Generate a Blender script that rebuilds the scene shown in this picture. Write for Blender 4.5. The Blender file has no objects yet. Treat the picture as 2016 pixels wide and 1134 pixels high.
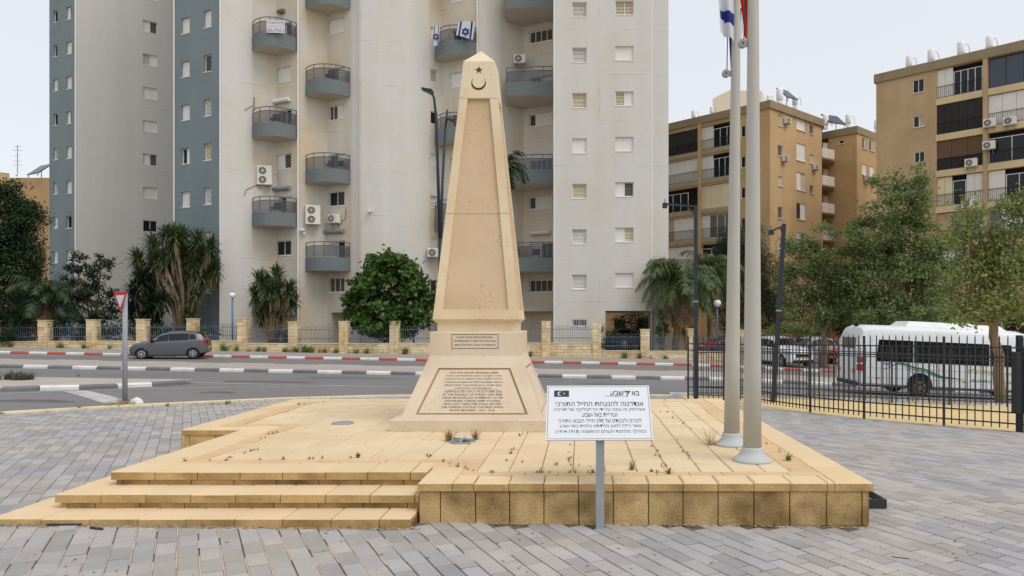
import bpy, math, random
import numpy as np
from mathutils import Vector, Matrix, Euler

SC = bpy.context.scene
COL = SC.collection
R = random.Random(7)
NR = np.random.RandomState(11)

# ------------------------------------------------------------------ camera, sky, sun, exposure
F, CX, HZ, CAMZ = 1400.0, 1143.0, 632.0, 1.70      # focal length and principal point of the photograph in its own pixels
cam = bpy.data.cameras.new('camera')
cam.sensor_width = 36.0
cam.lens = 36.0 * F / 2016.0
cam.shift_x = -(CX - 1008.0) / 2016.0
cam.shift_y = (HZ - 567.0) / 2016.0
cam.clip_start = 0.05
cam.clip_end = 2000.0
camo = bpy.data.objects.new('camera', cam)
camo.location = (0, 0, CAMZ)
camo.rotation_euler = (math.pi / 2, 0, 0)
COL.objects.link(camo)
SC.camera = camo

SUN_EL, SUN_AZ = math.radians(56), math.radians(128)   # azimuth from +Y towards +X
world = bpy.data.worlds.new('World')
SC.world = world
world.use_nodes = True
wn = world.node_tree.nodes
wl_ = world.node_tree.links
wn.clear()
out = wn.new('ShaderNodeOutputWorld')
bg_sky = wn.new('ShaderNodeBackground')
bg_cloud = wn.new('ShaderNodeBackground')
addn = wn.new('ShaderNodeAddShader')
sky = wn.new('ShaderNodeTexSky')
sky.sky_type = 'NISHITA'
sky.sun_disc = False
sky.sun_elevation = SUN_EL
sky.sun_rotation = SUN_AZ
sky.dust_density = 3.0
sky.air_density = 1.0
wl_.new(sky.outputs[0], bg_sky.inputs[0])
bg_sky.inputs[1].default_value = 0.05
bg_cloud.inputs[0].default_value = (0.665, 0.665, 0.665, 1)    # even high overcast in front of the clear sky
bg_cloud.inputs[1].default_value = 1.0
wl_.new(bg_sky.outputs[0], addn.inputs[0])
wl_.new(bg_cloud.outputs[0], addn.inputs[1])
wl_.new(addn.outputs[0], out.inputs[0])

sl = bpy.data.lights.new('sun', 'SUN')
sl.energy = 1.25
sl.angle = math.radians(32)
sl.color = (1.0, 0.965, 0.91)
so = bpy.data.objects.new('sun', sl)
sd = Vector((math.sin(SUN_AZ) * math.cos(SUN_EL), math.cos(SUN_AZ) * math.cos(SUN_EL), math.sin(SUN_EL)))
so.rotation_euler = sd.to_track_quat('Z', 'Y').to_euler()
so.location = (20, -20, 60)
COL.objects.link(so)

SC.view_settings.view_transform = 'Standard'
SC.view_settings.look = 'None'
SC.view_settings.exposure = 0.08
SC.view_settings.gamma = 1.0
SC.view_settings.use_curve_mapping = False
SC.cycles.max_bounces = 6
SC.cycles.transparent_max_bounces = 12

# ------------------------------------------------------------------ places
def xat(px, Y): return (px - CX) / F * Y
def zat(py, Y): return CAMZ - (py - HZ) / F * Y
def at(px, py, Y): return Vector((xat(px, Y), Y, zat(py, Y)))
def gz(x, y):
    t = min(1.0, max(0.0, (y - 7.0) / 20.0))
    return -0.01 - 0.62 * t - x * (0.010 + 0.008 * t) - 0.03 * max(0.0, x - 6.0) * t
def ong(px, py, dz=0.0):
    Y = 20.0
    for _ in range(40):
        z = gz(xat(px, Y), Y) + dz
        Y = 0.5 * Y + 0.5 * F * (CAMZ - z) / (py - HZ)
    return xat(px, Y), Y

# ------------------------------------------------------------------ object helpers
def tag(o, label=None, cat=None, group=None, kind=None):
    if label: o['label'] = label
    if cat: o['category'] = cat
    if group: o['group'] = group
    if kind: o['kind'] = kind
    return o
def empty(name, loc, label=None, cat=None, group=None, kind=None, rz=0.0):
    o = bpy.data.objects.new(name, None)
    o.empty_display_size = 0.2
    o.location = loc
    o.rotation_euler = (0, 0, rz)
    COL.objects.link(o)
    return tag(o, label, cat, group, kind)
def add(name, me, parent=None, M=None):
    o = bpy.data.objects.new(name, me)
    COL.objects.link(o)
    if parent is not None: o.parent = parent
    if M is not None: o.matrix_basis = M
    return o
def copy_tree(o, parent=None):
    c = o.copy()
    COL.objects.link(c)
    if parent is not None: c.parent = parent
    for ch in list(o.children): copy_tree(ch, c)
    return c

class MB:
    def __init__(s): s.v, s.f, s.m = [], [], []
    def face(s, pts, mi=0):
        n = len(s.v); s.v += [tuple(p) for p in pts]
        s.f.append(tuple(range(n, n + len(pts)))); s.m.append(mi)
    def hexa(s, p, mi=0):            # 8 points: bottom ring 0-3, top ring 4-7
        n = len(s.v); s.v += [tuple(q) for q in p]
        for q in ((3, 2, 1, 0), (4, 5, 6, 7), (0, 1, 5, 4), (1, 2, 6, 5), (2, 3, 7, 6), (3, 0, 4, 7)):
            s.f.append(tuple(n + i for i in q)); s.m.append(mi)
    def box(s, x0, x1, y0, y1, z0, z1, mi=0):
        s.hexa([(x0, y0, z0), (x1, y0, z0), (x1, y1, z0), (x0, y1, z0), (x0, y0, z1), (x1, y0, z1), (x1, y1, z1), (x0, y1, z1)], mi)
    def cbox(s, x0, x1, y0, y1, z0, z1, c=0.006, mi=0, ms=None):   # box with chamfered upper edges
        n = len(s.v)
        s.v += [(x0, y0, z0), (x1, y0, z0), (x1, y1, z0), (x0, y1, z0)]
        s.v += [(x0, y0, z1 - c), (x1, y0, z1 - c), (x1, y1, z1 - c), (x0, y1, z1 - c)]
        s.v += [(x0 + c, y0 + c, z1), (x1 - c, y0 + c, z1), (x1 - c, y1 - c, z1), (x0 + c, y1 - c, z1)]
        for q in ((0, 1, 5, 4), (1, 2, 6, 5), (2, 3, 7, 6), (3, 0, 4, 7), (4, 5, 9, 8), (5, 6, 10, 9), (6, 7, 11, 10), (7, 4, 8, 11), (8, 9, 10, 11), (3, 2, 1, 0)):
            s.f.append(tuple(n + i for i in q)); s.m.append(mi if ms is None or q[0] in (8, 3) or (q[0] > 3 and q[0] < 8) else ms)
    def fbox(s, x0, x1, y0, y1, z0, z1, c=0.006, mi=0):   # box with chamfered edges on the front (-y) face
        n = len(s.v)
        s.v += [(x0, y1, z0), (x1, y1, z0), (x1, y1, z1), (x0, y1, z1)]
        s.v += [(x0, y0 + c, z0), (x1, y0 + c, z0), (x1, y0 + c, z1), (x0, y0 + c, z1)]
        s.v += [(x0 + c, y0, z0 + c), (x1 - c, y0, z0 + c), (x1 - c, y0, z1 - c), (x0 + c, y0, z1 - c)]
        for q in ((0, 1, 5, 4), (1, 2, 6, 5), (2, 3, 7, 6), (3, 0, 4, 7), (4, 5, 9, 8), (5, 6, 10, 9), (6, 7, 11, 10), (7, 4, 8, 11), (8, 9, 10, 11)):
            s.f.append(tuple(n + i for i in q)); s.m.append(mi)
    def bar(s, a, b, r, mi=0, r2=None):                   # square bar between two points
        a, b = Vector(a), Vector(b); d = (b - a).normalized()
        u = d.cross(Vector((0, 0, 1)))
        if u.length < 1e-3: u = Vector((1, 0, 0))
        u.normalize(); w = d.cross(u); r2 = r if r2 is None else r2
        k = ((-1, -1), (1, -1), (1, 1), (-1, 1))
        s.hexa([a + u * r * i + w * r * j for i, j in k] + [b + u * r2 * i + w * r2 * j for i, j in k], mi)
    def tube(s, pts, rad, seg=8, mi=0, cap=True):
        pts = [Vector(p) for p in pts]
        if not hasattr(rad, '__len__'): rad = [rad] * len(pts)
        n0 = len(s.v); ref = None
        for i, p in enumerate(pts):
            d = (pts[min(i + 1, len(pts) - 1)] - pts[max(i - 1, 0)]).normalized()
            if ref is None:
                ref = d.cross(Vector((0.31, 0.9, 0.12)))
                if ref.length < 0.1: ref = d.cross(Vector((1, 0, 0)))
            u = (ref - d * ref.dot(d)).normalized(); ref = u; w = d.cross(u)
            for k in range(seg):
                a = 2 * math.pi * k / seg
                s.v.append(tuple(p + (u * math.cos(a) + w * math.sin(a)) * rad[i]))
        for i in range(len(pts) - 1):
            for k in range(seg):
                a, b = n0 + i * seg + k, n0 + i * seg + (k + 1) % seg
                s.f.append((a, b, b + seg, a + seg)); s.m.append(mi)
        if cap:
            s.f.append(tuple(n0 + k for k in reversed(range(seg)))); s.m.append(mi)
            e = n0 + (len(pts) - 1) * seg
            s.f.append(tuple(e + k for k in range(seg))); s.m.append(mi)
    def lathe(s, c, prof, seg=24, mi=0):                  # prof: (radius, z) list about a vertical axis at c
        n0 = len(s.v)
        for r, z in prof:
            for k in range(seg):
                a = 2 * math.pi * k / seg
                s.v.append((c[0] + r * math.cos(a), c[1] + r * math.sin(a), c[2] + z))
        for i in range(len(prof) - 1):
            for k in range(seg):
                a, b = n0 + i * seg + k, n0 + i * seg + (k + 1) % seg
                s.f.append((a, b, b + seg, a + seg)); s.m.append(mi)
        s.f.append(tuple(n0 + k for k in reversed(range(seg)))); s.m.append(mi)
        e = n0 + (len(prof) - 1) * seg
        s.f.append(tuple(e + k for k in range(seg))); s.m.append(mi)
    def prism(s, poly, z0, z1, mi=0, mtop=None, mbot=None):
        n = len(poly); k = len(s.v)
        s.v += [(p[0], p[1], z0) for p in poly] + [(p[0], p[1], z1) for p in poly]
        s.f.append(tuple(k + i for i in reversed(range(n)))); s.m.append(mi if mbot is None else mbot)
        s.f.append(tuple(k + n + i for i in range(n))); s.m.append(mi if mtop is None else mtop)
        for i in range(n):
            j = (i + 1) % n
            s.f.append((k + i, k + j, k + n + j, k + n + i)); s.m.append(mi)
    def mesh(s, name, mats, smooth=False):
        me = bpy.data.meshes.new(name)
        me.from_pydata(s.v, [], s.f)
        for m in (mats if isinstance(mats, (list, tuple)) else [mats]): me.materials.append(m)
        me.polygons.foreach_set('material_index', s.m)
        if smooth: me.polygons.foreach_set('use_smooth', [True] * len(s.f))
        me.update()
        return me
    def build(s, name, mats, parent=None, M=None, smooth=False):
        return add(name, s.mesh(name, mats, smooth), parent, M)

def np_mesh(name, V, Fq, mat):       # many loose quads
    me = bpy.data.meshes.new(name)
    nv, nf = len(V), len(Fq)
    me.vertices.add(nv); me.vertices.foreach_set('co', np.ascontiguousarray(V, dtype=np.float32).ravel())
    me.loops.add(nf * 4); me.loops.foreach_set('vertex_index', np.ascontiguousarray(Fq, dtype=np.int32).ravel())
    me.polygons.add(nf); me.polygons.foreach_set('loop_start', np.arange(nf, dtype=np.int32) * 4)
    try: me.polygons.foreach_set('loop_total', np.full(nf, 4, dtype=np.int32))
    except Exception: pass
    me.materials.append(mat)
    me.update(calc_edges=True); me.validate()
    return me

# ------------------------------------------------------------------ materials
def lin(c):
    c = c / 255.0
    return c / 12.92 if c <= 0.04045 else ((c + 0.055) / 1.055) ** 2.4
def S(r, g, b, k=1.0): return (lin(r) / k, lin(g) / k, lin(b) / k)

def mat(name, c, rough=0.8, var=0.08, scale=2.0, bump=0.0, bscale=60.0, metal=0.0, isl=0.0, c2=None, c2amt=0.5, c2scale=0.6,
        fine=0.0, fscale=90.0, spec=0.3, streak=0.0, speck=None, alpha=1.0, trans=0.0):
    m = bpy.data.materials.new(name); m.use_nodes = True
    nt = m.node_tree; N = nt.nodes; L = nt.links
    b = N['Principled BSDF']
    b.inputs['Roughness'].default_value = rough
    b.inputs['Metallic'].default_value = metal
    b.inputs['Specular IOR Level'].default_value = spec
    geo = N.new('ShaderNodeNewGeometry')
    pos = geo.outputs['Position']
    def noise(sc, det=4.0, vec=None, ro=0.55):
        n = N.new('ShaderNodeTexNoise'); n.inputs['Scale'].default_value = sc; n.inputs['Detail'].default_value = det
        n.inputs['Roughness'].default_value = ro
        L.new(vec or pos, n.inputs['Vector']); return n.outputs['Fac']
    def ramp(fac, a, bb):
        r = N.new('ShaderNodeMapRange'); r.inputs[1].default_value = a; r.inputs[2].default_value = bb
        L.new(fac, r.inputs[0]); return r.outputs[0]
    def mul(a, bb):
        r = N.new('ShaderNodeMath'); r.operation = 'MULTIPLY'
        for i, q in enumerate((a, bb)):
            if isinstance(q, (int, float)): r.inputs[i].default_value = q
            else: L.new(q, r.inputs[i])
        return r.outputs[0]
    def mix(fac, a, bb, mode='MIX'):
        r = N.new('ShaderNodeMix'); r.data_type = 'RGBA'; r.blend_type = mode
        for i, q in ((0, fac), (6, a), (7, bb)):
            if isinstance(q, (int, float)): r.inputs[i].default_value = q
            elif isinstance(q, tuple): r.inputs[i].default_value = q + (1,) if len(q) == 3 else q
            else: L.new(q, r.inputs[i])
        return r.outputs[2]
    col = tuple(c)
    if c2 is not None:
        col = mix(mul(ramp(noise(c2scale, 5), 0.42, 0.66), c2amt), col, tuple(c2))
    def scaled(col, fac, lo, hi):           # multiply the colour by a value between lo and hi
        r = N.new('ShaderNodeMapRange'); r.inputs[1].default_value = 0.25; r.inputs[2].default_value = 0.75
        r.inputs[3].default_value = lo; r.inputs[4].default_value = hi
        L.new(fac, r.inputs[0])
        v = N.new('ShaderNodeCombineColor')
        for i in range(3): L.new(r.outputs[0], v.inputs[i])
        return mix(1.0, col, v.outputs[0], 'MULTIPLY')
    if var: col = scaled(col, noise(scale, 6), 1 - var, 1 + var)
    if fine: col = scaled(col, noise(fscale, 2), 1 - fine, 1 + fine)
    if streak:
        mp = N.new('ShaderNodeMapping'); mp.inputs['Scale'].default_value = (0.9, 0.9, 0.05)
        L.new(pos, mp.inputs['Vector'])
        col = scaled(col, noise(1.2, 5, mp.outputs[0]), 1 - streak, 1 + streak * 0.4)
    if isl:
        oi = N.new('ShaderNodeObjectInfo')
        ad = N.new('ShaderNodeMath'); ad.operation = 'ADD'
        L.new(oi.outputs['Random'], ad.inputs[0]); L.new(geo.outputs['Random Per Island'], ad.inputs[1])
        fr = N.new('ShaderNodeMath'); fr.operation = 'FRACT'; L.new(ad.outputs[0], fr.inputs[0])
        mr = N.new('ShaderNodeMapRange'); mr.inputs[3].default_value = 1 - isl; mr.inputs[4].default_value = 1 + isl
        L.new(fr.outputs[0], mr.inputs[0])
        v = N.new('ShaderNodeCombineColor')
        for i in range(3): L.new(mr.outputs[0], v.inputs[i])
        col = mix(1.0, col, v.outputs[0], 'MULTIPLY')
    if speck:                                # dark pits
        vo = N.new('ShaderNodeTexVoronoi'); vo.inputs['Scale'].default_value = speck[0]
        L.new(pos, vo.inputs['Vector'])
        lt = N.new('ShaderNodeMapRange'); lt.inputs[1].default_value = speck[1]; lt.inputs[2].default_value = speck[1] * 0.6
        L.new(vo.outputs['Distance'], lt.inputs[0])
        msk = mul(lt.outputs[0], ramp(noise(speck[0] * 0.13, 3), 0.46, 0.58))
        col = mix(mul(msk, speck[2]), col, tuple(x * 0.32 for x in c))
    if isinstance(col, tuple): b.inputs['Base Color'].default_value = col + (1,)
    else: L.new(col, b.inputs['Base Color'])
    if bump:
        bp = N.new('ShaderNodeBump'); bp.inputs['Strength'].default_value = bump; bp.inputs['Distance'].default_value = 0.01
        L.new(noise(bscale, 5), bp.inputs['Height']); L.new(bp.outputs[0], b.inputs['Normal'])
    if alpha < 1: b.inputs['Alpha'].default_value = alpha
    if trans:                                 # leaves let light through
        tr = N.new('ShaderNodeBsdfTranslucent'); ms = N.new('ShaderNodeMixShader'); ms.inputs[0].default_value = trans
        if isinstance(col, tuple): tr.inputs[0].default_value = col + (1,)
        else: L.new(col, tr.inputs[0])
        L.new(b.outputs[0], ms.inputs[1]); L.new(tr.outputs[0], ms.inputs[2])
        L.new(ms.outputs[0], N['Material Output'].inputs[0])
    return m

m_tile = mat('cream_tile', S(238, 216, 180, 1.25), 0.85, 0.05, 1.3, 0.15, 120, isl=0.05, c2=S(225, 190, 140, 1.28), c2amt=0.35, c2scale=0.9, fine=0.05)
m_band = mat('tan_band_tile', S(230, 198, 152, 1.27), 0.85, 0.06, 1.6, 0.15, 120, isl=0.05, fine=0.05)
m_cope = mat('coping_stone', S(238, 212, 172, 1.24), 0.85, 0.05, 1.6, 0.2, 110, isl=0.04, c2=S(228, 194, 144, 1.24), c2amt=0.3, c2scale=1.2, fine=0.05)
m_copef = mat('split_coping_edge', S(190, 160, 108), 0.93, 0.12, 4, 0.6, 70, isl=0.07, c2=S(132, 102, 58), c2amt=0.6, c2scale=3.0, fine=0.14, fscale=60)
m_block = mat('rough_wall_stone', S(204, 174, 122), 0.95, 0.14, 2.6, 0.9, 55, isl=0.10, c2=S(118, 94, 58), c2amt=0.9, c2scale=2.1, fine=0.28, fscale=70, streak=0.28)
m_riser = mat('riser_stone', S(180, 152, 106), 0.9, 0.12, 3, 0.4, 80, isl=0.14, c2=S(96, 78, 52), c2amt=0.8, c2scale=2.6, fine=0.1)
m_joint = mat('podium_mortar', S(120, 94, 58), 0.95, 0.2, 6)
m_obel = mat('limestone', S(222, 206, 176, 1.0), 0.8, 0.05, 1.2, 0.12, 60, c2=S(206, 174, 130), c2amt=0.45, c2scale=1.3, fine=0.03, streak=0.06, speck=(20, 0.17, 0.8))
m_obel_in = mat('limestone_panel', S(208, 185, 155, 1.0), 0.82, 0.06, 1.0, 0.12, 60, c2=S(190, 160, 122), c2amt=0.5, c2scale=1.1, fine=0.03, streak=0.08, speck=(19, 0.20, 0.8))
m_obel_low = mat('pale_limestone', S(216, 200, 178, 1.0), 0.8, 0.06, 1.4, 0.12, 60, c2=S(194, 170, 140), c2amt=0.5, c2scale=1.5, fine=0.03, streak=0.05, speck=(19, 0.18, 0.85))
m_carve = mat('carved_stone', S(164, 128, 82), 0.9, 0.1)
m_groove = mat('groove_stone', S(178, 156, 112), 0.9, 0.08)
m_letter = mat('letter_paint', S(84, 78, 74), 0.7, 0.1, 20)
m_paver = mat('concrete_paver', S(172, 170, 171, 1.25), 0.92, 0.09, 3.0, 0.35, 140, isl=0.16, c2=S(200, 188, 168, 1.25), c2amt=0.5, c2scale=0.7, fine=0.1, fscale=140)
m_bed = mat('paver_bed', S(112, 106, 100, 1.25), 0.97, 0.15, 5)
m_sand = mat('joint_sand', S(206, 188, 160, 1.25), 0.97, 0.15, 5, 0.3, 120)
m_asph = mat('asphalt', S(134, 132, 131, 1.2), 0.9, 0.07, 0.5, 0.4, 160, c2=S(112, 110, 110, 1.22), c2amt=0.5, c2scale=0.25, fine=0.10, fscale=60)
m_walk = mat('sidewalk_paving', S(172, 165, 160, 1.22), 0.92, 0.12, 1.2, 0.3, 40, c2=S(150, 146, 144, 1.22), c2amt=0.5, c2scale=0.5, fine=0.1, fscale=12)
m_median = mat('median_paving', S(188, 178, 168, 1.22), 0.92, 0.1, 1.2, 0.3, 40, isl=0.10, fine=0.1, fscale=12)
m_tanpave = mat('sandy_paving', S(232, 205, 150, 1.25), 0.92, 0.1, 1.2, 0.2, 40, fine=0.08, fscale=9)
m_soil = mat('dry_soil', S(150, 128, 98, 1.2), 0.97, 0.2, 0.8, 0.3, 20)
m_pink = mat('parking_paving', S(176, 158, 152, 1.2), 0.92, 0.1, 0.8, fine=0.1, fscale=10)
m_kwhite = mat('white_kerb_paint', S(238, 238, 238, 1.2), 0.8, 0.07, 3, 0.2, 40, c2=S(170, 168, 165, 1.2), c2amt=0.4, c2scale=3)
m_kgray = mat('grey_kerb', S(128, 130, 136, 1.2), 0.85, 0.1, 3, 0.2, 40, c2=S(95, 97, 103, 1.2), c2amt=0.5, c2scale=2)
m_kred = mat('red_kerb_paint', S(196, 92, 78, 1.15), 0.8, 0.1, 3, c2=S(165, 110, 98, 1.15), c2amt=0.4, c2scale=3)
m_kyel = mat('sandy_kerb', S(232, 216, 178, 1.2), 0.9, 0.1, 2, 0.3, 50, isl=0.06)
m_line = mat('road_paint', S(205, 203, 200, 1.2), 0.85, 0.12, 4, c2=S(150, 148, 146, 1.2), c2amt=0.7, c2scale=3)
m_ground = mat('far_ground', S(168, 150, 124, 1.25), 0.97, 0.2, 0.1)
m_white = mat('white_paint', S(232, 232, 230, 1.05), 0.6, 0.03, 2)
m_shut = mat('white_shutter', S(226, 223, 215, 1.02), 0.55, 0.05, 1.5)
m_cream = mat('cream_shutter', S(222, 208, 172, 1.0), 0.6, 0.05, 1.5)
m_louv = mat('grey_louver', S(112, 106, 100), 0.6, 0.08, 2)
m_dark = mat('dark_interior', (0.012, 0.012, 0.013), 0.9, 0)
m_glass = mat('window_glass', (0.015, 0.018, 0.021), 0.12, 0.1, 0.5, spec=0.3)
m_bglass = mat('blue_glass', (0.035, 0.045, 0.07), 0.12, 0.1, 0.5, spec=0.6)
m_smoke = mat('smoked_balcony_glass', (0.05, 0.055, 0.06), 0.12, 0.0, spec=0.5, alpha=0.62)
m_rail = mat('mauve_railing', S(108, 98, 112), 0.5, 0.05)
m_black = mat('black_steel', S(52, 54, 58), 0.55, 0.06, 5)
m_navy = mat('dark_blue_post_paint', S(44, 50, 60), 0.5, 0.06, 4)
m_grayp = mat('galvanised_steel', S(148, 152, 158), 0.55, 0.06, 4)
m_flagpole = mat('flagpole_paint', S(182, 180, 172), 0.5, 0.03, 2)
m_flange = mat('flange_paint', S(180, 186, 186, 1.05), 0.45, 0.03, 3)
m_signw = mat('sign_sheet', S(236, 240, 246, 1.27), 0.45, 0.015, 3)
m_signk = mat('sign_print', S(52, 54, 60), 0.6, 0.03, 8)
m_redsign = mat('red_sign_film', S(196, 42, 52), 0.45, 0.03)
m_bluep = mat('blue_lamp_paint', S(84, 116, 158), 0.5, 0.05)
m_globe = mat('milky_globe', S(232, 232, 228, 1.0), 0.25, 0.02)
m_rubber = mat('tyre_rubber', (0.022, 0.022, 0.023), 0.85, 0.1)
m_hub = mat('silver_hubcap', S(190, 192, 196), 0.35, 0.03, metal=0.3)
m_lampred = mat('red_lens', (0.5, 0.02, 0.025), 0.2, 0.05)
m_lampor = mat('orange_lens', (0.75, 0.28, 0.03), 0.25, 0.05)
m_lampw = mat('clear_lens', (0.7, 0.72, 0.75), 0.15, 0.02)
m_plate = mat('yellow_plate', (0.75, 0.48, 0.03), 0.5, 0.02)
m_acw = mat('ac_casing', S(222, 218, 208, 1.0), 0.55, 0.06, 3)
m_acd = mat('ac_grille', S(95, 92, 88), 0.6, 0.1, 6)
m_tank = mat('tank_enamel', S(236, 238, 240, 1.05), 0.4, 0.04, 2)
m_solar = mat('solar_collector', (0.02, 0.022, 0.03), 0.25, 0.05)

def tower_mat(name, c, stain=None, stainamt=0.3, course=0.05, streak=0.06):
    m = mat(name, c, 0.85, 0.05, 0.35, 0.0, c2=stain, c2amt=stainamt, c2scale=0.35, streak=streak, fine=0.025, fscale=8)
    nt = m.node_tree; N = nt.nodes; L = nt.links; b = N['Principled BSDF']
    geo = N.new('ShaderNodeNewGeometry'); sx = N.new('ShaderNodeSeparateXYZ'); L.new(geo.outputs['Position'], sx.inputs[0])
    a = N.new('ShaderNodeMath'); a.operation = 'SUBTRACT'; L.new(sx.outputs[0], a.inputs[0]); L.new(sx.outputs[1], a.inputs[1])
    cb = N.new('ShaderNodeCombineXYZ'); L.new(a.outputs[0], cb.inputs[0]); L.new(sx.outputs[2], cb.inputs[1])
    br = N.new('ShaderNodeTexBrick'); L.new(cb.outputs[0], br.inputs['Vector'])
    br.inputs['Scale'].default_value = 1.0; br.inputs['Brick Width'].default_value = 60.0; br.inputs['Row Height'].default_value = 0.16
    br.inputs['Mortar Size'].default_value = 0.012; br.inputs['Color1'].default_value = (1, 1, 1, 1)
    br.inputs['Color2'].default_value = (1 - course * 0.35,) * 3 + (1,); br.inputs['Mortar'].default_value = (1 - course * 2.2,) * 3 + (1,)
    b2 = N.new('ShaderNodeTexBrick'); L.new(cb.outputs[0], b2.inputs['Vector']); b2.inputs['Scale'].default_value = 1.0
    b2.inputs['Brick Width'].default_value = 9.0; b2.inputs['Row Height'].default_value = 2.95; b2.inputs['Mortar Size'].default_value = 0.03; b2.inputs['Mortar Smooth'].default_value = 0.6
    b2.inputs['Color1'].default_value = (1, 1, 1, 1); b2.inputs['Color2'].default_value = (1, 1, 1, 1); b2.inputs['Mortar'].default_value = (.78, .77, .75, 1)
    nz_ = N.new('ShaderNodeTexNoise'); nz_.inputs['Scale'].default_value = 0.9; nz_.inputs['Detail'].default_value = 6; L.new(geo.outputs['Position'], nz_.inputs['Vector'])
    mr_ = N.new('ShaderNodeMapRange'); mr_.inputs[1].default_value = .48; mr_.inputs[2].default_value = .6; L.new(nz_.outputs['Fac'], mr_.inputs[0])
    lk = b.inputs['Base Color'].links[0].from_socket
    m2 = N.new('ShaderNodeMix'); m2.data_type = 'RGBA'; m2.blend_type = 'MULTIPLY'; L.new(mr_.outputs[0], m2.inputs[0]); L.new(lk, m2.inputs[6]); L.new(b2.outputs[0], m2.inputs[7]); lk = m2.outputs[2]
    mx = N.new('ShaderNodeMix'); mx.data_type = 'RGBA'; mx.blend_type = 'MULTIPLY'; mx.inputs[0].default_value = 1
    L.new(lk, mx.inputs[6]); L.new(br.outputs[0], mx.inputs[7]); L.new(mx.outputs[2], b.inputs['Base Color'])
    return m
m_tw = tower_mat('white_tower_cladding', S(211, 209, 204, 0.98), S(196, 182, 152, 1.0), 0.35)
m_tniche = tower_mat('stained_niche_cladding', S(208, 203, 192, 0.98), S(200, 180, 142, 1.0), 0.7, streak=0.10)
m_tgray = tower_mat('grey_tower_cladding', S(208, 205, 199, 0.98), S(196, 192, 186), 0.4)
m_tblue = tower_mat('blue_grey_render', S(122, 135, 138, 0.95), S(108, 121, 126), 0.5, 0.015)
m_tbalc = mat('balcony_blue_grey', S(114, 122, 123, 1.0), 0.85, 0.05, 0.5, streak=0.05)
m_tsoff = mat('balcony_soffit', S(190, 180, 165), 0.9, 0.06, 0.6)
m_tan = mat('tan_render', S(192, 165, 128, 0.98), 0.92, 0.07, 0.4, 0.2, 12, c2=S(170, 142, 106), c2amt=0.55, c2scale=0.3, streak=0.08, fine=0.04, fscale=10)
m_ochre = mat('ochre_render', S(196, 166, 124, 0.98), 0.92, 0.06, 0.4, 0.2, 12, c2=S(176, 144, 104), c2amt=0.55, c2scale=0.3, streak=0.08, fine=0.04, fscale=10)
m_slab = mat('pale_slab_edge', S(214, 192, 148, 1.0), 0.9, 0.08, 0.8, streak=0.1)
m_slabg = mat('grey_slab_edge', S(170, 154, 128, 1.0), 0.9, 0.08, 0.8, streak=0.1)
m_roofe = mat('roof_parapet', S(150, 134, 106, 1.0), 0.9, 0.08, 0.8, streak=0.06)
m_mesh = mat('dark_mesh_screen', S(48, 45, 44), 0.7, 0.1, 1)
m_brownf = mat('brown_fabric_screen', S(104, 82, 64), 0.9, 0.06, 1)
m_creamb = mat('cream_block', S(228, 216, 194), 0.9, 0.05, 0.5)
m_lstone = mat('pale_yellow_stone', S(222, 204, 168, 1.0), 0.92, 0.14, 1.2, 0.6, 18, isl=0.15, c2=S(186, 148, 92), c2amt=0.6, c2scale=1.1, fine=0.08, fscale=14)
m_lcap = mat('stone_cap', S(226, 210, 176, 1.1), 0.9, 0.08, 1.2)
m_gardrail = mat('blue_grey_fence_paint', S(92, 106, 124), 0.55, 0.06, 3)
m_trunk = mat('bark', S(142, 122, 98), 0.95, 0.2, 4, 0.8, 25)
m_trunkd = mat('dark_bark', S(96, 78, 60), 0.95, 0.2, 4, 0.8, 25)
def leaf(name, c, isl=0.35, tr=0.3, c2=None, rough=0.55):
    return mat(name, c, rough, 0.15, 0.6, isl=isl, trans=tr, spec=0.35, c2=c2, c2amt=0.5, c2scale=0.5)
l_dark = leaf('dark_leaf', (0.026, 0.054, 0.019), c2=(0.036, 0.068, 0.024))
l_ficus = leaf('glossy_leaf', (0.080, 0.155, 0.030), c2=(0.04, 0.085, 0.02), rough=0.4)
l_plum = leaf('dull_dark_leaf', (0.032, 0.05, 0.03))
l_tree = leaf('olive_leaf', (0.075, 0.105, 0.030), c2=(0.05, 0.08, 0.028))
l_treeb = leaf('mid_green_leaf', (0.175, 0.235, 0.085), c2=(0.23, 0.27, 0.11), tr=.4)
l_bright = leaf('fresh_leaf', (0.23, 0.285, 0.09), c2=(0.16, 0.21, 0.07), tr=.4)
l_yucca = leaf('sword_leaf', (0.078, 0.115, 0.042), 0.4, 0.15)
l_yuccad = leaf('dark_sword_leaf', (0.022, 0.042, 0.020), 0.4, 0.12)
l_dead = leaf('dead_leaf', (0.26, 0.18, 0.10), 0.4, 0.15)
l_palm = leaf('palm_leaflet', (0.085, 0.12, 0.042), 0.4, 0.2, c2=(0.08, 0.105, 0.03))
l_palmd = leaf('dark_palm_leaflet', (0.042, 0.07, 0.03), 0.4, 0.2)
l_dry = leaf('dry_grass_blade', (0.36, 0.27, 0.12), 0.4, 0.2)
l_weed = leaf('weed_leaf', (0.19, 0.22, 0.05), 0.4, 0.25)
l_feath = leaf('feathery_leaf', (0.045, 0.066, 0.032), 0.35, 0.25)
l_yel = leaf('yellowing_leaf', (0.22, 0.19, 0.06), 0.35, 0.3)

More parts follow.
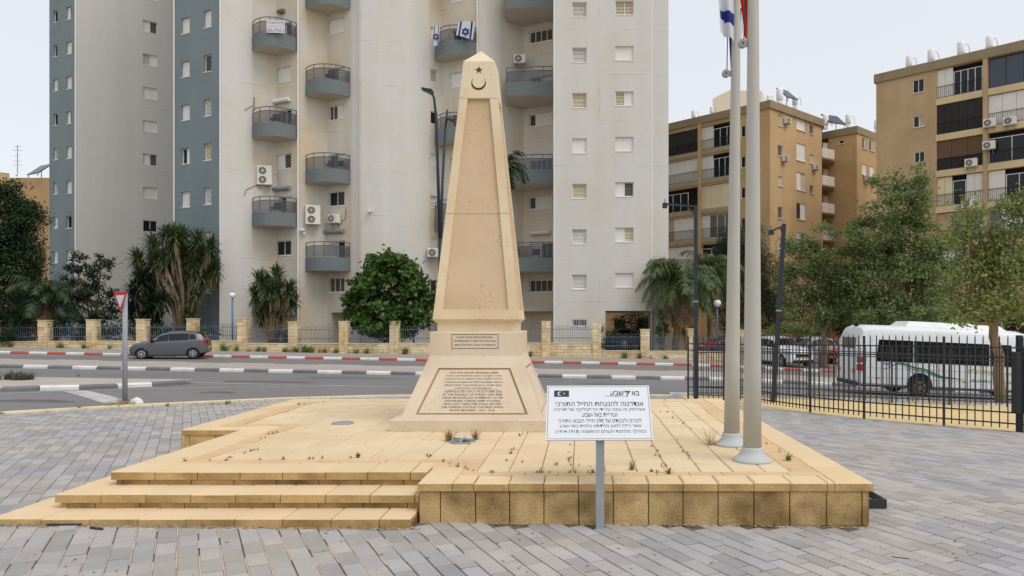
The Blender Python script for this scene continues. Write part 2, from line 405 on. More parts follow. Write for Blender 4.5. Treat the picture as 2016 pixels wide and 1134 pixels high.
# ------------------------------------------------------------------ setting: terrain, roads, kerbs, plaza
def sheet(name, y0, y1, x0, x1, nx, ny, dz, m, kind='structure', thick=0.0, parent=None, skip=None):
    """strip of ground between two curves y0(x) and y1(x), following the terrain at height dz"""
    fy0 = y0 if callable(y0) else (lambda x: y0)
    fy1 = y1 if callable(y1) else (lambda x: y1)
    mb = MB()
    P = [[None] * (ny + 1) for _ in range(nx + 1)]
    for i in range(nx + 1):
        x = x0 + (x1 - x0) * i / nx
        for j in range(ny + 1):
            y = fy0(x) + (fy1(x) - fy0(x)) * j / ny
            P[i][j] = len(mb.v); mb.v.append((x, y, gz(x, y) + dz))
    for i in range(nx):
        for j in range(ny):
            if skip and skip(mb.v[P[i][j]]): continue
            mb.f.append((P[i][j], P[i + 1][j], P[i + 1][j + 1], P[i][j + 1])); mb.m.append(0)
    o = mb.build(name, m, parent)
    if kind: o['kind'] = kind
    return o

def interp(tab):
    xs = [p[0] for p in tab]; ys = [p[1] for p in tab]
    return lambda x: float(np.interp(x, xs, ys))
edge = interp([(-16, 10.2), (-12.6, 12.5), (-11.2, 13.7), (-10, 15.3), (-8.7, 16.6), (-7.4, 17.8), (-5.6, 18.9), (-4, 19.6), (-1, 20.4), (2.4, 20.8), (6, 20.6), (12, 20.2), (26, 19.8)])

gmb = MB()                                   # terrain out to the horizon
xs = [-900, -300, -120, -70, -45, -30, -20, -12, -6, 0, 6, 9, 12, 16, 22, 30, 45, 80, 300, 900]
ys = [-60, -5, 3, 7, 10, 13, 16, 19, 22, 25, 27, 32, 38, 45, 60, 90, 200, 900]
for y in ys:
    for x in xs:
        gmb.v.append((x, y, max(-3.0, gz(max(-60, min(30, x)), y)) - 0.16))
for j in range(len(ys) - 1):
    for i in range(len(xs) - 1):
        k = j * len(xs) + i
        gmb.f.append((k, k + 1, k + 1 + len(xs), k + len(xs))); gmb.m.append(0)
tag(gmb.build('ground', m_ground), kind='structure')

sheet('road', edge, 29.05, -40, 26, 66, 12, -0.004, m_asph)
sheet('far_road', 32.5, 38.55, -50, 40, 60, 4, -0.004, m_asph)
sheet('median_pavement', 29.2, 32.5, -46, 30, 60, 2, 0.125, m_median)
sheet('sidewalk', 38.7, 43.2, -52, 18, 60, 3, 0.125, m_walk)
sheet('verge', 38.7, 42.0, 12.2, 40, 20, 2, 0.12, m_tanpave)
sheet('car_park', 42.0, 58, 11.2, 44, 20, 6, 0.118, m_pink)
sheet('garden_soil', 43.2, 62, -60, 11.2, 40, 6, 0.11, m_soil)
sheet('sandy_pavement', lambda x: max(8.0, {True: 19.6 - (x - 2.9) * 1.6, False: 14.8 - (x - 5.9) * 0.93}[x < 5.9]), lambda x: edge(x) - 0.2, 2.9, 16, 26, 6, -0.006, m_tanpave)

def kerb(name, pts, w, h, seg, mats, z0=-0.08, kind='structure', rot=0.0):
    """row of separate kerb stones along a polyline; mats cycles along the row"""
    root = empty(name, (pts[0][0], pts[0][1], gz(*pts[0])), kind='structure')
    L0 = Vector(root.location)
    P = [Vector((p[0], p[1], 0)) for p in pts]
    run = []
    for a, b in zip(P[:-1], P[1:]):
        n = max(1, int(round((b - a).length / seg)))
        for i in range(n): run.append((a.lerp(b, i / n), a.lerp(b, (i + 1) / n)))
    for i, (a, b) in enumerate(run):
        d = (b - a).normalized(); nn = Vector((-d.y, d.x, 0))      # kerb lies on the left of the direction of travel
        a2, b2 = a + d * 0.006, b - d * 0.006
        c = 0.05
        pr = [(0, z0), (0, h - c), (c, h), (w, h), (w, z0)]
        mb = MB()
        for p in (a2, b2):
            g = gz(p.x, p.y)
            for (o, z) in pr: mb.v.append(tuple(p + nn * o + Vector((0, 0, g + z)) - L0))
        n = len(pr)
        for k in range(n): mb.f.append((k, (k + 1) % n, n + (k + 1) % n, n + k)); mb.m.append(0)
        mb.f += [tuple(range(n)), tuple(reversed(range(n, 2 * n)))]; mb.m += [0, 0]
        mb.build('kerb_stone', mats[i % len(mats)], root)
    return root
def kx(px, Y): return xat(px, Y)
x0 = kx(45, 29) ; kerb('median_kerb', [(x0 - 12, 29.0), (x0 + 44, 29.0)], 0.2, 0.13, 1.0, [m_kwhite, m_kgray])
x0 = kx(20, 38.6); kerb('far_kerb', [(x0 - 10, 38.6), (x0 + 56, 38.6)], 0.15, 0.13, 1.0, [m_kred, m_kwhite])
kerb('median_back_kerb', [(30, 32.6), (-46, 32.6)], 0.12, 0.13, 2.0, [m_kwhite, m_kgray])
eps = [(x, edge(x)) for x in (-14, -12.6, -11.2, -10, -8.7, -7.4, -5.6, -4, -1, 2.6)]
kerb('plaza_kerb', [(p[0], p[1] - 0.0) for p in reversed(eps)], 0.34, 0.035, 0.6, [m_kyel])
kerb('white_kerb', [(24, edge(24)), (12, edge(12)), (6, edge(6)), (2.6, edge(2.6))], 0.2, 0.10, 1.0, [m_kwhite])

# traffic island at the left
isl = [(0, 772), (78, 769), (156, 767.5), (232, 764.5), (300, 761), (372, 756.5)]
ip = [ong(px, py) for px, py in isl]
ip = [(ip[0][0] - 6, ip[0][1] - 0.9)] + ip
isl_far = [(358, 746.5), (150, 743.5), (0, 741)]
fp = [ong(px, py, 0.12) for px, py in isl_far]
fp.append((fp[-1][0] - 6, fp[-1][1] + 0.1))
mb = MB()
n = 12
near = interp(ip); far = interp(sorted(fp)); xa, xb = ip[0][0], ip[-1][0]
sheet('island_pavement', lambda x: near(x) + 0.15, lambda x: max(far(x), near(x) + 0.2), xa, xb - 0.15, 16, 2, 0.115, m_median)
kerb('island_kerb', ip, 0.2, 0.13, 1.05, [m_kgray, m_kwhite])
# painted road lines
def paint(name, pts, w, m=m_line, dz=0.002):
    mb = MB(); P = [Vector((p[0], p[1], 0)) for p in pts]; Q = []
    for a, b in zip(P[:-1], P[1:]):
        for i in range(6): Q.append(a.lerp(b, i / 6))
    Q.append(P[-1])
    for i, p in enumerate(Q):
        d = (Q[min(i + 1, len(Q) - 1)] - Q[max(i - 1, 0)]).normalized(); nn = Vector((-d.y, d.x, 0)) * w / 2
        for q in (p - nn, p + nn): mb.v.append((q.x, q.y, gz(q.x, q.y) + dz))
    for i in range(len(Q) - 1): mb.f.append((2 * i, 2 * i + 1, 2 * i + 3, 2 * i + 2)); mb.m.append(0)
    return tag(mb.build(name, m), kind='structure')
paint('edge_line', [ong(*p) for p in ((0, 774.5), (200, 768), (400, 763.5), (560, 761), (700, 760))], 0.13)
paint('centre_line', [ong(*p) for p in ((376, 753), (520, 756.5), (640, 759), (800, 762))], 0.14)
paint('give_way_line', [ong(*p) for p in ((150, 770), (190, 780), (232, 793))], 0.55)
paint('lane_line', [ong(*p) for p in ((440, 711), (560, 711.5))], 0.10)
paint('lane_line', [ong(*p) for p in ((1060, 719.5), (1120, 721.5))], 0.12)

# plaza: a bed of joint sand and the pavers on it
sheet('plaza_bed', 1.5, lambda x: edge(x) - 0.33, -14, 9, 46, 20, -0.012, m_bed)
plaza = empty('plaza_paving', (0, 5, 0), kind='structure')
PL, PW, PH = 0.285, 0.142, 0.05
ang = math.radians(29)                        # courses run back and to the left
ul = Vector((-math.sin(ang), math.cos(ang), 0)); uw = Vector((math.cos(ang), math.sin(ang), 0))
POD = [(-4.83, 5.81), (2.43, 5.97), (2.51, 12.45), (-5.0, 12.45)]
def in_podium(x, y): return -4.79 < x < 2.41 and 5.99 < y < 12.4
def fence_y(x): return 19.5 - (x - 2.95) * 1.593 if x < 5.9 else 14.8 - (x - 5.9) * 0.952
jj = [R.gauss(0, .07) for _ in range(97)]
cells = []
for i in range(-140, 150):
    for j in range(-40, 90):
        c = uw * (i * PW) + ul * ((j + (0.5 if i % 2 else 0.0) + jj[i % 97]) * PL) + Vector((0, 5.0, 0))
        if c.y < 3.9 or in_podium(c.x, c.y): continue
        if c.y > edge(c.x) - 0.48: continue
        if abs(c.x + 0.4 * c.y / 7) > 0.84 * c.y + 0.4: continue
        if c.x > 2.9 and c.y > fence_y(c.x) - 0.12: continue
        if c.x > 9.5 or c.x < -13: continue
        vis = (-CX - 40) / F * c.y < c.x < (2016 - CX + 40) / F * c.y and (F * (CAMZ) / c.y + HZ) < 1150
        cells.append((c.y if vis else c.y + 50, c))
cells.sort(key=lambda t: t[0])
g = 0.0035
pn = MB(); pn.cbox(-PW / 2 + .0045, PW / 2 - .0045, -PL / 2 + .0055, PL / 2 - .0055, -PH, 0, 0.004); pnear = pn.mesh('paver', m_paver)
pm = MB(); pm.cbox(-PW / 2 + .0024, PW / 2 - .0024, -PL / 2 + .005, PL / 2 - .005, -PH, 0, 0.003)
pmesh = pm.mesh('paver', m_paver)
RZ = Matrix.Rotation(ang, 4, 'Z')
def paver_matrix(c):
    z = gz(c.x, c.y); sx = (gz(c.x + .1, c.y) - z) / .1; sy = (gz(c.x, c.y + .1) - z) / .1
    tilt = Matrix.Rotation(-sx + R.gauss(0, .006), 4, 'Y') @ Matrix.Rotation(sy + R.gauss(0, .006), 4, 'X')
    return Matrix.Translation((c.x, c.y, z + R.gauss(0, .0015))) @ tilt @ RZ @ Matrix.Rotation(R.gauss(0, .006), 4, 'Z')
inv = Matrix.Translation((0, -5, 0))
for _, c in cells[:300]: add('paver', pnear, plaza, inv @ paver_matrix(c))
pb = MB(); base = [Vector(v) for v in pm.v]
for _, c in cells[300:]:
    Mx = inv @ paver_matrix(c); k = len(pb.v)
    pb.v += [tuple(Mx @ v) for v in base]
    for q in pm.f[:-1]: pb.f.append(tuple(k + i for i in q)); pb.m.append(0)
tag(pb.build('paver_field', m_paver, plaza), kind='stuff')

sbm = MB()                                     # sand washed into the long joints
for i in range(-140, 150):
    for j in range(-60, 110):
        c = uw * ((i + .5) * PW) + ul * (j * .2) + Vector((0, 5.0, 0)); e = c + ul * .2
        if c.y < 3.9 or c.y > 6.4 or in_podium(c.x, c.y) or in_podium(e.x, e.y) or abs(c.x + .1 * c.y) > .9 * c.y: continue
        if R.random() > (.72 if c.x < -1.2 else (.3 if c.x < .5 else .08)): continue
        w_ = R.uniform(.003, .006)
        sbm.face([(q.x + uw.x * k, q.y + uw.y * k, gz(q.x, q.y) + .0012) for q, k in ((c, -w_), (c, w_), (e, w_), (e, -w_))])
tag(sbm.build('joint_sand', m_sand, None), kind='stuff')

# ------------------------------------------------------------------ stepped platform
pod = empty('stone_platform', (-1.2, 9.2, 0), 'low stepped platform of cream tiles under the obelisk and flagpoles', 'platform')
PO = Vector(pod.location)
PZ = 0.34
def pbox(name, x0, x1, y0, y1, z0, z1, m, c=0.005, gap=0.004, kind=None, jit=0.0015, front=False, yl=0.0):
    mb = MB(); dz = R.gauss(0, jit)
    fn = mb.fbox if front else mb.cbox
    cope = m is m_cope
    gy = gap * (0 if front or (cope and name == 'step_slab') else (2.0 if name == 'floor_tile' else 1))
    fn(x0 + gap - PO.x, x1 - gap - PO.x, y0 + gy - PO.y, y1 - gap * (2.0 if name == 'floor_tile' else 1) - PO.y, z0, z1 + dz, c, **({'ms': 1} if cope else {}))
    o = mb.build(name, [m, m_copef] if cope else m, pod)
    if kind: o['kind'] = kind
    return o
core = MB()                                    # body of the platform behind its facing stones
for (x0, x1, y0, y1, z1) in ((-4.18, 2.42, 6.50, 12.4, PZ - 0.035), (-1.33, 2.40, 6.05, 6.5, PZ - 0.035), (-4.99, -4.18, 8.99, 12.4, PZ - 0.035),
                             (-4.45, -1.38, 6.19, 8.99, 0.17), (-4.78, -1.38, 5.86, 8.99, 0.045)):
    core.box(x0 - PO.x, x1 - PO.x, y0 - PO.y, y1 - PO.y, -0.35, z1)
core.build('core', m_joint, pod)
XR = 2.47
# facing blocks of the front wall
edges_x = [-1.364, -1.185, -0.888, -0.60, -0.31, -0.015, 0.275, 0.572, 0.865, 1.16, 1.462, 1.765, 2.075, 2.375, 2.43]
for a, b in zip(edges_x[:-1], edges_x[1:]):
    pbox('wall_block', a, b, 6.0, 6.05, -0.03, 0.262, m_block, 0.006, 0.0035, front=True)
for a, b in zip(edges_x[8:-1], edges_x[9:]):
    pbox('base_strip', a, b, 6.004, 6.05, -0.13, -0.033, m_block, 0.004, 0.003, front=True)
# coping along the front of the raised part
cx_ = [-1.375, -1.08, -0.90, -0.605, -0.31, -0.02, 0.275, 0.572, 0.865, 1.16, 1.462, 1.77, 2.08, 2.14]
for a, b in zip(cx_[:-1], cx_[1:]):
    pbox('coping_stone', a, b, 5.985, 6.27, 0.266, PZ, m_cope, 0.012, 0.003)
# right-hand coping, running back
y = 5.985
while y < 12.3:
    pbox('coping_stone', 2.14, XR, y, min(y + 0.36, 12.42), 0.266, PZ, m_cope, 0.012, 0.003); y += 0.36
y = 6.05
while y < 12.3:
    mb = MB(); mb.cbox(2.42 - PO.x, 2.455 - PO.x, y + .003 - PO.y, y + .29 - PO.y, -0.2, 0.262, 0.003); mb.build('wall_block', m_block, pod); y += 0.295
# left edge of the raised front part beside the steps
pbox('coping_stone', -1.375, -1.08, 6.27, 6.62, 0.266, PZ, m_cope, 0.012, 0.003)
for y in (6.05, 6.33): pbox('wall_block', -1.364, -1.33, y, y + 0.28, 0.0, 0.262, m_block, 0.003, 0.003)
# the steps: nosing slabs with a set-back riser below, wrapping round the left corner
def step(xl, yf, top, h_slab, depth, first, pitch, riser, xend=-1.385):
    x = xl
    w = first
    while x < xend - 0.02:
        e = min(x + w, xend)
        pbox('step_slab', x, e, yf, yf + depth, top - h_slab, top, m_cope, 0.010, 0.004)
        x = e; w = pitch
    y = yf + depth
    while y < 8.93:
        pbox('step_slab', xl, xl + 0.40, y, min(y + 0.36, 8.95), top - h_slab, top, m_cope, 0.010, 0.003); y += 0.36
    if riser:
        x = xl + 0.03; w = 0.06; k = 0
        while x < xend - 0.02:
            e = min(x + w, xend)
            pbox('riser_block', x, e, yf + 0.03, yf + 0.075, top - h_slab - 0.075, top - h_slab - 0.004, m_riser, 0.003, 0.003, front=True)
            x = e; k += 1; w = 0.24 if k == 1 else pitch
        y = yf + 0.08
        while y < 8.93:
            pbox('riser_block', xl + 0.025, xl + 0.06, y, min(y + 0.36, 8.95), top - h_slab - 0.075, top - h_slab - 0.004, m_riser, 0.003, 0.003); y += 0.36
step(-4.83, 5.81, 0.088, 0.10, 0.34, 0.42, 0.395, False)
step(-4.52, 6.11, 0.214, 0.076, 0.36, 0.40, 0.385, True)
step(-4.25, 6.43, PZ, 0.076, 0.40, 0.40, 0.385, True)
# left back part
pbox('coping_stone', -4.24, -3.85, 8.955, 9.20, 0.266, PZ, m_cope, 0.010, 0.003)
y = 8.94
while y < 12.3:
    pbox('coping_stone', -5.02, -4.66, y, min(y + 0.36, 12.42), 0.266, PZ, m_cope, 0.012, 0.003)
    mb = MB(); mb.cbox(-5.01 - PO.x, -4.98 - PO.x, y + .003 - PO.y, y + .357 - PO.y, -0.2, 0.262, 0.003); mb.build('wall_block', m_block, pod); y += 0.36
for a, b in ((-5.0, -4.93), (-4.93, -4.60), (-4.60, -4.26)): pbox('wall_block', a, b, 8.96, 8.99, -0.05, 0.262, m_block, 0.004, 0.003, front=True)
for a, b in ((-4.66, -4.30), (-4.30, -4.24)): pbox('coping_stone', a, b, 8.94, 9.20, 0.266, PZ, m_cope, 0.012, 0.003)
x = -4.66
while x < 2.10:
    pbox('coping_stone', x, min(x + 0.36, 2.14), 12.12, 12.42, 0.266, PZ, m_cope, 0.012, 0.003); x += 0.36
# darker tan band between coping and field
def bandrow(x0, x1, y0, y1, along, n):
    for i in range(n):
        if along == 'x': pbox('band_tile', x0 + (x1 - x0) * i / n, x0 + (x1 - x0) * (i + 1) / n, y0, y1, 0.30, PZ - 0.001, m_band, 0.003, 0.002)
        else: pbox('band_tile', x0, x1, y0 + (y1 - y0) * i / n, y0 + (y1 - y0) * (i + 1) / n, 0.30, PZ - 0.001, m_band, 0.003, 0.002)
bandrow(-1.08, 2.14, 6.27, 6.42, 'x', 11)
bandrow(-3.85, -1.24, 6.83, 7.00, 'x', 8)
bandrow(-1.24, -0.94, 6.62, 6.83, 'x', 1)
bandrow(-1.08, -0.94, 6.42, 6.62, 'x', 1)
bandrow(-1.24, -0.94, 6.83, 7.00, 'x', 1)
bandrow(-1.40, -1.24, 6.62, 6.83, 'x', 1)
bandrow(1.90, 2.14, 6.42, 12.0, 'y', 16)
bandrow(-3.85, -3.66, 7.00, 9.2, 'y', 7)
bandrow(-4.44, -3.66, 9.2, 9.36, 'x', 3)
bandrow(-4.66, -4.44, 9.2, 12.0, 'y', 8)
bandrow(-4.44, 2.14, 12.0, 12.12, 'x', 18)
# field of square tiles
T = 0.29
field = []
xi = -0.94 + 0.0
for i in range(-13, 11):
    for j in range(-2, 21):
        x0 = -0.94 + i * T; y0 = 6.42 + j * T
        x1, y1 = x0 + T, y0 + T
        rects = []
        if y0 < 6.99:
            if x0 >= -0.95: rects.append((x0, min(x1, 1.90), max(y0, 6.42), y1))
        elif y0 < 9.2:
            rects.append((max(x0, -3.66), min(x1, 1.90), y0, y1) if x1 > -3.66 else None)
        else:
            rects.append((max(x0, -4.44), min(x1, 1.90), max(y0, 9.36) if x0 < -3.7 else y0, min(y1, 12.0)))
        for r in rects:
            if r and r[1] - r[0] > 0.03 and r[3] - r[2] > 0.03: field.append(r)
# row that meets the steps' band
for i in range(-10, 0):
    x0 = -0.94 + i * T
    if 7.02 < 7.0: pass
field.sort(key=lambda r: r[2])
rest = MB()
for k, r in enumerate(field):
    if k < 300: pbox('floor_tile', r[0], r[1], r[2], r[3], 0.30, PZ, m_tile, 0.008, 0.003, jit=0.0016)
    else: rest.cbox(r[0] + .002 - PO.x, r[1] - .002 - PO.x, r[2] + .009 - PO.y, r[3] - .009 - PO.y, 0.30, PZ + R.gauss(0, .0012), 0.003)
tag(rest.build('far_floor_tiles', m_tile, pod), kind='stuff')
pbox('core_top', -4.2, 2.3, 6.5, 12.3, 0.27, 0.326, m_joint, 0.002)

# ------------------------------------------------------------------ text
def rtl(s):
    outp, i = [], 0
    s2 = s[::-1]
    res, buf = '', ''
    for ch in s2:
        if ch.isdigit() or (buf and ch in '-' and buf[-1].isdigit()): buf += ch
        else:
            if buf: res += buf[::-1]; buf = ''
            res += {'(': ')', ')': '('}.get(ch, ch)
    return res + buf[::-1]
def text_mesh(body, mat_, height=None, width=None, bold=0.0, thick=0.001, res=3):
    c = bpy.data.curves.new('lettering', 'FONT'); c.body = body; c.align_x = 'CENTER'; c.align_y = 'CENTER'
    c.offset = bold; c.resolution_u = res
    o = bpy.data.objects.new('lettering', c); COL.objects.link(o)
    dg = bpy.context.evaluated_depsgraph_get()
    me = bpy.data.meshes.new_from_object(o.evaluated_get(dg))
    bpy.data.objects.remove(o); bpy.data.curves.remove(c)
    n = len(me.vertices); co = np.empty(n * 3, dtype=np.float32); me.vertices.foreach_get('co', co); co = co.reshape(-1, 3)
    lo, hi = co.min(0), co.max(0); ctr = (lo + hi) / 2
    sx = sy = None
    if width: sx = width / (hi[0] - lo[0])
    if height: sy = height / (hi[1] - lo[1])
    sx = sx or sy; sy = sy or sx
    co[:, 0] = (co[:, 0] - ctr[0]) * sx; co[:, 1] = (co[:, 1] - ctr[1]) * sy
    me.vertices.foreach_set('co', co.ravel()); me.materials.clear(); me.materials.append(mat_); me.update()
    return me
def plate_matrix(origin, xdir, ydir):          # XY plane of a text mesh onto a surface
    x = Vector(xdir).normalized(); y = Vector(ydir).normalized(); z = x.cross(y)
    return Matrix(((x.x, y.x, z.x, origin[0]), (x.y, y.y, z.y, origin[1]), (x.z, y.z, z.z, origin[2]), (0, 0, 0, 1)))
def flat(poly, t, m, name, parent, Mx):        # thin raised shape in the XY plane
    mb = MB(); mb.prism(poly, 0, t); return mb.build(name, m, parent, Mx)
def star_poly(r, n=5, inner=0.42, rot=math.pi / 2):
    return [((r if k % 2 == 0 else r * inner) * math.cos(rot + math.pi * k / n), (r if k % 2 == 0 else r * inner) * math.sin(rot + math.pi * k / n)) for k in range(2 * n)]
def crescent_poly(r, rot, n=28, r2=0.80, off=0.28):
    # outer circle minus a smaller circle shifted towards angle 0
    d = off * r; q = r2 * r
    xx = (r * r - q * q + d * d) / (2 * d); yy = math.sqrt(max(0, r * r - xx * xx))
    a0 = math.atan2(yy, xx); b0 = math.atan2(yy, xx - d)
    P = [(r * math.cos(a0 + (2 * math.pi - 2 * a0) * k / n), r * math.sin(a0 + (2 * math.pi - 2 * a0) * k / n)) for k in range(n + 1)]
    P += [(d + q * math.cos(-b0 - (2 * math.pi - 2 * b0) * k / n), q * math.sin(-b0 - (2 * math.pi - 2 * b0) * k / n)) for k in range(1, n)]
    c, s = math.cos(rot), math.sin(rot)
    return [(x * c - y * s, x * s + y * c) for x, y in P]

# ------------------------------------------------------------------ obelisk
OX, OY = -1.355, 9.71
ob = empty('obelisk', (OX, OY, PZ), 'tall tapering cream stone obelisk with carved crescent and star', 'monument')
def ring(h, z): return [(-h, -h, z), (h, -h, z), (h, h, z), (-h, h, z)]
def frust(mb, h0, z0, h1, z1, mi=0, bottom=False, top=False):
    a, b = ring(h0, z0), ring(h1, z1)
    for k in range(4): mb.face([a[k], a[(k + 1) % 4], b[(k + 1) % 4], b[k]], mi)
    if bottom: mb.face(list(reversed(a)), mi)
    if top: mb.face(b, mi)
def zz(z): return z - PZ
mb = MB()
c = 0.012
frust(mb, .983, 0.0, .983, zz(.478), 0, True); frust(mb, .983, zz(.478), .983 - c, zz(.49)); mb.face(ring(.983 - c, zz(.49)))
mb.build('plinth', m_obel_low, ob)
# pedestal: battered lower stage with a sunk groove round each panel
h0, z0, h1, z1 = .879, zz(.4905), .581, zz(1.257)
def on_face(h0, z0, h1, z1, k):                # frame of side k: origin at mid-bottom, x along, y up the slope
    a = k * math.pi / 2
    Rm = Matrix.Rotation(a, 4, 'Z')
    up = Vector((0, h0 - h1, z1 - z0)); L = up.length
    M = plate_matrix((0, -h0, z0), (1, 0, 0), up)
    return Rm @ M, L
def panel_side(mb, h0, z0, h1, z1, k, pb, pt, y0, y1, depth, mi=0, min_=1, solid=False):
    """one sloping side with a sunk trapezoid: half widths pb (at y0) and pt (at y1)"""
    M, L = on_face(h0, z0, h1, z1, k)
    o = [(-h0, 0), (h0, 0), (h1, L), (-h1, L)]
    i = [(-pb, y0), (pb, y0), (pt, y1), (-pt, y1)]
    O = [M @ Vector((p[0], p[1], 0)) for p in o]; I = [M @ Vector((p[0], p[1], 0)) for p in i]; D = [M @ Vector((p[0], p[1], -depth)) for p in i]
    for q in range(4):
        r = (q + 1) % 4
        mb.face([O[q], O[r], I[r], I[q]], mi); mb.face([I[q], I[r], D[r], D[q]], mi)
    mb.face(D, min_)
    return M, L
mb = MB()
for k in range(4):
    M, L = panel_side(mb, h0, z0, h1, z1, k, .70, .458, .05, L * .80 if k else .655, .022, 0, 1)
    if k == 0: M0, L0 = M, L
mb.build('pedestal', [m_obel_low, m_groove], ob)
for k in range(4):
    M, L = on_face(h0, z0, h1, z1, k)
    mb = MB(); mb.prism([(-.664, .066), (.664, .066), (.437, .632), (-.437, .632)], -.021, .0)
    mb.build('inscription_panel', m_obel_low, ob, M)
mb = MB()
frust(mb, .581, zz(1.2575), .581, zz(1.553)); frust(mb, .581, zz(1.553), .573, zz(1.563)); mb.face(ring(.573, zz(1.563)))
mb.build('die', m_obel_low, ob)
mb = MB()
frust(mb, .50, zz(1.564), .50, zz(1.668)); frust(mb, .50, zz(1.668), .549, zz(1.722))
mb.build('neck', m_obel, ob)
sh0, sz0, sh1, sz1 = .549, zz(1.7225), .2545, zz(4.662)
mb = MB()
for k in range(4):
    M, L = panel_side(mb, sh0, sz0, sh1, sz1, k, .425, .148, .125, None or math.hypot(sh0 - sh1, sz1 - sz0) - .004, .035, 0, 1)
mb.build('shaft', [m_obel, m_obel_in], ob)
for (yy) in (1.395,):                           # horizontal joint of the shaft, a thin dark mortar line
    for k in range(4):
        M, L = on_face(sh0, sz0, sh1, sz1, k)
        hw = sh0 + (sh1 - sh0) * yy / L; pw = .425 + (.148 - .425) * (yy - .125) / (L - .129)
        for a, b in ((-hw + .002, -pw), (pw, hw - .002)):
            mb = MB(); mb.box(a, b, yy - .005, yy + .005, -.004, .0012); mb.build('joint', m_groove, ob, M)
        mb = MB(); mb.box(-pw + .001, pw - .001, yy - .005, yy + .005, -.036, -.0338); mb.build('joint', m_groove, ob, M)
# cap with cut-in crescent and star
mb = MB()
ch0, cz0, ch1, cz1 = .2575, zz(4.664), .2096, zz(5.17)
k = len(mb.v)
mb.v += ring(ch0, cz0) + ring(ch1, cz1) + [(0, 0, zz(5.385))]
for q in ((3, 2, 1, 0), (0, 1, 5, 4), (1, 2, 6, 5), (2, 3, 7, 6), (3, 0, 4, 7), (4, 5, 8), (5, 6, 8), (6, 7, 8), (7, 4, 8)):
    mb.f.append(q); mb.m.append(0)
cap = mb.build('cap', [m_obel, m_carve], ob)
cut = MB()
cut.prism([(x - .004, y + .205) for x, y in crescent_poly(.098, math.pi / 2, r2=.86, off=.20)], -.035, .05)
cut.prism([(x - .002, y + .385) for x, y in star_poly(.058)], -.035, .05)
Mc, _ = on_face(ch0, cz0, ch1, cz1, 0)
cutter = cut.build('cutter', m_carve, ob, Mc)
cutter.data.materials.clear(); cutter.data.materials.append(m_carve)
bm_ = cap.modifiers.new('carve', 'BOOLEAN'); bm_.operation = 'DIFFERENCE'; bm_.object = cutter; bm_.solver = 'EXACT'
try: bm_.material_mode = 'TRANSFER'
except Exception: pass
dg = bpy.context.evaluated_depsgraph_get()
nm = bpy.data.meshes.new_from_object(cap.evaluated_get(dg))
cap.modifiers.clear(); cap.data = nm
bpy.data.objects.remove(cutter)
# inscriptions
top_lines = ["BU ANIT VATANI UĞRUNA BE'ER SHEVA", "CEPHESİNDE ŞEHİT DÜŞEN TÜRK ORDUSUNUN", "ŞEREFLİ 298 ASKERİ ANISINA YAPTIRILMIŞTIR"]
fz = zz(1.495)
for i, (s, w) in enumerate(zip(top_lines, (.465, .545, .53))):
    me = text_mesh(s, m_letter, .034 if i != 1 else .037, w, 0.008)
    add('lettering', me, ob, plate_matrix((0, -.5822, fz - i * .0505), (1, 0, 0), (0, 0, 1)))
mb = MB()
x0, x1, za, zb, t = -.30, .30, zz(1.345), zz(1.531), .007
for (a, b, c_, d) in ((x0, x1, zb - t, zb), (x0, x1, za, za + t), (x0, x0 + t, za + t, zb - t), (x1 - t, x1, za + t, zb - t)):
    mb.box(a, b, -.583, -.580, c_, d)
mb.build('inscription_border', m_letter, ob)
low_lines = [("1914-1918 YILLARI ARASINDA BEER", .62), ("SHEVA CEPHESİNDE ŞEHİT DÜŞEN TÜRK", .71), ("ORDUSUNUN ŞEREFLİ 298 ASKERİ ADINA", .73), ("TÜRKİYE CUMHURİYETİ İLE BEER SHEVA", .745),
             ("BELEDİYESİ TARAFINDAN 21 EKİM 2002", .715), ("TARİHİNDE YAPTIRILMIŞTIR", .47), None, ("CONSTRUCTED ON 21 TH OCTOBER 2002", .73), ("BY THE REPUBLIC OF TURKEY AND BEER", .75),
             ("SHEVA MUNICIPALITY IN MEMORY OF 298", .755), ("HONORABLE TURKISH ARMY SOLDIERS", .70), ("WHO LOST THEIR LIVES WHILE SERVING", .725), ("THE TURKISH STATE AT THE BEER SHEVA", .78), ("FRONT BETWEEN   1914 - 1918", .56)]
yy = .592
for it in low_lines:
    if it is None:
        mb = MB(); mb.box(-.32, .32, yy + .0165, yy + .0195, 0, .0012); mb.build('dividing_line', m_letter, ob, M0); yy -= .004; continue
    add('lettering', text_mesh(it[0], m_letter, .0255, it[1], 0.012, res=2), ob, M0 @ Matrix.Translation((0, yy, .0013))); yy -= .0405

# ------------------------------------------------------------------ information sign
SY = 5.87
sx0 = xat(1181.5, SY)
sg = empty('information_sign', (sx0, SY, gz(sx0, SY)), 'white Hebrew information board on a short grey post before the platform', 'sign')
gzz = gz(sx0, SY)
mb = MB(); mb.box(-.034, .034, -.014, .022, -.1, .722)
mb.build('post', m_grayp, sg)
bl, tl = Vector((xat(1074, 5.83) - sx0, 5.83 - SY, zat(866.5, 5.83) - gzz)), Vector((xat(1077.5, 6.17) - sx0, 6.17 - SY, zat(758.5, 6.17) - gzz))
br = Vector((xat(1287, 5.83) - sx0, 5.83 - SY, zat(866, 5.83) - gzz)); tr = Vector((xat(1276.5, 6.17) - sx0, 6.17 - SY, zat(759.5, 6.17) - gzz))
up = ((tl + tr) / 2 - (bl + br) / 2); BH = up.length; BW = ((br - bl).length + (tr - tl).length) / 2
BM = plate_matrix((bl + br) / 2 + up * 0.5, (1, 0, 0), up)
mb = MB(); mb.box(-BW / 2, BW / 2, -BH / 2, BH / 2, -.012, 0)
mb.build('board', m_signw, sg, BM)
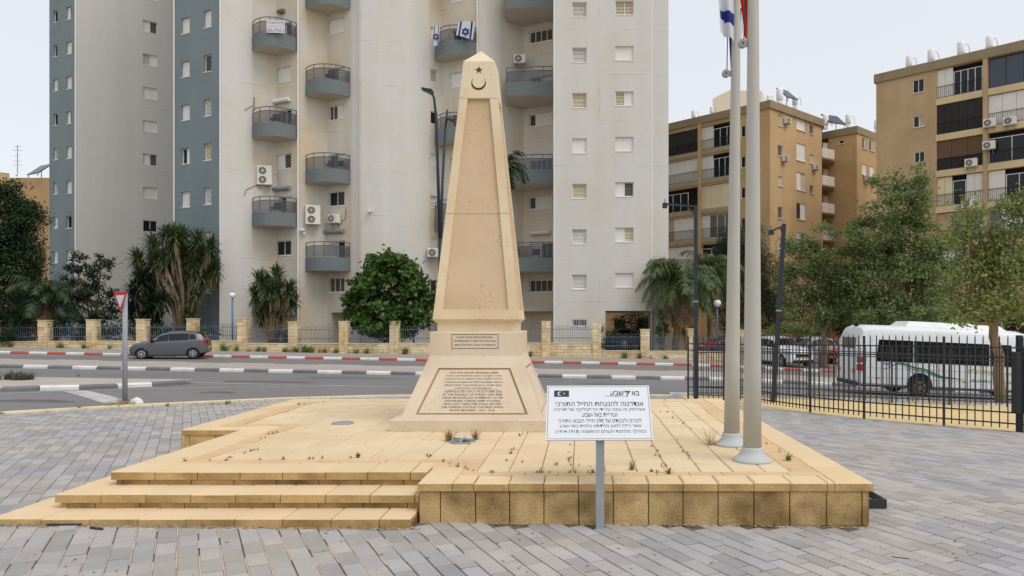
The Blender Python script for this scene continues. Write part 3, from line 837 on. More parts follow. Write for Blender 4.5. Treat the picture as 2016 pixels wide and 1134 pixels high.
mb = MB(); mb.box(-.03, .03, -BH / 2 + .005, .12, -.04, -.012); mb.box(-BW * .42, BW * .42, -.1, -.07, -.03, -.012); mb.build('bracket', m_grayp, sg, BM)
mb = MB(); e, t = .011, .0032
for (a, b, c_, d) in ((-BW / 2 + e, BW / 2 - e, BH / 2 - e - t, BH / 2 - e), (-BW / 2 + e, BW / 2 - e, -BH / 2 + e, -BH / 2 + e + t),
                      (-BW / 2 + e, -BW / 2 + e + t, -BH / 2 + e + t, BH / 2 - e - t), (BW / 2 - e - t, BW / 2 - e, -BH / 2 + e + t, BH / 2 - e - t)):
    mb.box(a, b, c_, d, 0, .0006)
mb.build('border_line', m_signk, sg, BM)
def bx(fx): return (fx - .5) * BW
def by(fy): return (.5 - fy) * BH
heb = [("אנדרטה להנצחת החייל התורכי", .51, .345, .845, .052, .02), ("אובליסק זה נבנה על-ידי הרפובליקה של תורכיה", .508, .458, .876, .042, .004), ("ועיריית באר-שבע", .508, .553, .335, .038, .004),
       ("לזכרם ולכבודם של 298 חיילי הצבא התורכי", .508, .655, .79, .040, .004), ("אשר נפלו למען מולדתם בחזית באר-שבע", .512, .755, .77, .040, .004), ("במהלך מלחמת העולם הראשונה (1914-1918)", .515, .855, .85, .042, .004)]
for s, fx, fy, w, h, bo in heb:
    bo = .008 if bo > .01 else 0.003
    add('lettering', text_mesh(rtl(s), m_signk, h, w * BW, bo), sg, BM @ Matrix.Translation((bx(fx), by(fy), .0007)))
add('lettering', text_mesh(rtl('בא'), m_signk, .044, .075 * BW, .012), sg, BM @ Matrix.Translation((bx(.865), by(.148), .0007)))
add('lettering', text_mesh(rtl('שבע'), m_signk, .044, .135 * BW, .012), sg, BM @ Matrix.Translation((bx(.683), by(.148), .0007)))
add('lettering', text_mesh(rtl('בירת ההזדמנויות של ישראל'), m_signk, .011, .20 * BW, .0), sg, BM @ Matrix.Translation((bx(.665), by(.205), .0007)))
u = BW
flat([(bx(.755), by(.105)), (bx(.786), by(.105)), (bx(.79), by(.135)), (bx(.762), by(.14))], .0006, m_signk, 'logo', sg, BM)
flat([(bx(.792), by(.105)), (bx(.818), by(.105)), (bx(.80), by(.15)), (bx(.785), by(.19)), (bx(.77), by(.19)), (bx(.785), by(.15))], .0006, m_signk, 'logo', sg, BM)
flat([(bx(.779) + .007 * math.cos(a * .6283), by(.21) + .007 * math.sin(a * .6283)) for a in range(10)], .0006, m_signk, 'logo', sg, BM)
mb = MB(); mb.box(bx(.07), bx(.215), by(.215), by(.095), 0, .0005); mb.build('flag_emblem', m_signk, sg, BM)
flat([(x + bx(.128), y + by(.155)) for x, y in crescent_poly(.021, 0, r2=.8, off=.28)], .0009, m_signw, 'crescent', sg, BM)
flat([(x + bx(.168), y + by(.155)) for x, y in star_poly(.0095, rot=math.pi)], .0009, m_signw, 'star', sg, BM)

# ------------------------------------------------------------------ flagpoles and flags
def flagpole(px_b, py_b, Yp, px_t, label, wb, wt, reel, Hh=8.6):
    xb = xat(px_b, Yp)
    p = empty('flagpole', (xb, Yp, PZ), label, 'flagpole', 'flagpoles on the platform')
    ztop = CAMZ + HZ / F * Yp - PZ                       # height at the upper edge of the picture
    lean = (xat(px_t, Yp) - xb) / ztop
    def rad(z): return (wb + (wt - wb) * z / ztop) / 2
    mb = MB(); n = 10
    mb.tube([(lean * Hh * i / n, 0, .1 + (Hh - .1) * i / n) for i in range(n + 1)], [max(.02, rad(Hh * i / n)) for i in range(n + 1)], 28)
    mb.build('pole', m_flagpole, p, smooth=True)
    mb = MB(); r = wb / 2
    mb.lathe((0, 0, 0), [(r * 2.12, 0), (r * 2.14, .012), (r * 1.95, .03), (r * 1.55, .052), (r * 1.28, .08), (r * 1.17, .115), (r * 1.14, .135), (r * 1.0, .138)], 32)
    mb.build('base_flange', m_flange, p, smooth=True)
    mb = MB(); mb.lathe((lean * Hh, 0, Hh), [(.03, 0), (.06, .03), (.06, .07), (.0, .1)], 16); mb.build('finial', m_flange, p, smooth=True)
    zr = zat(reel[1], Yp) - PZ; xr = xat(reel[0], Yp) - xb
    mb = MB(); mb.tube([(xr, -.02, zr), (xr, .02, zr)], .042, 20)
    mb.box(xr, lean * zr - rad(zr) * .6, -.012, .012, zr - .028, zr + .03)
    mb.build('winch', m_grayp, p)
    mb = MB(); mb.tube([(xr, -.021, zr), (xr, -.03, zr)], .008, 10); mb.build('winch_bolt', m_black, p)
    mb = MB(); mb.tube([(xr + .012, 0, zr + .03), (xr + .02, 0, zr + .5), (lean * Hh - .05, 0, Hh - .05)], .0055, 6); mb.build('halyard', m_black, p)
    return p
fp1 = flagpole(1481, 907, 6.92, 1483, 'nearer of the two pale grey flagpoles, holding the red flag', .178, .106, (1462, 86))
fp2 = flagpole(1440.5, 876, 7.80, 1450, 'farther pale grey flagpole behind, holding the blue and white flag', .173, .085, (1429, 145))
def cloth(name, label, W, H, nx, ny, shape, cmat, mats, cat='flag', group=None, M=None, parent=None):
    """hanging cloth with thickness: shape(u,v)->point, cmat(u,v)->material index"""
    mb = MB()
    for side in (0, 1):
        for j in range(ny + 1):
            for i in range(nx + 1):
                p = Vector(shape(i / nx, j / ny)); mb.v.append((p.x, p.y + (.004 if side else 0), p.z))
    n = (nx + 1) * (ny + 1)
    for side in (0, 1):
        for j in range(ny):
            for i in range(nx):
                a = side * n + j * (nx + 1) + i
                q = (a, a + 1, a + nx + 2, a + nx + 1)
                mb.f.append(q if not side else tuple(reversed(q))); mb.m.append(cmat((i + .5) / nx, (j + .5) / ny))
    o = mb.build(name, mats, parent, M, smooth=True)
    return tag(o, label, cat, group)
m_fw = mat('white_flag_cloth', S(228, 230, 238, 1.0), 0.8, 0.03, 4, trans=0.35)
m_fb = mat('blue_flag_cloth', S(42, 66, 150, 1.0), 0.8, 0.05, 4, trans=0.35)
m_fr = mat('red_flag_cloth', S(232, 78, 52, 1.0), 0.8, 0.05, 4, trans=0.35)
Yf = 7.72
def isr_near(u, v):    # lower fold of the blue and white flag left of the far pole
    px = 1446 - u * (36 - 6 * v) ; py = -60 + v * (118 + 22 * (1 - u)) + u * 10
    p = at(px, py, Yf); return (p.x, p.y + .03 * math.sin(u * 9 + v * 2) - .04 * u, p.z)
def isr_col(u, v):
    if u > .93 or v > .95: return 0
    return 1 if (.62 < v < .80 - .05 * u) or v < .12 else 0
cloth('flag', 'blue and white flag hanging folded from the farther flagpole', 0, 0, 14, 28, isr_near, isr_col, [m_fw, m_fb], group=None)
def isr_tail(u, v):    # its hanging corner behind the pole
    px = 1433 + u * (38 - 26 * v) + 6 * v; py = 30 + v * 112 - u * 20 * (1 - v)
    p = at(px, py, 7.93); return (p.x, p.y + .03 * math.sin(u * 8), p.z)
tail = cloth('flag_fold', None, 0, 0, 10, 20, isr_tail, lambda u, v: 1 if (u < .42 and v > .2) or (.5 < u < .75 and v < .42) else 0, [m_fw, m_fb], cat=None)
tail.parent = bpy.data.objects['flag']
def red_shape(u, v):
    px = 1473 - u * (23 - 17 * v); py = -70 + v * (160 - 30 * u)
    p = at(px, py, 6.98); return (p.x, p.y + .05 * u + .02 * math.sin(u * 10 + v), p.z)
cloth('flag', 'red flag hanging furled beside the nearer flagpole', 0, 0, 10, 20, red_shape, lambda u, v: 0, [m_fr])

# ------------------------------------------------------------------ floor lights, tray, stone
def disc_light(name, px, py, r, label, cat, spokes):
    Yd = F * (CAMZ - PZ) / (py - HZ); xd = xat(px, Yd)
    o = empty(name, (xd, Yd, PZ), label, cat)
    mb = MB(); mb.lathe((0, 0, 0), [(r, 0), (r, .012), (r * .93, .018), (r * .88, .016), (r * .86, .006)], 32); mb.build('rim', m_grayp, o, smooth=False)
    mb = MB(); mb.lathe((0, 0, 0), [(r * .85, .003), (r * .85, .007)], 32); mb.build('lens', m_glass if spokes else m_grayp, o)
    if spokes:
        for k in range(3):
            a = .5 + k * math.pi / 3; mb = MB()
            mb.bar((-r * .88 * math.cos(a), -r * .88 * math.sin(a), .02 + k * .004), (r * .88 * math.cos(a), r * .88 * math.sin(a), .02 + k * .004), .012); mb.build('guard_bar', m_grayp, o)
    return o
disc_light('floor_spotlight', 911, 870, .15, 'round floor spotlight with crossed guard bars below the obelisk', 'floor light', True)
disc_light('manhole_disc', 675, 834, .14, 'flat round metal disc set in the tiles left of the obelisk', 'floor disc', False)
tx, ty = 2.50, 6.57
mb = MB(); zt = gz(tx, ty)
tr_ = empty('plastic_tray', (tx, ty, zt), 'dark open tray lying on the pavers behind the right corner', 'tray')
for (a, b, c_, d) in ((0, .33, 0, .025), (0, .33, .455, .48), (.305, .33, .025, .455)): mb.box(a, b, c_, d, -.0, .085)
mb.build('rim', m_black, tr_)
mb = MB(); mb.box(0, .304, .026, .454, -.005, .025); mb.build('fill', m_sand, tr_)

def blades(name, spots, mat_, parent=None):
    """spots: (x, y, z, n, length, spread, width)"""
    V, Q = [], []
    for (x, y, z, n, L, sp, w) in spots:
        for _ in range(n):
            a = R.uniform(0, 2 * math.pi); t = R.uniform(0, sp); l = L * R.uniform(.5, 1)
            d = Vector((math.cos(a) * math.sin(t), math.sin(a) * math.sin(t), math.cos(t)))
            s = Vector((-math.sin(a), math.cos(a), 0)) * w
            b = Vector((x + R.gauss(0, L * .10), y + R.gauss(0, L * .10), z)); m_ = b + d * l * .55; e = b + d * l + Vector((math.cos(a), math.sin(a), -.35)) * l * .15
            k = len(V)
            V += [b - s, b + s, m_ + s * .8, m_ - s * .8, e + s * .15, e - s * .15]
            Q += [(k, k + 1, k + 2, k + 3), (k + 3, k + 2, k + 4, k + 5)]
    return add(name, np_mesh(name, np.array([tuple(v) for v in V]), np.array(Q), mat_), parent)
def podp(px, py, z=PZ):
    Y = F * (CAMZ - z) / (py - HZ); return xat(px, Y), Y, z
def weed(px, py, L, n, mat_, label, cat='weed', sp=1.0, w=.004, ground=None):
    x, y, z = podp(px, py) if ground is None else (*ong(px, py), None)
    if z is None: z = gz(x, y)
    o = blades('weed' if cat == 'weed' else 'grass_tuft', [(x, y, z, n, L, sp, w)], mat_)
    return tag(o, label, cat)
weed(884, 868, .17, 130, l_dry, 'dry grass tuft on the left rim of the floor spotlight', 'grass tuft', .7, .0022)
weed(936, 866, .15, 110, l_dry, 'dry grass tuft on the right rim of the floor spotlight', 'grass tuft', .7, .0022)
weed(1400, 876, .26, 40, l_dry, 'dry brown spiky weed beside the farther flagpole base', 'weed', 1.2, .0022)
weed(1552, 906, .10, 16, l_weed, 'small green weed growing right of the nearer flagpole base', 'weed', 1.1, .009)
weed(1318, 932, .07, 18, l_weed, 'low green weed on the front band right of the sign', 'weed', 1.2, .008)
weed(705, 901, .07, 16, l_weed, 'green weed at the top of the steps', 'weed', 1.1, .008)
weed(1245, 925, .10, 14, l_weed, 'thin green weed just right of the sign post', 'weed', .9, .006)
spots_w, spots_d = [], []
for (x0, y0, x1, y1, n) in ((1282, 872, 1312, 925, 9), (1330, 865, 1372, 920, 9), (1027, 851, 987, 928, 8), (1124, 868, 1119, 926, 8), (440, 905, 520, 880, 8), (360, 908, 700, 902, 12), (840, 897, 930, 928, 9),
                            (930, 930, 1170, 931, 12), (960, 905, 1300, 930, 8), (1290, 800, 1400, 870, 6), (500, 870, 560, 845, 5), (560, 800, 640, 792, 5), (1500, 870, 1560, 905, 4)):
    for i in range(n):
        t = R.random(); x, y, z = podp(x0 + (x1 - x0) * t + R.gauss(0, 3), y0 + (y1 - y0) * t)
        (spots_w if R.random() < .55 else spots_d).append((x, y, z, R.randint(4, 9), R.uniform(.02, .06), 1.2, .004))
tag(blades('green_weeds', spots_w, l_weed), kind='stuff')
for i in range(60):
    x, y = ong(R.uniform(0, 820), 1036 + R.random() * 6)
    spots_d.append((x, 5.80 + R.gauss(0, .01), gz(x, 5.8), R.randint(3, 7), R.uniform(.015, .04), 1.2, .003))
for i in range(50):
    x = R.uniform(-4.7, 2.6); y = R.uniform(4.6, 5.7); spots_d.append((x, y, gz(x, y) - .01, R.randint(3, 6), R.uniform(.012, .035), 1.1, .002))
tag(blades('dry_weeds', spots_d, l_dry), kind='stuff')

# ------------------------------------------------------------------ walls with real openings, windows, balconies
class Wall:
    """vertical wall through p0 along d (left to right as seen from the front); s runs along it"""
    def __init__(s, p0, d=None, p1=None):
        s.p = Vector((p0[0], p0[1]))
        s.d = (Vector((p1[0], p1[1])) - s.p) if p1 is not None else Vector((d[0], d[1]))
        s.len = s.d.length; s.d.normalize()
        s.inw = Vector((-s.d.y, s.d.x))
    def sat(s, px):                     # where the line of sight through picture column px meets the wall
        k = (px - CX) / F
        return (k * s.p.y - s.p.x) / (s.d.x - k * s.d.y)
    def zat(s, px, py):
        Y = s.p.y + s.d.y * s.sat(px); return zat(py, Y)
    def pt(s, u, z, depth=0.0):
        q = s.p + s.d * u + s.inw * depth; return Vector((q.x, q.y, z))
    def M(s, u, z, depth=0.0):
        o = s.pt(u, z, depth)
        return Matrix(((s.d.x, s.inw.x, 0, o.x), (s.d.y, s.inw.y, 0, o.y), (0, 0, 1, o.z), (0, 0, 0, 1)))
    def rect(s, px0, px1, py0, py1):
        u0, u1 = s.sat(px0), s.sat(px1); pm = (px0 + px1) / 2
        return (u0, u1, s.zat(pm, py1), s.zat(pm, py0))

def wall_faces(mb, W, u0, u1, z0, z1, holes, depth=0.16, mi=0, mir=None):
    us = sorted(set([u0, u1] + [h[0] for h in holes] + [h[1] for h in holes]))
    zs = sorted(set([z0, z1] + [h[2] for h in holes] + [h[3] for h in holes]))
    us = [u for u in us if u0 - 1e-6 <= u <= u1 + 1e-6]; zs = [z for z in zs if z0 - 1e-6 <= z <= z1 + 1e-6]
    for i in range(len(us) - 1):
        run = None
        for j in range(len(zs) - 1):
            cu, cz = (us[i] + us[i + 1]) / 2, (zs[j] + zs[j + 1]) / 2
            if any(h[0] < cu < h[1] and h[2] < cz < h[3] for h in holes): continue
            mb.face([W.pt(us[i], zs[j]), W.pt(us[i + 1], zs[j]), W.pt(us[i + 1], zs[j + 1]), W.pt(us[i], zs[j + 1])], mi)
    mr = mi if mir is None else mir
    for h in holes:
        d = h[4] if len(h) > 4 else depth
        a, b, c, e = W.pt(h[0], h[2]), W.pt(h[1], h[2]), W.pt(h[1], h[3]), W.pt(h[0], h[3])
        A, B, C, E_ = W.pt(h[0], h[2], d), W.pt(h[1], h[2], d), W.pt(h[1], h[3], d), W.pt(h[0], h[3], d)
        for q in ((a, b, B, A), (b, c, C, B), (c, e, E_, C), (e, a, A, E_)): mb.face(q, mr)

MC = {}
def frame_mesh(w, h, n, m=m_white, t=.045, sill=True):
    k = ('f', round(w, 2), round(h, 2), n, m.name, sill)
    if k not in MC:
        mb = MB()
        mb.box(0, w, -.02, .05, h - t, h); mb.box(0, w, -.02, .05, 0, t); mb.box(0, t, -.02, .05, t, h - t); mb.box(w - t, w, -.02, .05, t, h - t)
        for i in range(1, n): mb.box(w * i / n - t / 2, w * i / n + t / 2, -.01, .045, t, h - t)
        if sill: mb.box(-.04, w + .04, -.16, -.02, -.05, -.004)
        MC[k] = mb.mesh('window_frame', m)
    return MC[k]
def shutter_mesh(w, h, kind):
    k = ('s', round(w, 2), round(h, 2), kind)
    if k not in MC:
        mb = MB()
        if kind in ('w', 'c'):             # closed panel of vertical boards
            n = max(2, int(w / .16))
            for i in range(n): mb.box(w * i / n + .004, w * (i + 1) / n - .004, 0, .03, 0, h)
            MC[k] = mb.mesh('shutter', m_shut if kind == 'w' else m_cream)
        elif kind in ('l', 'L', 'k'):           # louvres: horizontal slats over darkness
            n = max(4, int(h / .085))
            mb.box(0, w, .035, .04, 0, h, 1)
            for i in range(n):
                z = h * (i + .5) / n
                mb.hexa([(0, 0, z - .036), (w, 0, z - .036), (w, .028, z + .028), (0, .028, z + .028), (0, .006, z - .039), (w, .006, z - .039), (w, .033, z + .024), (0, .033, z + .024)], 0)
            MC[k] = mb.mesh('shutter', [{'l': m_shut, 'L': m_louv, 'k': m_cream}[kind], m_dark])
        elif kind in ('g', 'b'):
            mb.box(0, w, .01, .02, 0, h); MC[k] = mb.mesh('pane', m_glass if kind == 'g' else m_bglass)
        else:
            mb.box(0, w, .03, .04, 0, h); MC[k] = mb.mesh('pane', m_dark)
    return MC[k]
def window(par, PL_, W, r, panels, depth=.135, m=m_white, sill=True):
    """r = (u0,u1,z0,z1); panels: string, one letter per sash"""
    u0, u1, z0, z1 = r[:4]; w, h = u1 - u0, z1 - z0; n = len(panels); t = .045
    o = add('window', frame_mesh(w, h, n, m, t, sill), par, Matrix.Translation(-PL_) @ W.M(u0, z0, depth))
    for i, ch in enumerate(panels):
        a = t if i == 0 else w * i / n + t / 2; b = w - t if i == n - 1 else w * (i + 1) / n - t / 2
        me = shutter_mesh(round(b - a, 2), round(h - 2 * t, 2), ch)
        add(me.name.split('.')[0], me, o, Matrix.Translation((a, .005, t)))
    return o
def prism_world(mb, poly, z0, z1, PL_, mi=0, **k): mb.prism([(p[0] - PL_.x, p[1] - PL_.y) for p in poly], z0 - PL_.z, z1 - PL_.z, mi, **k)

# ------------------------------------------------------------------ the white and blue-grey tower
TL = Vector((-16.0, 52.0, -0.5))
tower = empty('tower_block', TL, 'tall white residential tower with blue-grey side walls and rounded balconies', 'building')
P = {'b0': (-27.83, 48.71), 'p0': (-23.67, 46.8), 'p1': (-20.93, 49.0), 'p2': (-19.01, 48.12), 'p3': (-17.54, 49.3), 'p4': (-14.87, 48.07), 'c1': (-13.6, 48.12), 'c2': (-12.3, 48.5), 'c3': (-11.3, 49.0),
     'p5': (-10.56, 49.6), 'p6': (-9.76, 50.24), 'p7': (-7.03, 48.99), 'p8': (-4.14, 51.3), 'p9': (-1.94, 50.29), 'f0': (-1.75, 46.2), 'f1': (4.62, 46.2), 'f2': (4.62, 46.5), 'f3': (5.75, 46.5),
     'g0': (-42.4, 59.8), 'h0': (-45.87, 61.4), 'g1': (-35.7, 65.2), 'r1': (6.0, 60.0)}
ZT, ZB = 41.0, -1.6
FL = 2.95
def colwin(W, px0, px1, zc0, h, ks): 
    u0, u1 = W.sat(px0), W.sat(px1)
    return [(u0, u1, zc0 + FL * k - h / 2, zc0 + FL * k + h / 2) for k in ks]
def wall_part(name, segs, m, mirs=None):
    mb = MB()
    for (W, u0, u1, holes, z0, z1) in segs: wall_faces(mb, W, u0, u1, z0, z1, holes)
    mb.v = [tuple(Vector(v) - TL) for v in mb.v]
    return mb.build(name, m, tower)
# facing projection
Wf = Wall(P['f0'], p1=P['f1'])
cA = colwin(Wf, 1126.5, 1155, 4.24, .95, range(12)); cB = colwin(Wf, 1211.5, 1247.5, 4.36, .92, range(12))
low_win = (Wf.sat(1127), Wf.sat(1156), zat(642, 46.2), zat(629, 46.2))
passage = (Wf.sat(1192), Wf.sat(1286), ZB + .3, zat(612, 46.2), 3.2)
wall_part('front_wall', [(Wf, 0, Wf.len, cA + cB + [low_win, passage], ZB, ZT)], m_tw)
stA = ['l', 'w', 'l', 'l', 'k', 'l', 'l', 'l', 'w', 'l', 'l', 'w']; stB = ['ww', 'kw', 'wL', 'ww', 'kw', 'ww', 'kk', 'ww', 'wk', 'ww', 'ww', 'kw']
stA = ['l', 'l', 'k', 'w', 'k', 'l', 'l', 'l', 'w', 'l', 'l', 'w']; stB = ['ww', 'wk', 'wL', 'ww', 'kw', 'ww', 'kk', 'ww', 'wk', 'ww', 'ww', 'kw']
for r, s in zip(cA, stA): window(tower, TL, Wf, r, s)
for r, s in zip(cB, stB): window(tower, TL, Wf, r, s)
o = window(tower, TL, Wf, low_win, 'dd')
mb = MB(); w_, h_ = low_win[1] - low_win[0], low_win[3] - low_win[2]
for i in range(9): mb.box(w_ * (i + .5) / 9 - .012, w_ * (i + .5) / 9 + .012, -.12, -.10, .0, h_)
mb.build('bar_grille', m_white, o)
Ws, W2 = Wall(P['f1'], p1=P['f2']), Wall(P['f2'], p1=P['f3'])
Wr = Wall(P['f3'], p1=P['r1'])
wall_part('side_wall', [(Ws, 0, Ws.len, [], ZB, ZT), (W2, 0, W2.len, [], ZB, ZT), (Wr, 0, Wr.len, [], ZB, ZT), (Wall(P['p9'], p1=P['f0']), 0, 4.1, [], ZB, ZT)], m_tw)
# passage lining: ceiling, side walls, floor
mb = MB()
pu0, pu1, pz1 = passage[0], passage[1], passage[3]
for (a, b) in (((pu0, 3.2), (pu0, 3.6)), ):
    pass
mb.box(P['f0'][0] + pu0 - 6 - TL.x, P['f0'][0] + pu1 + 1.3 - TL.x, 49.4 - TL.y, 58 - TL.y, pz1 + .02 - TL.z, pz1 + .3 - TL.z)
mb.box(P['f0'][0] + pu0 - .3 - TL.x, P['f0'][0] + pu0 - .002 - TL.x, 46.35 - TL.y, 51 - TL.y, ZB - TL.z, pz1 - TL.z)
mb.build('passage', m_tsoff, tower)
# saw-tooth niches
nz = {}
def niche(name, a, b, c, wins, m):
    Wa, Wb = Wall(P[a], p1=P[b]), Wall(P[b], p1=P[c])
    holesA = [w[1] for w in wins if w[0] == 'a']; holesB = [w[1] for w in wins if w[0] == 'b']
    return Wa, Wb
Wa1, Wb1 = Wall(P['p0'], p1=P['p1']), Wall(P['p1'], p1=P['p2'])
Wa2, Wb2 = Wall(P['p2'], p1=P['p3']), Wall(P['p3'], p1=P['p4'])
Wa3, Wb3 = Wall(P['p5'], p1=P['p6']), Wall(P['p6'], p1=P['p7'])
Wa4, Wb4 = Wall(P['p7'], p1=P['p8']), Wall(P['p8'], p1=P['p9'])
zE = [3.02 + 5.95 * k for k in range(7)]       # parapet tops, first and third niche
zO = [6.00 + 5.95 * k for k in range(6)]       # parapet tops, second and fourth niche
def bwin(W, px0, px1, zc, h): return (W.sat(px0), W.sat(px1), zc - h / 2, zc + h / 2)
w1 = [bwin(Wb1, 543.5, 573, 6.70 + 5.95 * k, 1.0) for k in range(6)]
d1 = [bwin(Wb1, 549, 574, z - .88 + 1.05, 2.1) for z in zE[1:]]
w2 = [bwin(Wb2, 647, 678, 4.20 + 5.95 * k - .02, .98) for k in range(7)]
d2 = [bwin(Wb2, 648, 679, z - .88 + 1.05, 2.1) for z in zO]
w3 = [bwin(Wb3, 886, 914, 6.7 + 5.95 * k, 1.0) for k in range(6)]
d3 = [bwin(Wb3, 890, 925, z - .88 + 1.05, 2.1) for z in zE[1:]]
w3a = [bwin(Wa3, 848, 861, 4.15 + FL * k, .85) for k in range(12)]
w4 = [bwin(Wb4, 1042, 1087, 4.20 + 5.95 * k, .85) for k in range(7)]
d4 = [bwin(Wb4, 1043, 1087, z - .88 + 1.05, 2.1) for z in zO]
door2 = (Wb2.sat(652), Wb2.sat(690), ZB + .3, zat(615, 48.5), 1.6)
hw = 1.05
wall_part('niche_wall', [(Wa1, Wa1.sat(497), Wa1.len, [], ZB, ZT), (Wb1, 0, Wb1.len, w1 + d1, ZB, ZT), (Wa2, 0, Wa2.len, [], ZB, ZT), (Wb2, 0, Wb2.sat(692), w2 + d2 + [door2], ZB, ZT),
                         (Wa3, 0, Wa3.len, w3a, ZB, ZT), (Wb3, 0, Wb3.len, w3 + d3, ZB, ZT), (Wa4, Wa4.sat(985), Wa4.len, [], ZB, ZT), (Wb4, 0, Wb4.len, w4 + d4, ZB, ZT)], m_tniche)
wall_part('white_wall', [(Wa1, 0, Wa1.sat(497), [], ZB, ZT), (Wb2, Wb2.sat(692), Wb2.len, [], ZB, ZT), (Wa4, 0, Wa4.sat(985), [], ZB, ZT)], m_tw)
mb = MB()
cv = [Vector(P[k]) for k in ('p4', 'c1', 'c2', 'c3', 'p5')]
fine_ = []
for i in range(len(cv) - 1):
    p0_, p1_, p2_, p3_ = cv[max(i - 1, 0)], cv[i], cv[i + 1], cv[min(i + 2, len(cv) - 1)]
    for k in range(5):
        t = k / 5
        fine_.append(.5 * ((2 * p1_) + (p2_ - p0_) * t + (2 * p0_ - 5 * p1_ + 4 * p2_ - p3_) * t * t + (3 * p1_ - p0_ - 3 * p2_ + p3_) * t ** 3))
fine_.append(cv[-1])
for i, q in enumerate(fine_): mb.v += [(q.x - TL.x, q.y - TL.y, ZB - TL.z), (q.x - TL.x, q.y - TL.y, ZT - TL.z)]
for i in range(len(fine_) - 1): mb.f.append((2 * i, 2 * i + 2, 2 * i + 3, 2 * i + 1)); mb.m.append(0)
mb.build('curved_wall', m_tw, tower, smooth=True)
for i, r in enumerate(w1): window(tower, TL, Wb1, r, ['gg', 'wL', 'ww', 'ww', 'wL', 'ww'][i])
for i, r in enumerate(w2): window(tower, TL, Wb2, r, ['LLL', 'gg', 'LLww', 'www', 'LLw', 'ww', 'ww'][i])
for i, r in enumerate(w3): window(tower, TL, Wb3, r, ['ww', 'gw', 'ww', 'ww', 'wL', 'ww'][i])
for i, r in enumerate(w3a): window(tower, TL, Wa3, r, 'gwlwdkwllwww'[i % 12], sill=False)
for i, r in enumerate(w4): window(tower, TL, Wb4, r, ['LLLL', 'gwww', 'Lwww', 'LLLL', 'wwLL', 'LLLL', 'wwww'][i])
for W, ds, st in ((Wb1, d1, ['bw', 'gd', 'wg', 'gg', 'ww', 'gg']), (Wb2, d2, ['ld', 'gw', 'dw', 'gg', 'ww', 'gg']), (Wb3, d3, ['gg', 'bg', 'dg', 'gg', 'gg', 'ww']), (Wb4, d4, ['wwgg', 'bbbb', 'gbww', 'bbgg', 'wwgg', 'bbbb'])):
    for r, s in zip(ds, st): window(tower, TL, W, r, s, sill=False)
# blue and grey walls
WB_ = Wall(P['b0'], p1=P['p0'])
bl1 = colwin(WB_, 357, 373.5, 4.05, 1.05, range(12)); bl2 = colwin(WB_, 401.5, 416, 4.12, 1.12, range(12))
bl0 = [(WB_.sat(403), WB_.sat(418), zat(658, 47.5), zat(642, 47.5))]
wall_part('blue_wall', [(WB_, 0, WB_.len, bl1[1:] + bl2 + bl0, ZB, ZT), (Wall(P['g1'], p1=P['b0']), 0, 18.3, [], ZB, ZT)], m_tblue)
for i, r in enumerate(bl1[1:]): window(tower, TL, WB_, r, ['w', 'w', 'dw', 'w', 'w', 'w', 'w', 'w', 'w', 'w', 'w'][i])
for i, r in enumerate(bl2): window(tower, TL, WB_, r, ['wd', 'w', 'l', 'k', 'l', 'L', 'w', 'w', 'l', 'w', 'w', 'w'][i])
window(tower, TL, WB_, bl0[0], 'kd')
WG = Wall(P['g0'], p1=P['g1'])
gw = colwin(WG, 281.5, 309.5, 4.22, 1.0, range(2, 12))
wall_part('grey_wall', [(WG, 0, WG.len, gw, ZB, ZT)], m_tgray)
for i, r in enumerate(gw): window(tower, TL, WG, r, ['dd', 'ww', 'wL', 'ww', 'ww', 'lw', 'wL', 'ww', 'ww', 'ww'][i])
WH = Wall(P['h0'], p1=P['g0'])
f1_ = colwin(WH, 105, 113.5, 4.25, 1.0, range(1, 12)); f2_ = colwin(WH, 130.5, 141, 4.2, 1.05, range(1, 12))
wall_part('far_blue_wall', [(WH, 0, WH.len, f1_ + f2_, ZB, ZT)], m_tblue)
for i, r in enumerate(f1_): window(tower, TL, WH, r, 'wwlldwLdwww'[i])
for i, r in enumerate(f2_): window(tower, TL, WH, r, ['w', 'd', 'w', 'w', 'wd', 'w', 'w', 'wd', 'w', 'w', 'w'][i])
# roof slab closing the block
mb = MB()
prism_world(mb, [P['h0'], P['g0'], P['g1'], P['b0'], P['p0'], P['p1'], P['p2'], P['p3'], P['p4'], P['p5'], P['p6'], P['p7'], P['p8'], P['p9'], P['f0'], P['f1'], P['f3'], P['r1'], (-46, 75)], ZT - .2, ZT + .6, TL)
mb.build('roof', m_tw, tower)
# corner strips and drainpipes
def vstrip(px, W, u, m, w=.10, name='drainpipe', z1=ZT, z0=ZB + .8):
    mb = MB(); q = W.pt(u, 0, -.03); mb.box(q.x - w / 2 - TL.x, q.x + w / 2 - TL.x, q.y - .05 - TL.y, q.y + .02 - TL.y, z0 - TL.z, z1 - TL.z); return mb.build(name, m, tower)
vstrip(0, Wb1, Wb1.len - .1, m_white, .09); vstrip(0, WB_, WB_.len - .03, m_white, .07, 'corner_strip'); vstrip(0, WB_, .03, m_white, .07, 'corner_strip')
vstrip(0, WH, WH.len - .04, m_white, .12, 'corner_strip'); vstrip(0, Wb2, Wb2.len - .02, m_tniche, .08); vstrip(0, Wf, .03, m_white, .07, 'corner_strip'); vstrip(0, W2, .03, m_white, .10)
vstrip(0, Wb3, Wb3.len - .08, m_white, .08)

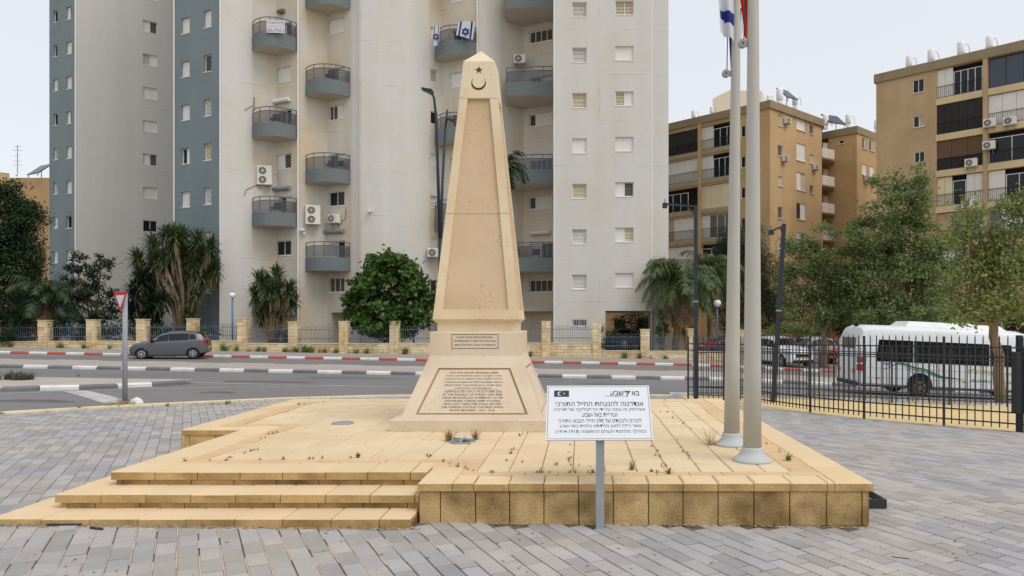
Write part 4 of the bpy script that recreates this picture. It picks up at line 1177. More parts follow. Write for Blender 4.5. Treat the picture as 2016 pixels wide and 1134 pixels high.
def balcony(front, back, zt, h=.92, label=None):
    """front: polyline of the outer edge, back: wall corner points closing the slab"""
    q0 = Vector((front[0][0], front[0][1], zt - h))
    mb = MB()
    poly = list(front) + list(back)
    mb.prism([(p[0] - TL.x, p[1] - TL.y) for p in poly], zt - h - TL.z, zt - TL.z, 0, mbot=1)
    bal = mb.build('balcony', [m_tbalc, m_tsoff], tower)
    zr = zt - TL.z
    fr = [Vector((p[0] - TL.x, p[1] - TL.y, 0)) for p in front]
    up_ = Vector((0, 0, 1))
    mb = MB()
    ins = [p + (Vector((sum(q.x for q in fr) / len(fr), sum(q.y for q in fr) / len(fr) + 1.5, 0)) - p) * .03 for p in fr]
    mb.tube([p + up_ * (zr + 1.02) for p in ins], .032, 6); mb.tube([p + up_ * (zr + .76) for p in ins], .024, 6); mb.tube([p + up_ * (zr + .06) for p in ins], .02, 6)
    step_ = max(1, (len(ins) - 1) // 4)
    for i in list(range(0, len(ins), step_)): mb.box(ins[i].x - .022, ins[i].x + .022, ins[i].y - .022, ins[i].y + .022, zr, zr + 1.02)
    mb.build('railing', m_rail, bal)
    for i in range(0, len(ins) - 1, step_):
        k = min(i + step_, len(ins) - 1); gb = MB()
        for a in range(i, k + 1):
            p = ins[a]; gb.v += [(p.x, p.y + .01, zr + .08), (p.x, p.y + .01, zr + .74)]
        for a in range(k - i): gb.f.append((2 * a, 2 * a + 2, 2 * a + 3, 2 * a + 1)); gb.m.append(0)
        gb.build('glass_panel', m_smoke, bal)
    return bal
def arc(a, b, bulge, n=12, skew=0.0):
    a, b = Vector(a), Vector(b); d = b - a; nn = Vector((d.y, -d.x)).normalized()
    if nn.y > 0: nn = -nn
    return [tuple(a + d * (i / n) + nn * bulge * (1 - abs(2 * i / n - 1) ** 2.2)) for i in range(n + 1)]
def xy(W, px): q = W.pt(W.sat(px), 0); return (q.x, q.y)
for i, z in enumerate(zE):
    a, b = xy(Wa1, 496), xy(Wb1, 585); balcony(arc(a, b, .95), [P['p1']], z)
    a, b = xy(Wa3, 856), xy(Wb3, 940); balcony(arc(a, b, 1.0), [P['p6']], z)
for i, z in enumerate(zO):
    a, b = xy(Wa2, 601), xy(Wb2, 690); balcony(arc(a, b, .85), [P['p3']], z)
    balcony([xy(Wa4, 996), (-5.07, 48.35), (-4.2, 48.2), (-3.3, 48.1), (-2.5, 48.05), (-1.85, 48.05)], [P['p9'], P['p8']], z)
# clutter seen through the glass
def clutter(x, y, z, w, d, h, m, name, label, cat):
    mb = MB(); mb.cbox(-w / 2, w / 2, -d / 2, d / 2, h * .42, h * .52, .02)
    for sx in (-1, 1):
        for sy in (-1, 1): mb.box(sx * w * .42 - .02, sx * w * .42 + .02, sy * d * .4 - .02, sy * d * .4 + .02, 0, h * .42)
    mb.box(-w / 2, w / 2, d / 2 - .05, d / 2, h * .52, h)
    o = mb.build(name, m); o.location = (x, y, z); return tag(o, label, cat)
def bmid(W, px, k, zt): q = W.pt(W.sat(px), 0, -k); return q.x, q.y, zt
for (W, px, k, zt, w, h, lab) in ((Wb1, 560, .7, zE[2], .7, .85, 'dark chair on the balcony above the tall yucca, third from the top'), (Wb2, 668, .7, zO[2], .7, .9, 'dark chair behind smoked glass on the upper middle balcony'), (Wb2, 672, .6, zO[1], 1.1, .7, 'low dark bench on the middle balcony over the twin fan unit'),
                                  (Wb4, 1030, 1.2, zO[0], .7, .8, 'dark chair on the balcony beside the obelisk shaft'), (Wb4, 1070, 1.2, zO[0], .6, .75, 'grey chair at the right end of the balcony beside the obelisk'), (Wb4, 1025, 1.0, zO[2], .9, .8, 'dark covered chair on the upper right balcony'), (Wb1, 560, .6, zE[1], .7, .8, 'dark chair on the lowest left balcony')):
    clutter(*bmid(W, px, k, zt), w, .6, h, m_mesh, 'balcony_chair', lab, 'chair')
# roller boxes and awnings
def awning(W, px0, px1, py, label, m):
    u0, u1 = W.sat(px0), W.sat(px1); z = W.zat((px0 + px1) / 2, py)
    mb = MB(); mb.tube([W.pt(u0, z, -.16), W.pt(u1, z, -.16)], .15, 10); mb.box(0, 0, 0, 0, 0, 0)
    mb.v = [tuple(Vector(v) - TL) for v in mb.v[:-8]]; mb.f = mb.f[:-6]; mb.m = mb.m[:-6]
    return mb.build('awning_roll', m, tower)
awning(Wb1, 537, 573, 372, '', mat('grey_roll', S(138, 138, 144), .6)); awning(Wb2, 642, 679, 456, '', bpy.data.materials['grey_roll']); awning(Wb1, 534, 573, 200, '', m_shut)
awning(Wb1, 551, 562, 24, '', mat('brown_roll', S(130, 104, 66), .6)); awning(Wb4, 1048, 1084, 459, '', m_cream)

# air conditioners: a thing each
def ac_mesh(kind):
    if ('ac', kind) in MC: return MC[('ac', kind)]
    w, h, fans = {'one': (.85, .62, [(-.1, .31)]), 'two': (.95, 1.30, [(-.1, .34), (-.1, .95)]), 'small': (.62, .52, [(-.08, .26)])}[kind]
    mb = MB(); mb.fbox(-w / 2, w / 2, -.36, 0, 0, h, .03); body = mb.mesh('casing', m_acw)
    fan = []
    for fx, fz in fans:
        f = MB(); r = min(w, .62) * .40
        f.tube([(fx, -.361, fz), (fx, -.372, fz)], r, 18); f.tube([(fx, -.373, fz), (fx, -.38, fz)], r * .25, 10, 1)
        for a in range(6):
            t = a * math.pi / 6; f.box(fx - r, fx + r, -.376, -.374, fz - .004, fz + .004, 1) if a == 0 else f.bar((fx - r * math.cos(t), -.375, fz - r * math.sin(t)), (fx + r * math.cos(t), -.375, fz + r * math.sin(t)), .005, 1)
        fan.append(f.mesh('fan_grille', [m_acd, m_acw]))
    b = MB()
    for sx in (-.3, .3): b.box(sx * w - .02, sx * w + .02, -.36, .08, -.05, -.003); b.bar((sx * w, -.34, -.04), (sx * w, .07, -.32), .015)
    MC[('ac', kind)] = (body, fan, b.mesh('bracket', m_grayp)); return MC[('ac', kind)]
def ac(W, px, py, kind, label, group=None, turn=0.0, off=-.08):
    body, fan, br_ = ac_mesh(kind); u = W.sat(px); h = 1.3 if kind == 'two' else .6
    Y = W.p.y + W.d.y * u; z = zat(py, Y) - h / 2
    o = empty('air_conditioner', (0, 0, 0), label, 'air conditioner', 'outdoor air conditioning units')
    Mx = W.M(u, z, off); o.location = Mx.to_translation(); o.rotation_euler = (0, 0, math.atan2(W.d.y, W.d.x) + turn)
    add('casing', body, o); add('bracket', br_, o)
    for f in fan: add('fan_grille', f, o)
    return o
ac(Wa1, 522, 347, 'two', 'upright twin fan unit above the lowest left rounded balcony', turn=-.5)
ac(Wa2, 614, 425, 'two', 'upright twin fan unit between the two middle balconies', turn=-.4, off=-.3)
ac(Wb2, 663, 432, 'one', 'single fan unit above the grey roller shutter')
ac(Wa3, 850, 499, 'one', 'single fan unit on the wall just left of the obelisk and lamp post', turn=-.5, off=-.3)
ac(Wa4, 1018, 122, 'one', 'single fan unit on the upper right balcony beside the obelisk tip', turn=-.7, off=-.4)

# things on the balconies of the tower
def banner(label):
    z1, z0 = zE[3] + .92, zE[3] + .02
    a, b = xy(Wa1, 496), xy(Wb1, 585); ar = arc(a, b, 1.0)
    p0_, p1_ = Vector(ar[5]), Vector(ar[8])
    k0 = (525 - CX) / F; k1 = (560.5 - CX) / F
    Y0 = p0_.y - .06; X0 = k0 * Y0; X1 = k1 * (Y0 + .08); Y1 = Y0 + .08
    xd = Vector((X1 - X0, Y1 - Y0, 0)); w = xd.length
    z0, z1 = zat(64, Y0), zat(39.5, Y0)
    o = empty('rental_banner', (X0, Y0, z0), label, 'banner')
    M = plate_matrix((xd.x / 2, xd.y / 2, (z1 - z0) / 2), xd, (0, 0, 1)); h = z1 - z0
    mb = MB(); mb.box(-w / 2, w / 2, -h / 2, h / 2, -.01, 0); mb.build('cloth', m_signw, o, M)
    m_bt = mat('banner_print', S(150, 48, 78), .6, .03)
    for s, y_, hh, ww, mm in ((rtl('מכירה/השכרה'), .30, .26, .9, m_bt), (rtl('6 חדרים ללא תיווך'), .0, .12, .9, m_signk), ('050-3775213', -.30, .28, .92, m_bt)):
        add('lettering', text_mesh(s, mm, hh * h, ww * w, .012), o, M @ Matrix.Translation((0, y_ * h, .002)))
banner('white banner with dark red Hebrew letters and phone number on the top left balcony')
def hexstar(mb, c, ux, uz, r, mi):
    for rot in (0, math.pi):
        tri = [(r * math.sin(rot + k * 2.0944), r * math.cos(rot + k * 2.0944)) for k in range(3)]
        for k in range(3):
            a, b = tri[k], tri[(k + 1) % 3]
            A, B = c + ux * a[0] + uz * a[1], c + ux * b[0] + uz * b[1]
            mb.bar(A, B, r * .085, mi)
def balcony_flag(px0, px1, py0, py1, Y, label, cut=0.0):
    W_ = xat(px1, Y) - xat(px0, Y)
    def shp(u, v):
        p = at(px0 + (px1 - px0) * u - 4 * v, py0 + (py1 - py0) * v * (1 - cut * (1 - u) * (v > .5)), Y); return (p.x, p.y + .03 * math.sin(u * 7 + v * 3), p.z)
    f = cloth('flag', label, 0, 0, 18, 12, shp, lambda u, v: 1 if .10 < u < .25 or .75 < u < .90 else 0, [m_fw, m_fb], group='flags hung on a tower balcony')
    mb = MB(); c = at((px0 + px1) / 2 - 2, (py0 + py1) / 2 + 2, Y - .05)
    hexstar(mb, c, Vector((1, 0, 0)), Vector((0, 0, 1)), .26 if px1 - px0 > 20 else .22, 0)
    mb.build('emblem', m_fb, f)
balcony_flag(902, 935, 42, 78, 48.2, 'wider blue and white striped flag hung over the right of the balcony above the obelisk', .25)
balcony_flag(854, 866, 50, 90, 48.35, 'narrow blue and white flag hung at the left edge of the balcony above the obelisk')

# ------------------------------------------------------------------ older blocks at the right
def facade_block(name, label, loc):
    L = Vector(loc); return empty(name, L, label, 'building'), L
def railing_mesh(w, h, m, sp=.14):
    k = ('r', round(w, 2), round(h, 2), m.name)
    if k not in MC:
        mb = MB(); mb.box(0, w, -.02, .02, h - .04, h); mb.box(0, w, -.015, .015, .04, .07)
        n = int(w / sp)
        for i in range(n + 1): mb.box(w * i / n - .008, w * i / n + .008, -.008, .008, .07, h - .04)
        MC[k] = mb.mesh('railing', m)
    return MC[k]
def solid_panel(w, h, m, name, n=1):
    k = ('p', round(w, 2), round(h, 2), m.name, n)
    if k not in MC:
        mb = MB()
        for i in range(n): mb.box(w * i / n + .01, w * (i + 1) / n - .01, 0, .04, 0, h)
        MC[k] = mb.mesh(name, m)
    return MC[k]
def loggia(par, L, W, r, items, rail=None, back=.35):
    """recessed bay; items: list of (f0, f1, kind) across the width"""
    u0, u1, z0, z1 = r[:4]; w, h = u1 - u0, z1 - z0
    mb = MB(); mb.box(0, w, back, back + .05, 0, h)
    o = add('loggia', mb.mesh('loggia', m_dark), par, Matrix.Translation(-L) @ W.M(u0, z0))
    for f0, f1, kd in items:
        a, b = f0 * w, f1 * w; ww = b - a
        if kd[0] == 'W': add('shutter', solid_panel(ww, h * .98, m_shut, 'shutter', max(1, int(kd[1:] or 2))), o, Matrix.Translation((a, .12, .01)))
        elif kd[0] == 'C': add('shutter', solid_panel(ww, h * .98, m_cream, 'shutter', max(1, int(kd[1:] or 2))), o, Matrix.Translation((a, .12, .01)))
        elif kd[0] == 'M': add('mesh_screen', solid_panel(ww, h * .98, m_mesh, 'mesh_screen', int(kd[1:] or 3)), o, Matrix.Translation((a, .06, .01)))
        elif kd[0] == 'N':
            add('fabric_screen', solid_panel(ww, h * .6, m_brownf, 'fabric_screen', int(kd[1:] or 3)), o, Matrix.Translation((a, .08, h * .38)))
            add('mesh_screen', solid_panel(ww, h * .36, m_mesh, 'mesh_screen', 3), o, Matrix.Translation((a, .08, .01)))
        elif kd[0] == 'T': add('infill', solid_panel(ww, h * .98, m_tan, 'infill'), o, Matrix.Translation((a, .10, .01)))
        elif kd[0] == 'G' or kd[0] == 'B' or kd[0] == 'D':
            n = int(kd[1:] or 2); hh = h * (.82 if kd[0] == 'G' else .97); gl = {'G': 'g', 'B': 'b', 'D': 'L'}[kd[0]]
            f = add('window', frame_mesh(ww, hh, n, m_white if kd[0] != 'B' else m_black, .05, False), o, Matrix.Translation((a, .14, .01)))
            f2 = MB(); f2.box(.05, ww - .05, .02, .03, .05, hh - .05)
            me = f2.mesh('pane', m_glass if kd[0] == 'G' else (m_bglass if kd[0] == 'B' else m_louv))
            add('pane', me, o, Matrix.Translation((a, .14, .01)))
    if rail: add('railing', railing_mesh(w, .95, rail), o, Matrix.Translation((0, .02, .0)))
    return o

# right-hand block
RB, RLo = facade_block('apartment_block', 'tan five-storey block at far right with wide glazed loggias and pale slab edges', (30, 57, -1.2))
dR = Vector((.729, -.684)); eR = Vector((.684, .729))
pR = Vector((28.46, 57.0)) - dR * 4.7
WR = Wall(pR, d=dR); Lr = 17.0
top = 22.55
zs_top = [19.46 - 2.88 * k for k in range(7)]
uA = WR.sat(1842); uB = WR.sat(1935); uC = WR.sat(1945); uD = uC + (uB - uA) + 1.3; uE = uD + .35
sw = [WR.rect(1797, 1819, 156, 182), WR.rect(1798, 1820, 228, 250), WR.rect(1800, 1820, 299, 320)]
sw += [(sw[2][0], sw[2][1], sw[2][2] - 2.88 * k, sw[2][3] - 2.88 * k) for k in (1, 2, 3)]
bays = []
zc = top - .75
for k in range(6):
    z1 = zc if k == 0 else zs_top[k - 1] - .52; z0 = zs_top[k] + .02
    for (a, b) in ((uA + .08, uB - .02), (uC + .02, uD)):
        bays.append((a, b, z0, z1, .36))
mb = MB(); wall_faces(mb, WR, 0, Lr, -2, top - .7, sw + bays)
Wl = Wall(pR + eR * 14, d=-eR); wall_faces(mb, Wl, 0, 14, -2, top - .7, [])
mb.v = [tuple(Vector(v) - RLo) for v in mb.v]; mb.build('wall', m_tan, RB)
mb = MB()
for k in range(6):
    for (a, b) in ((uA, uB + .02), (uC - .02, uD + .1)):
        A, B = WR.pt(a, 0, -.06) - RLo, WR.pt(b, 0, -.06) - RLo; C, D = WR.pt(b, 0, .02) - RLo, WR.pt(a, 0, .02) - RLo
        q0 = Vector((0, 0, zs_top[k] - .5 - 0)); q1 = Vector((0, 0, zs_top[k] - .0))
        mb = MB(); mb.hexa([p + q0 for p in (A, B, C, D)] + [p + q1 for p in (A, B, C, D)]); mb.build('slab_edge', m_slab, RB)
mb = MB()
A, B, C, D = WR.pt(-.15, 0, -.16) - RLo, WR.pt(Lr, 0, -.16) - RLo, WR.pt(Lr, 0, 14) - RLo, WR.pt(-.15, 0, 14) - RLo
mb.hexa([p + Vector((0, 0, top - .72)) for p in (A, B, C, D)] + [p + Vector((0, 0, top)) for p in (A, B, C, D)]); mb.build('roof_parapet', m_roofe, RB)
mb = MB(); A, B, C, D = WR.pt(uB + .04, 0, -.12) - RLo, WR.pt(uC - .04, 0, -.12) - RLo, WR.pt(uC - .04, 0, .05) - RLo, WR.pt(uB + .04, 0, .05) - RLo
mb.hexa([p + Vector((0, 0, -1)) for p in (A, B, C, D)] + [p + Vector((0, 0, top - .72)) for p in (A, B, C, D)]); mb.build('column', m_tan, RB)
for i, r in enumerate(sw): window(RB, RLo, WR, r, 'gg' if i != 1 else 'gk', depth=.08)
its = [([(0, .36, 'W2'), (.37, .99, 'G4')], m_black), ([(0, 1, 'B4')], None), ([(0, 1, 'M6')], m_black), ([(0, 1, 'W5')], m_black), ([(0, 1, 'N3')], m_black), ([(0, 1, 'G3')], m_black),
       ([(0, .34, 'C2'), (.35, .64, 'G1'), (.65, 1, 'W2')], m_black), ([(0, .24, 'W1'), (.25, 1, 'G4')], m_black), ([(.0, .3, 'T'), (.3, 1, 'D3')], m_black), ([(0, 1, 'D4')], m_black), ([(0, 1, 'W4')], m_black), ([(0, 1, 'G4')], m_black)]
for r, (it, rl) in zip(bays, its): loggia(RB, RLo, WR, r, it, rl)
ac(WR, 1950, 244, 'one', 'left of the two units hung below the white shutters, far right block', off=-.1); ac(WR, 1990, 240, 'one', 'right of the two units hung below the white shutters, far right block', off=-.1)
ac(WR, 1949, 288, 'one', 'unit on the tan column beside the dark glazed loggia', off=-.12); ac(WR, 1914, 322, 'one', 'unit under the brown fabric screens of the far right block', off=-.12)
ac(WR, 1908, 403, 'one', 'unit half hidden by the tree top below the cream shutters', off=-.12)

# middle block
MBk, MLo = facade_block('apartment_block', 'ochre block in the middle distance with corner facing the camera and grey roof edge', (17, 66, -1.0))
pM = Vector((17.04, 63.97)); eM = Vector((.74, .672))
uS = -11.5
WM = Wall(pM + dR * uS, d=dR)                         # left face, corner at s = 11.5
topM = 21.55
s0, s1, s2, s3 = WM.sat(1318) - 1.5, WM.sat(1374.5), WM.sat(1381), WM.sat(1457)
mz = [WM.zat(1350, y) for y in (300, 360)]
def mlev(k): return 21.55 - .72 - .35 - 2.85 * k       # ceiling of floor k from the top
baysM = []
for k in range(6):
    for (a, b) in ((s0, s1), (s2, s3)): baysM.append((a, b, mlev(k) - 2.25, mlev(k), .36))
smallM = [(WM.sat(1459), WM.sat(1467), mlev(k) - 1.75, mlev(k) - .7) for k in range(5)]
WE = Wall(pM, d=eM)                                   # right face
cols = [(1531.5, 1541, [(226, 248), (286, 307), (347, 366), (407, 430), (468, 490), (590, 612)], 'k'), (1568, 1586, [(224, 257), (283, 317), (340, 375), (400, 432), (459, 493)], 'ww'), (1594, 1602, [(246, 264), (304, 322), (365, 381)], 'k')]
holesE = []
for a, b, ys_, st in cols:
    for y0, y1 in ys_: holesE.append(WE.rect(a, b, y0, y1))
mb = MB(); wall_faces(mb, WM, 0, 11.5, -2, topM - .7, baysM + smallM); wall_faces(mb, WE, 0, 9.1, -2, topM - .7, holesE)
Wx = Wall(pM + eM * 9.1, d=(.25, .968)); wall_faces(mb, Wx, 0, 9, -2, topM - .7, [])
mb.v = [tuple(Vector(v) - MLo) for v in mb.v]; mb.build('wall', m_ochre, MBk)
def poly_slab(par, L, pts, z0, z1, m, name):
    mb = MB(); mb.prism([(p.x - L.x, p.y - L.y) for p in pts], z0 - L.z, z1 - L.z); return mb.build(name, m, par)
q = [WM.p - WM.inw * .15, pM - WM.inw * .15 + dR * .15, pM + eM * 9.2 + dR * .2, pM + eM * 9.2 + Vector((2.0, 7.7)), WM.p + WM.inw * 16]
poly_slab(MBk, MLo, q, topM - .7, topM, m_roofe, 'roof_parapet')
for k in range(6):
    a, b = WM.pt(s0 - .5, 0, -.08), WM.pt(s3 + .1, 0, -.08); c, d = WM.pt(s3 + .1, 0, .02), WM.pt(s0 - .5, 0, .02)
    poly_slab(MBk, MLo, [a, b, c, d], mlev(k) - 2.25 - .42, mlev(k) - 2.26, m_slabg, 'slab_edge')
for k, z in enumerate(range(1)):
    a, b = WM.pt(s1 + .02, 0, -.12), WM.pt(s2 - .02, 0, -.12); c, d = WM.pt(s2 - .02, 0, .02), WM.pt(s1 + .02, 0, .02)
    poly_slab(MBk, MLo, [a, b, c, d], -1, topM - .7, m_ochre, 'column')
itm = [([(0, 1, 'M4')], m_black), ([(0, .3, 'W1'), (.3, 1, 'G4')], m_black), ([(0, 1, 'W6')], m_black), ([(0, .3, 'W2'), (.3, .9, 'G4'), (.9, 1, 'W1')], m_black), ([(0, .75, 'G4')], m_black), ([(0, 1, 'C4')], None),
       ([(0, .4, 'T'), (.4, 1, 'W2')], m_black), ([(0, .2, 'W1'), (.2, 1, 'D4')], m_black), ([(0, 1, 'W4')], m_black), ([(0, 1, 'G4')], m_black), ([(0, 1, 'M4')], m_black), ([(0, 1, 'W4')], m_black)]
for r, (it, rl) in zip(baysM, itm): loggia(MBk, MLo, WM, r, it, rl)
for r in smallM: window(MBk, MLo, WM, r, 'g', depth=.08)
i = 0
for a, b, ys_, st in cols:
    for y0, y1 in ys_:
        window(MBk, MLo, WE, holesE[i], {'ww': ['ww', 'ww', 'wk', 'gw', 'wg'][ys_.index((y0, y1))] if st == 'ww' else 'k'}.get(st, 'kL'[i % 2]), depth=.08); i += 1
ac(WE, 1541, 312, 'small', 'small unit under the second window of the ochre corner block'); ac(WE, 1602, 329, 'small', 'small unit on the right edge of the ochre corner block')
ac(WE, 1546, 238, 'small', 'small unit beside the top window of the ochre corner block')
# stair tower on its roof
SHp = WM.pt(WM.sat(1420), topM, 3.5)
mb = MB(); sh_ = [at(1403, 232, 80), at(1500, 232, 80), at(1500, 179, 80), at(1437, 177, 80), at(1403, 194, 80)]
n = len(sh_); mb.v += [tuple(p - MLo) for p in sh_] + [tuple(p - MLo + Vector((2.4, 6, 0))) for p in sh_]
mb.f += [tuple(range(n)), tuple(reversed(range(n, 2 * n)))] + [(k, (k + 1) % n, n + (k + 1) % n, n + k) for k in range(n)]; mb.m += [0] * (n + 2)
mb.build('stair_house', m_creamb, MBk)
# rear wing
WGb, WLo = facade_block('apartment_wing', 'ochre rear wing between the two tan blocks with striped balconies', (28, 73, -1.2))
pW = Vector((28.13, 72.4)); WL1 = Wall(pW - dR * 3.0, d=dR); WL2 = Wall(pW, d=eM)
hl = [WL1.rect(1652, 1661, 276, 283)]
hr = [WL2.rect(1697.5, 1707, 272, 293), WL2.rect(1711.5, 1721, 276, 297), WL2.rect(1697.5, 1706.5, 324, 345), WL2.rect(1712, 1721, 328, 348)]
mb = MB(); wall_faces(mb, WL1, 0, 3.0, -2, topM - .7, hl); wall_faces(mb, WL2, 0, 8, -2, topM - .7, hr)
Wb_ = Wall(at(1606, 0, 76.2).xy, p1=at(1650, 0, 75.6).xy); wall_faces(mb, Wb_, 0, Wb_.len, -2, topM - .7, [])
mb.v = [tuple(Vector(v) - WLo) for v in mb.v]; mb.build('wall', m_ochre, WGb)
poly_slab(WGb, WLo, [WL1.p - WL1.inw * .15 - dR * 2.2, pW - WL1.inw * .15 + dR * .1, pW + eM * 8, pW + eM * 8 - dR * 6], topM - .72, topM, m_roofe, 'roof_parapet')
window(WGb, WLo, WL1, hl[0], 'd', depth=.06)
for i, r in enumerate(hr): window(WGb, WLo, WL2, r, ['gk', 'gk', 'w', 'w'][i], depth=.06)
ac(WL2, 1703, 351, 'small', 'left of two small units under windows of the rear wing'); ac(WL2, 1718, 354, 'small', 'right of two small units under windows of the rear wing')
for k in range(4):                                     # striped balconies in the recess
    z = zat(303 + 53.5 * k, 72.3)
    mb = MB()
    for j in range(6):
        zz_ = z + .16 * j - .48; A = at(1618.5, 0, 71.5); B = at(1643, 0, 72.6)
        mb.hexa([Vector((p.x, p.y + dy, zz_ + dz)) - WLo for dz in (0, .12) for p, dy in ((A, 0), (B, 0), (B, .06), (A, .06))])
    mb.build('balcony_rail', m_shut, WGb)
    A, B, C, D = at(1617.5, 0, 71.6), at(1643.5, 0, 72.7), at(1640, 0, 75), at(1617, 0, 74.5)
    poly_slab(WGb, WLo, [A, B, C, D], z - .62, z - .5, m_slabg, 'balcony_slab')
    mb = MB(); A, B = at(1620, 0, 74.4) - WLo, at(1638, 0, 74.8) - WLo
    mb.hexa([Vector((p.x, p.y + dy, z - .45 - WLo.z + dz)) for dz in (0, 2.1) for p, dy in ((A, -.06), (B, -.06), (B, 0), (A, 0))]); mb.build('shutter', m_shut, WGb)
# left tan building
LB, LLo = facade_block('apartment_house', 'yellowish building partly hidden behind the dark tree at far left', (-56, 74, 0))
mb = MB()
mb.box(-64 + 56, -47 + 56, 0, 12, -2, zat(350, 74)); 
mb.build('wall', m_ochre, LB)
mb = MB()
for i in range(13):
    a = math.pi * i / 12; mb.v += [(-5.9 + 4.2 * -math.cos(a) - 1.0, -.9 - 1.3 * math.sin(a), zat(352, 72)), (-5.9 + 4.2 * -math.cos(a) - 1.0, -.9 - 1.3 * math.sin(a), zat(338, 72))]
for i in range(12): mb.f.append((2 * i, 2 * i + 2, 2 * i + 3, 2 * i + 1)); mb.m.append(0)
mb.prism([(-6.9 + 4.2 * -math.cos(math.pi * i / 12), -.9 - 1.3 * math.sin(math.pi * i / 12)) for i in range(13)], zat(339, 72), zat(338, 72) + .05)
mb.build('curved_parapet', m_slab, LB)
mb = MB(); mb.box(1.6, 3.2, -1.2, -.001, 2, zat(372, 73)); mb.build('bay', m_creamb, LB)
for k in range(3):
    mb = MB(); mb.box(1.9, 2.9, -1.26, -1.2, zat(398 + 40 * k, 73), zat(380 + 40 * k, 73)); mb.build('window', m_glass, LB)
def antenna():
    b = at(34.5, 338, 73.5); o = empty('antenna', b, 'thin roof antenna mast on the yellowish building at far left', 'antenna')
    mb = MB(); mb.tube([(0, 0, -.3), (0, 0, 2.75)], .035, 6)
    mb.build('mast', m_grayp, o)
    for z, w in ((2.6, .35), (2.2, .5), (1.7, .3), (1.1, .4), (.7, .5)): mb = MB(); mb.tube([(-w, 0, z), (w, 0, z)], .02, 5); mb.build('rod', m_grayp, o)
antenna()
def solar_panel(p, label, w=1.9, rz=.5):
    o = empty('solar_panel', p, label, 'solar panel', rz=rz)
    mb = MB(); mb.hexa([(-w / 2, -.6, .25), (w / 2, -.6, .25), (w / 2, .7, 1.45), (-w / 2, .7, 1.45), (-w / 2, -.66, .32), (w / 2, -.66, .32), (w / 2, .64, 1.52), (-w / 2, .64, 1.52)]); mb.build('collector', m_solar, o)
    mb = MB()
    for sx in (-.8, .8): mb.bar((sx * w / 2, .6, 0), (sx * w / 2, .6, 1.35), .03); mb.bar((sx * w / 2, -.6, 0), (sx * w / 2, -.6, .25), .03)
    mb.build('stand', m_grayp, o)
solar_panel(at(78, 350, 74.5) , 'tilted dark solar collector on the roof at far left', 2.4, -.5)
def tank(px, py0, py1, Y, label):
    h = (py1 - py0) * Y / F; p = at(px, py1, Y); r = h * .30
    o = empty('water_heater', p, label, 'water heater', 'white solar water tanks on the flat roofs')
    mb = MB(); mb.lathe((0, 0, 0), [(r * .9, 0), (r, .06), (r, h - .12), (r * .8, h - .02), (0.01, h)], 18); mb.build('tank', m_tank, o, smooth=True)
    mb = MB(); mb.tube([(r, 0, h * .8), (r * 1.9, 0, h * .75), (r * 2.3, 0, h * .4), (r * 2.4, 0, -.1)], .022, 6); mb.build('pipe', m_grayp, o)
    mb = MB(); mb.box(-r * .6, r * .6, -r * .6, r * .6, -.45, 0); mb.build('base', m_tank, o)
for px, a, b, Y, lab in ((1790, 110, 131, 60.2, 'white water tank at the left end of the far right roof'), (1833, 97, 119, 58.9, 'white water tank second from the left on the far right roof'), (1892, 82, 106, 57.4, 'tall white water tank in the middle of the far right roof'), (1948, 71, 94, 55.9, 'white water tank beside a ribbed unit on the far right roof'),
                         (1365.5, 217, 231, 73, 'white water tank left on the ochre corner block roof'), (1401, 210, 222, 72, 'small white water tank before the stair house'), (1513, 187, 199, 66.5, 'small white water tank at the roof corner'), (1535, 175, 197, 67, 'taller white water tank with red mark near the roof corner'), (1565, 189, 206, 69.5, 'white water tank behind the dark collector'),
                         (1625, 226, 246, 73.5, 'white water tank left on the rear wing roof'), (1670, 225, 243, 75, 'white water tank right on the rear wing roof'), (1726, 236, 253, 76, 'white water tank half hidden behind the far right block')):
    tank(px, a, b, Y, lab)
solar_panel(at(1550, 203, 68.5), 'dark solar collector between tanks on the ochre corner roof', 1.6, .6)
solar_panel(at(1641, 252, 74), 'dark solar collector on the rear wing roof', 2.2, .4)

# ------------------------------------------------------------------ garden wall with pillars and hooped railings
GY = 43.2
gw_ = empty('garden_wall', (xat(700, GY), GY, gz(xat(700, GY), GY) + .1), 'long low yellow stone wall with pillars and hooped blue-grey railings', 'wall')
GO = Vector(gw_.location)
ppx = [-18, 85, 180, 278, 377, 477, 577, 676.5, 776, 876, 976, 1075, 1175, 1270, 1363, 1458, 1484]
ptop = [631, 630, 629, 628, 627, 626, 633, 632, 632, 632, 632, 632, 633, 648, 647, 649, 650]
wtop = [672, 671.5, 671, 670.5, 670, 675.5, 675.5, 675.5, 675, 675, 674.5, 674.5, 690, 690.5, 691, 691, 691]
sb = MB()
def stones(x0, x1, y0, y1, z0, z1, rh, lw, lm):
    """courses of rough stones filling a box front, each with its own face depth"""
    nr = max(1, int(round((z1 - z0) / rh)))
    for r_ in range(nr):
        a, b = z0 + (z1 - z0) * r_ / nr, z0 + (z1 - z0) * (r_ + 1) / nr; x = x0
        while x < x1 - .02:
            e = min(x1, x + R.uniform(lw, lm)); 
            if x1 - e < .12: e = x1
            d = R.uniform(0, .035)
            sb.hexa([(x + .006 - GO.x, y0 - d - GO.y, a + .006 - GO.z), (e - .006 - GO.x, y0 - d + R.uniform(-.01, .01) - GO.y, a + .006 - GO.z), (e - .006 - GO.x, y1 - GO.y, a + .006 - GO.z), (x + .006 - GO.x, y1 - GO.y, a + .006 - GO.z),
                     (x + .006 - GO.x, y0 - d - GO.y, b - .006 - GO.z), (e - .006 - GO.x, y0 - d - GO.y, b - .006 - GO.z), (e - .006 - GO.x, y1 - GO.y, b - .006 - GO.z), (x + .006 - GO.x, y1 - GO.y, b - .006 - GO.z)])
            x = e
pw = .27
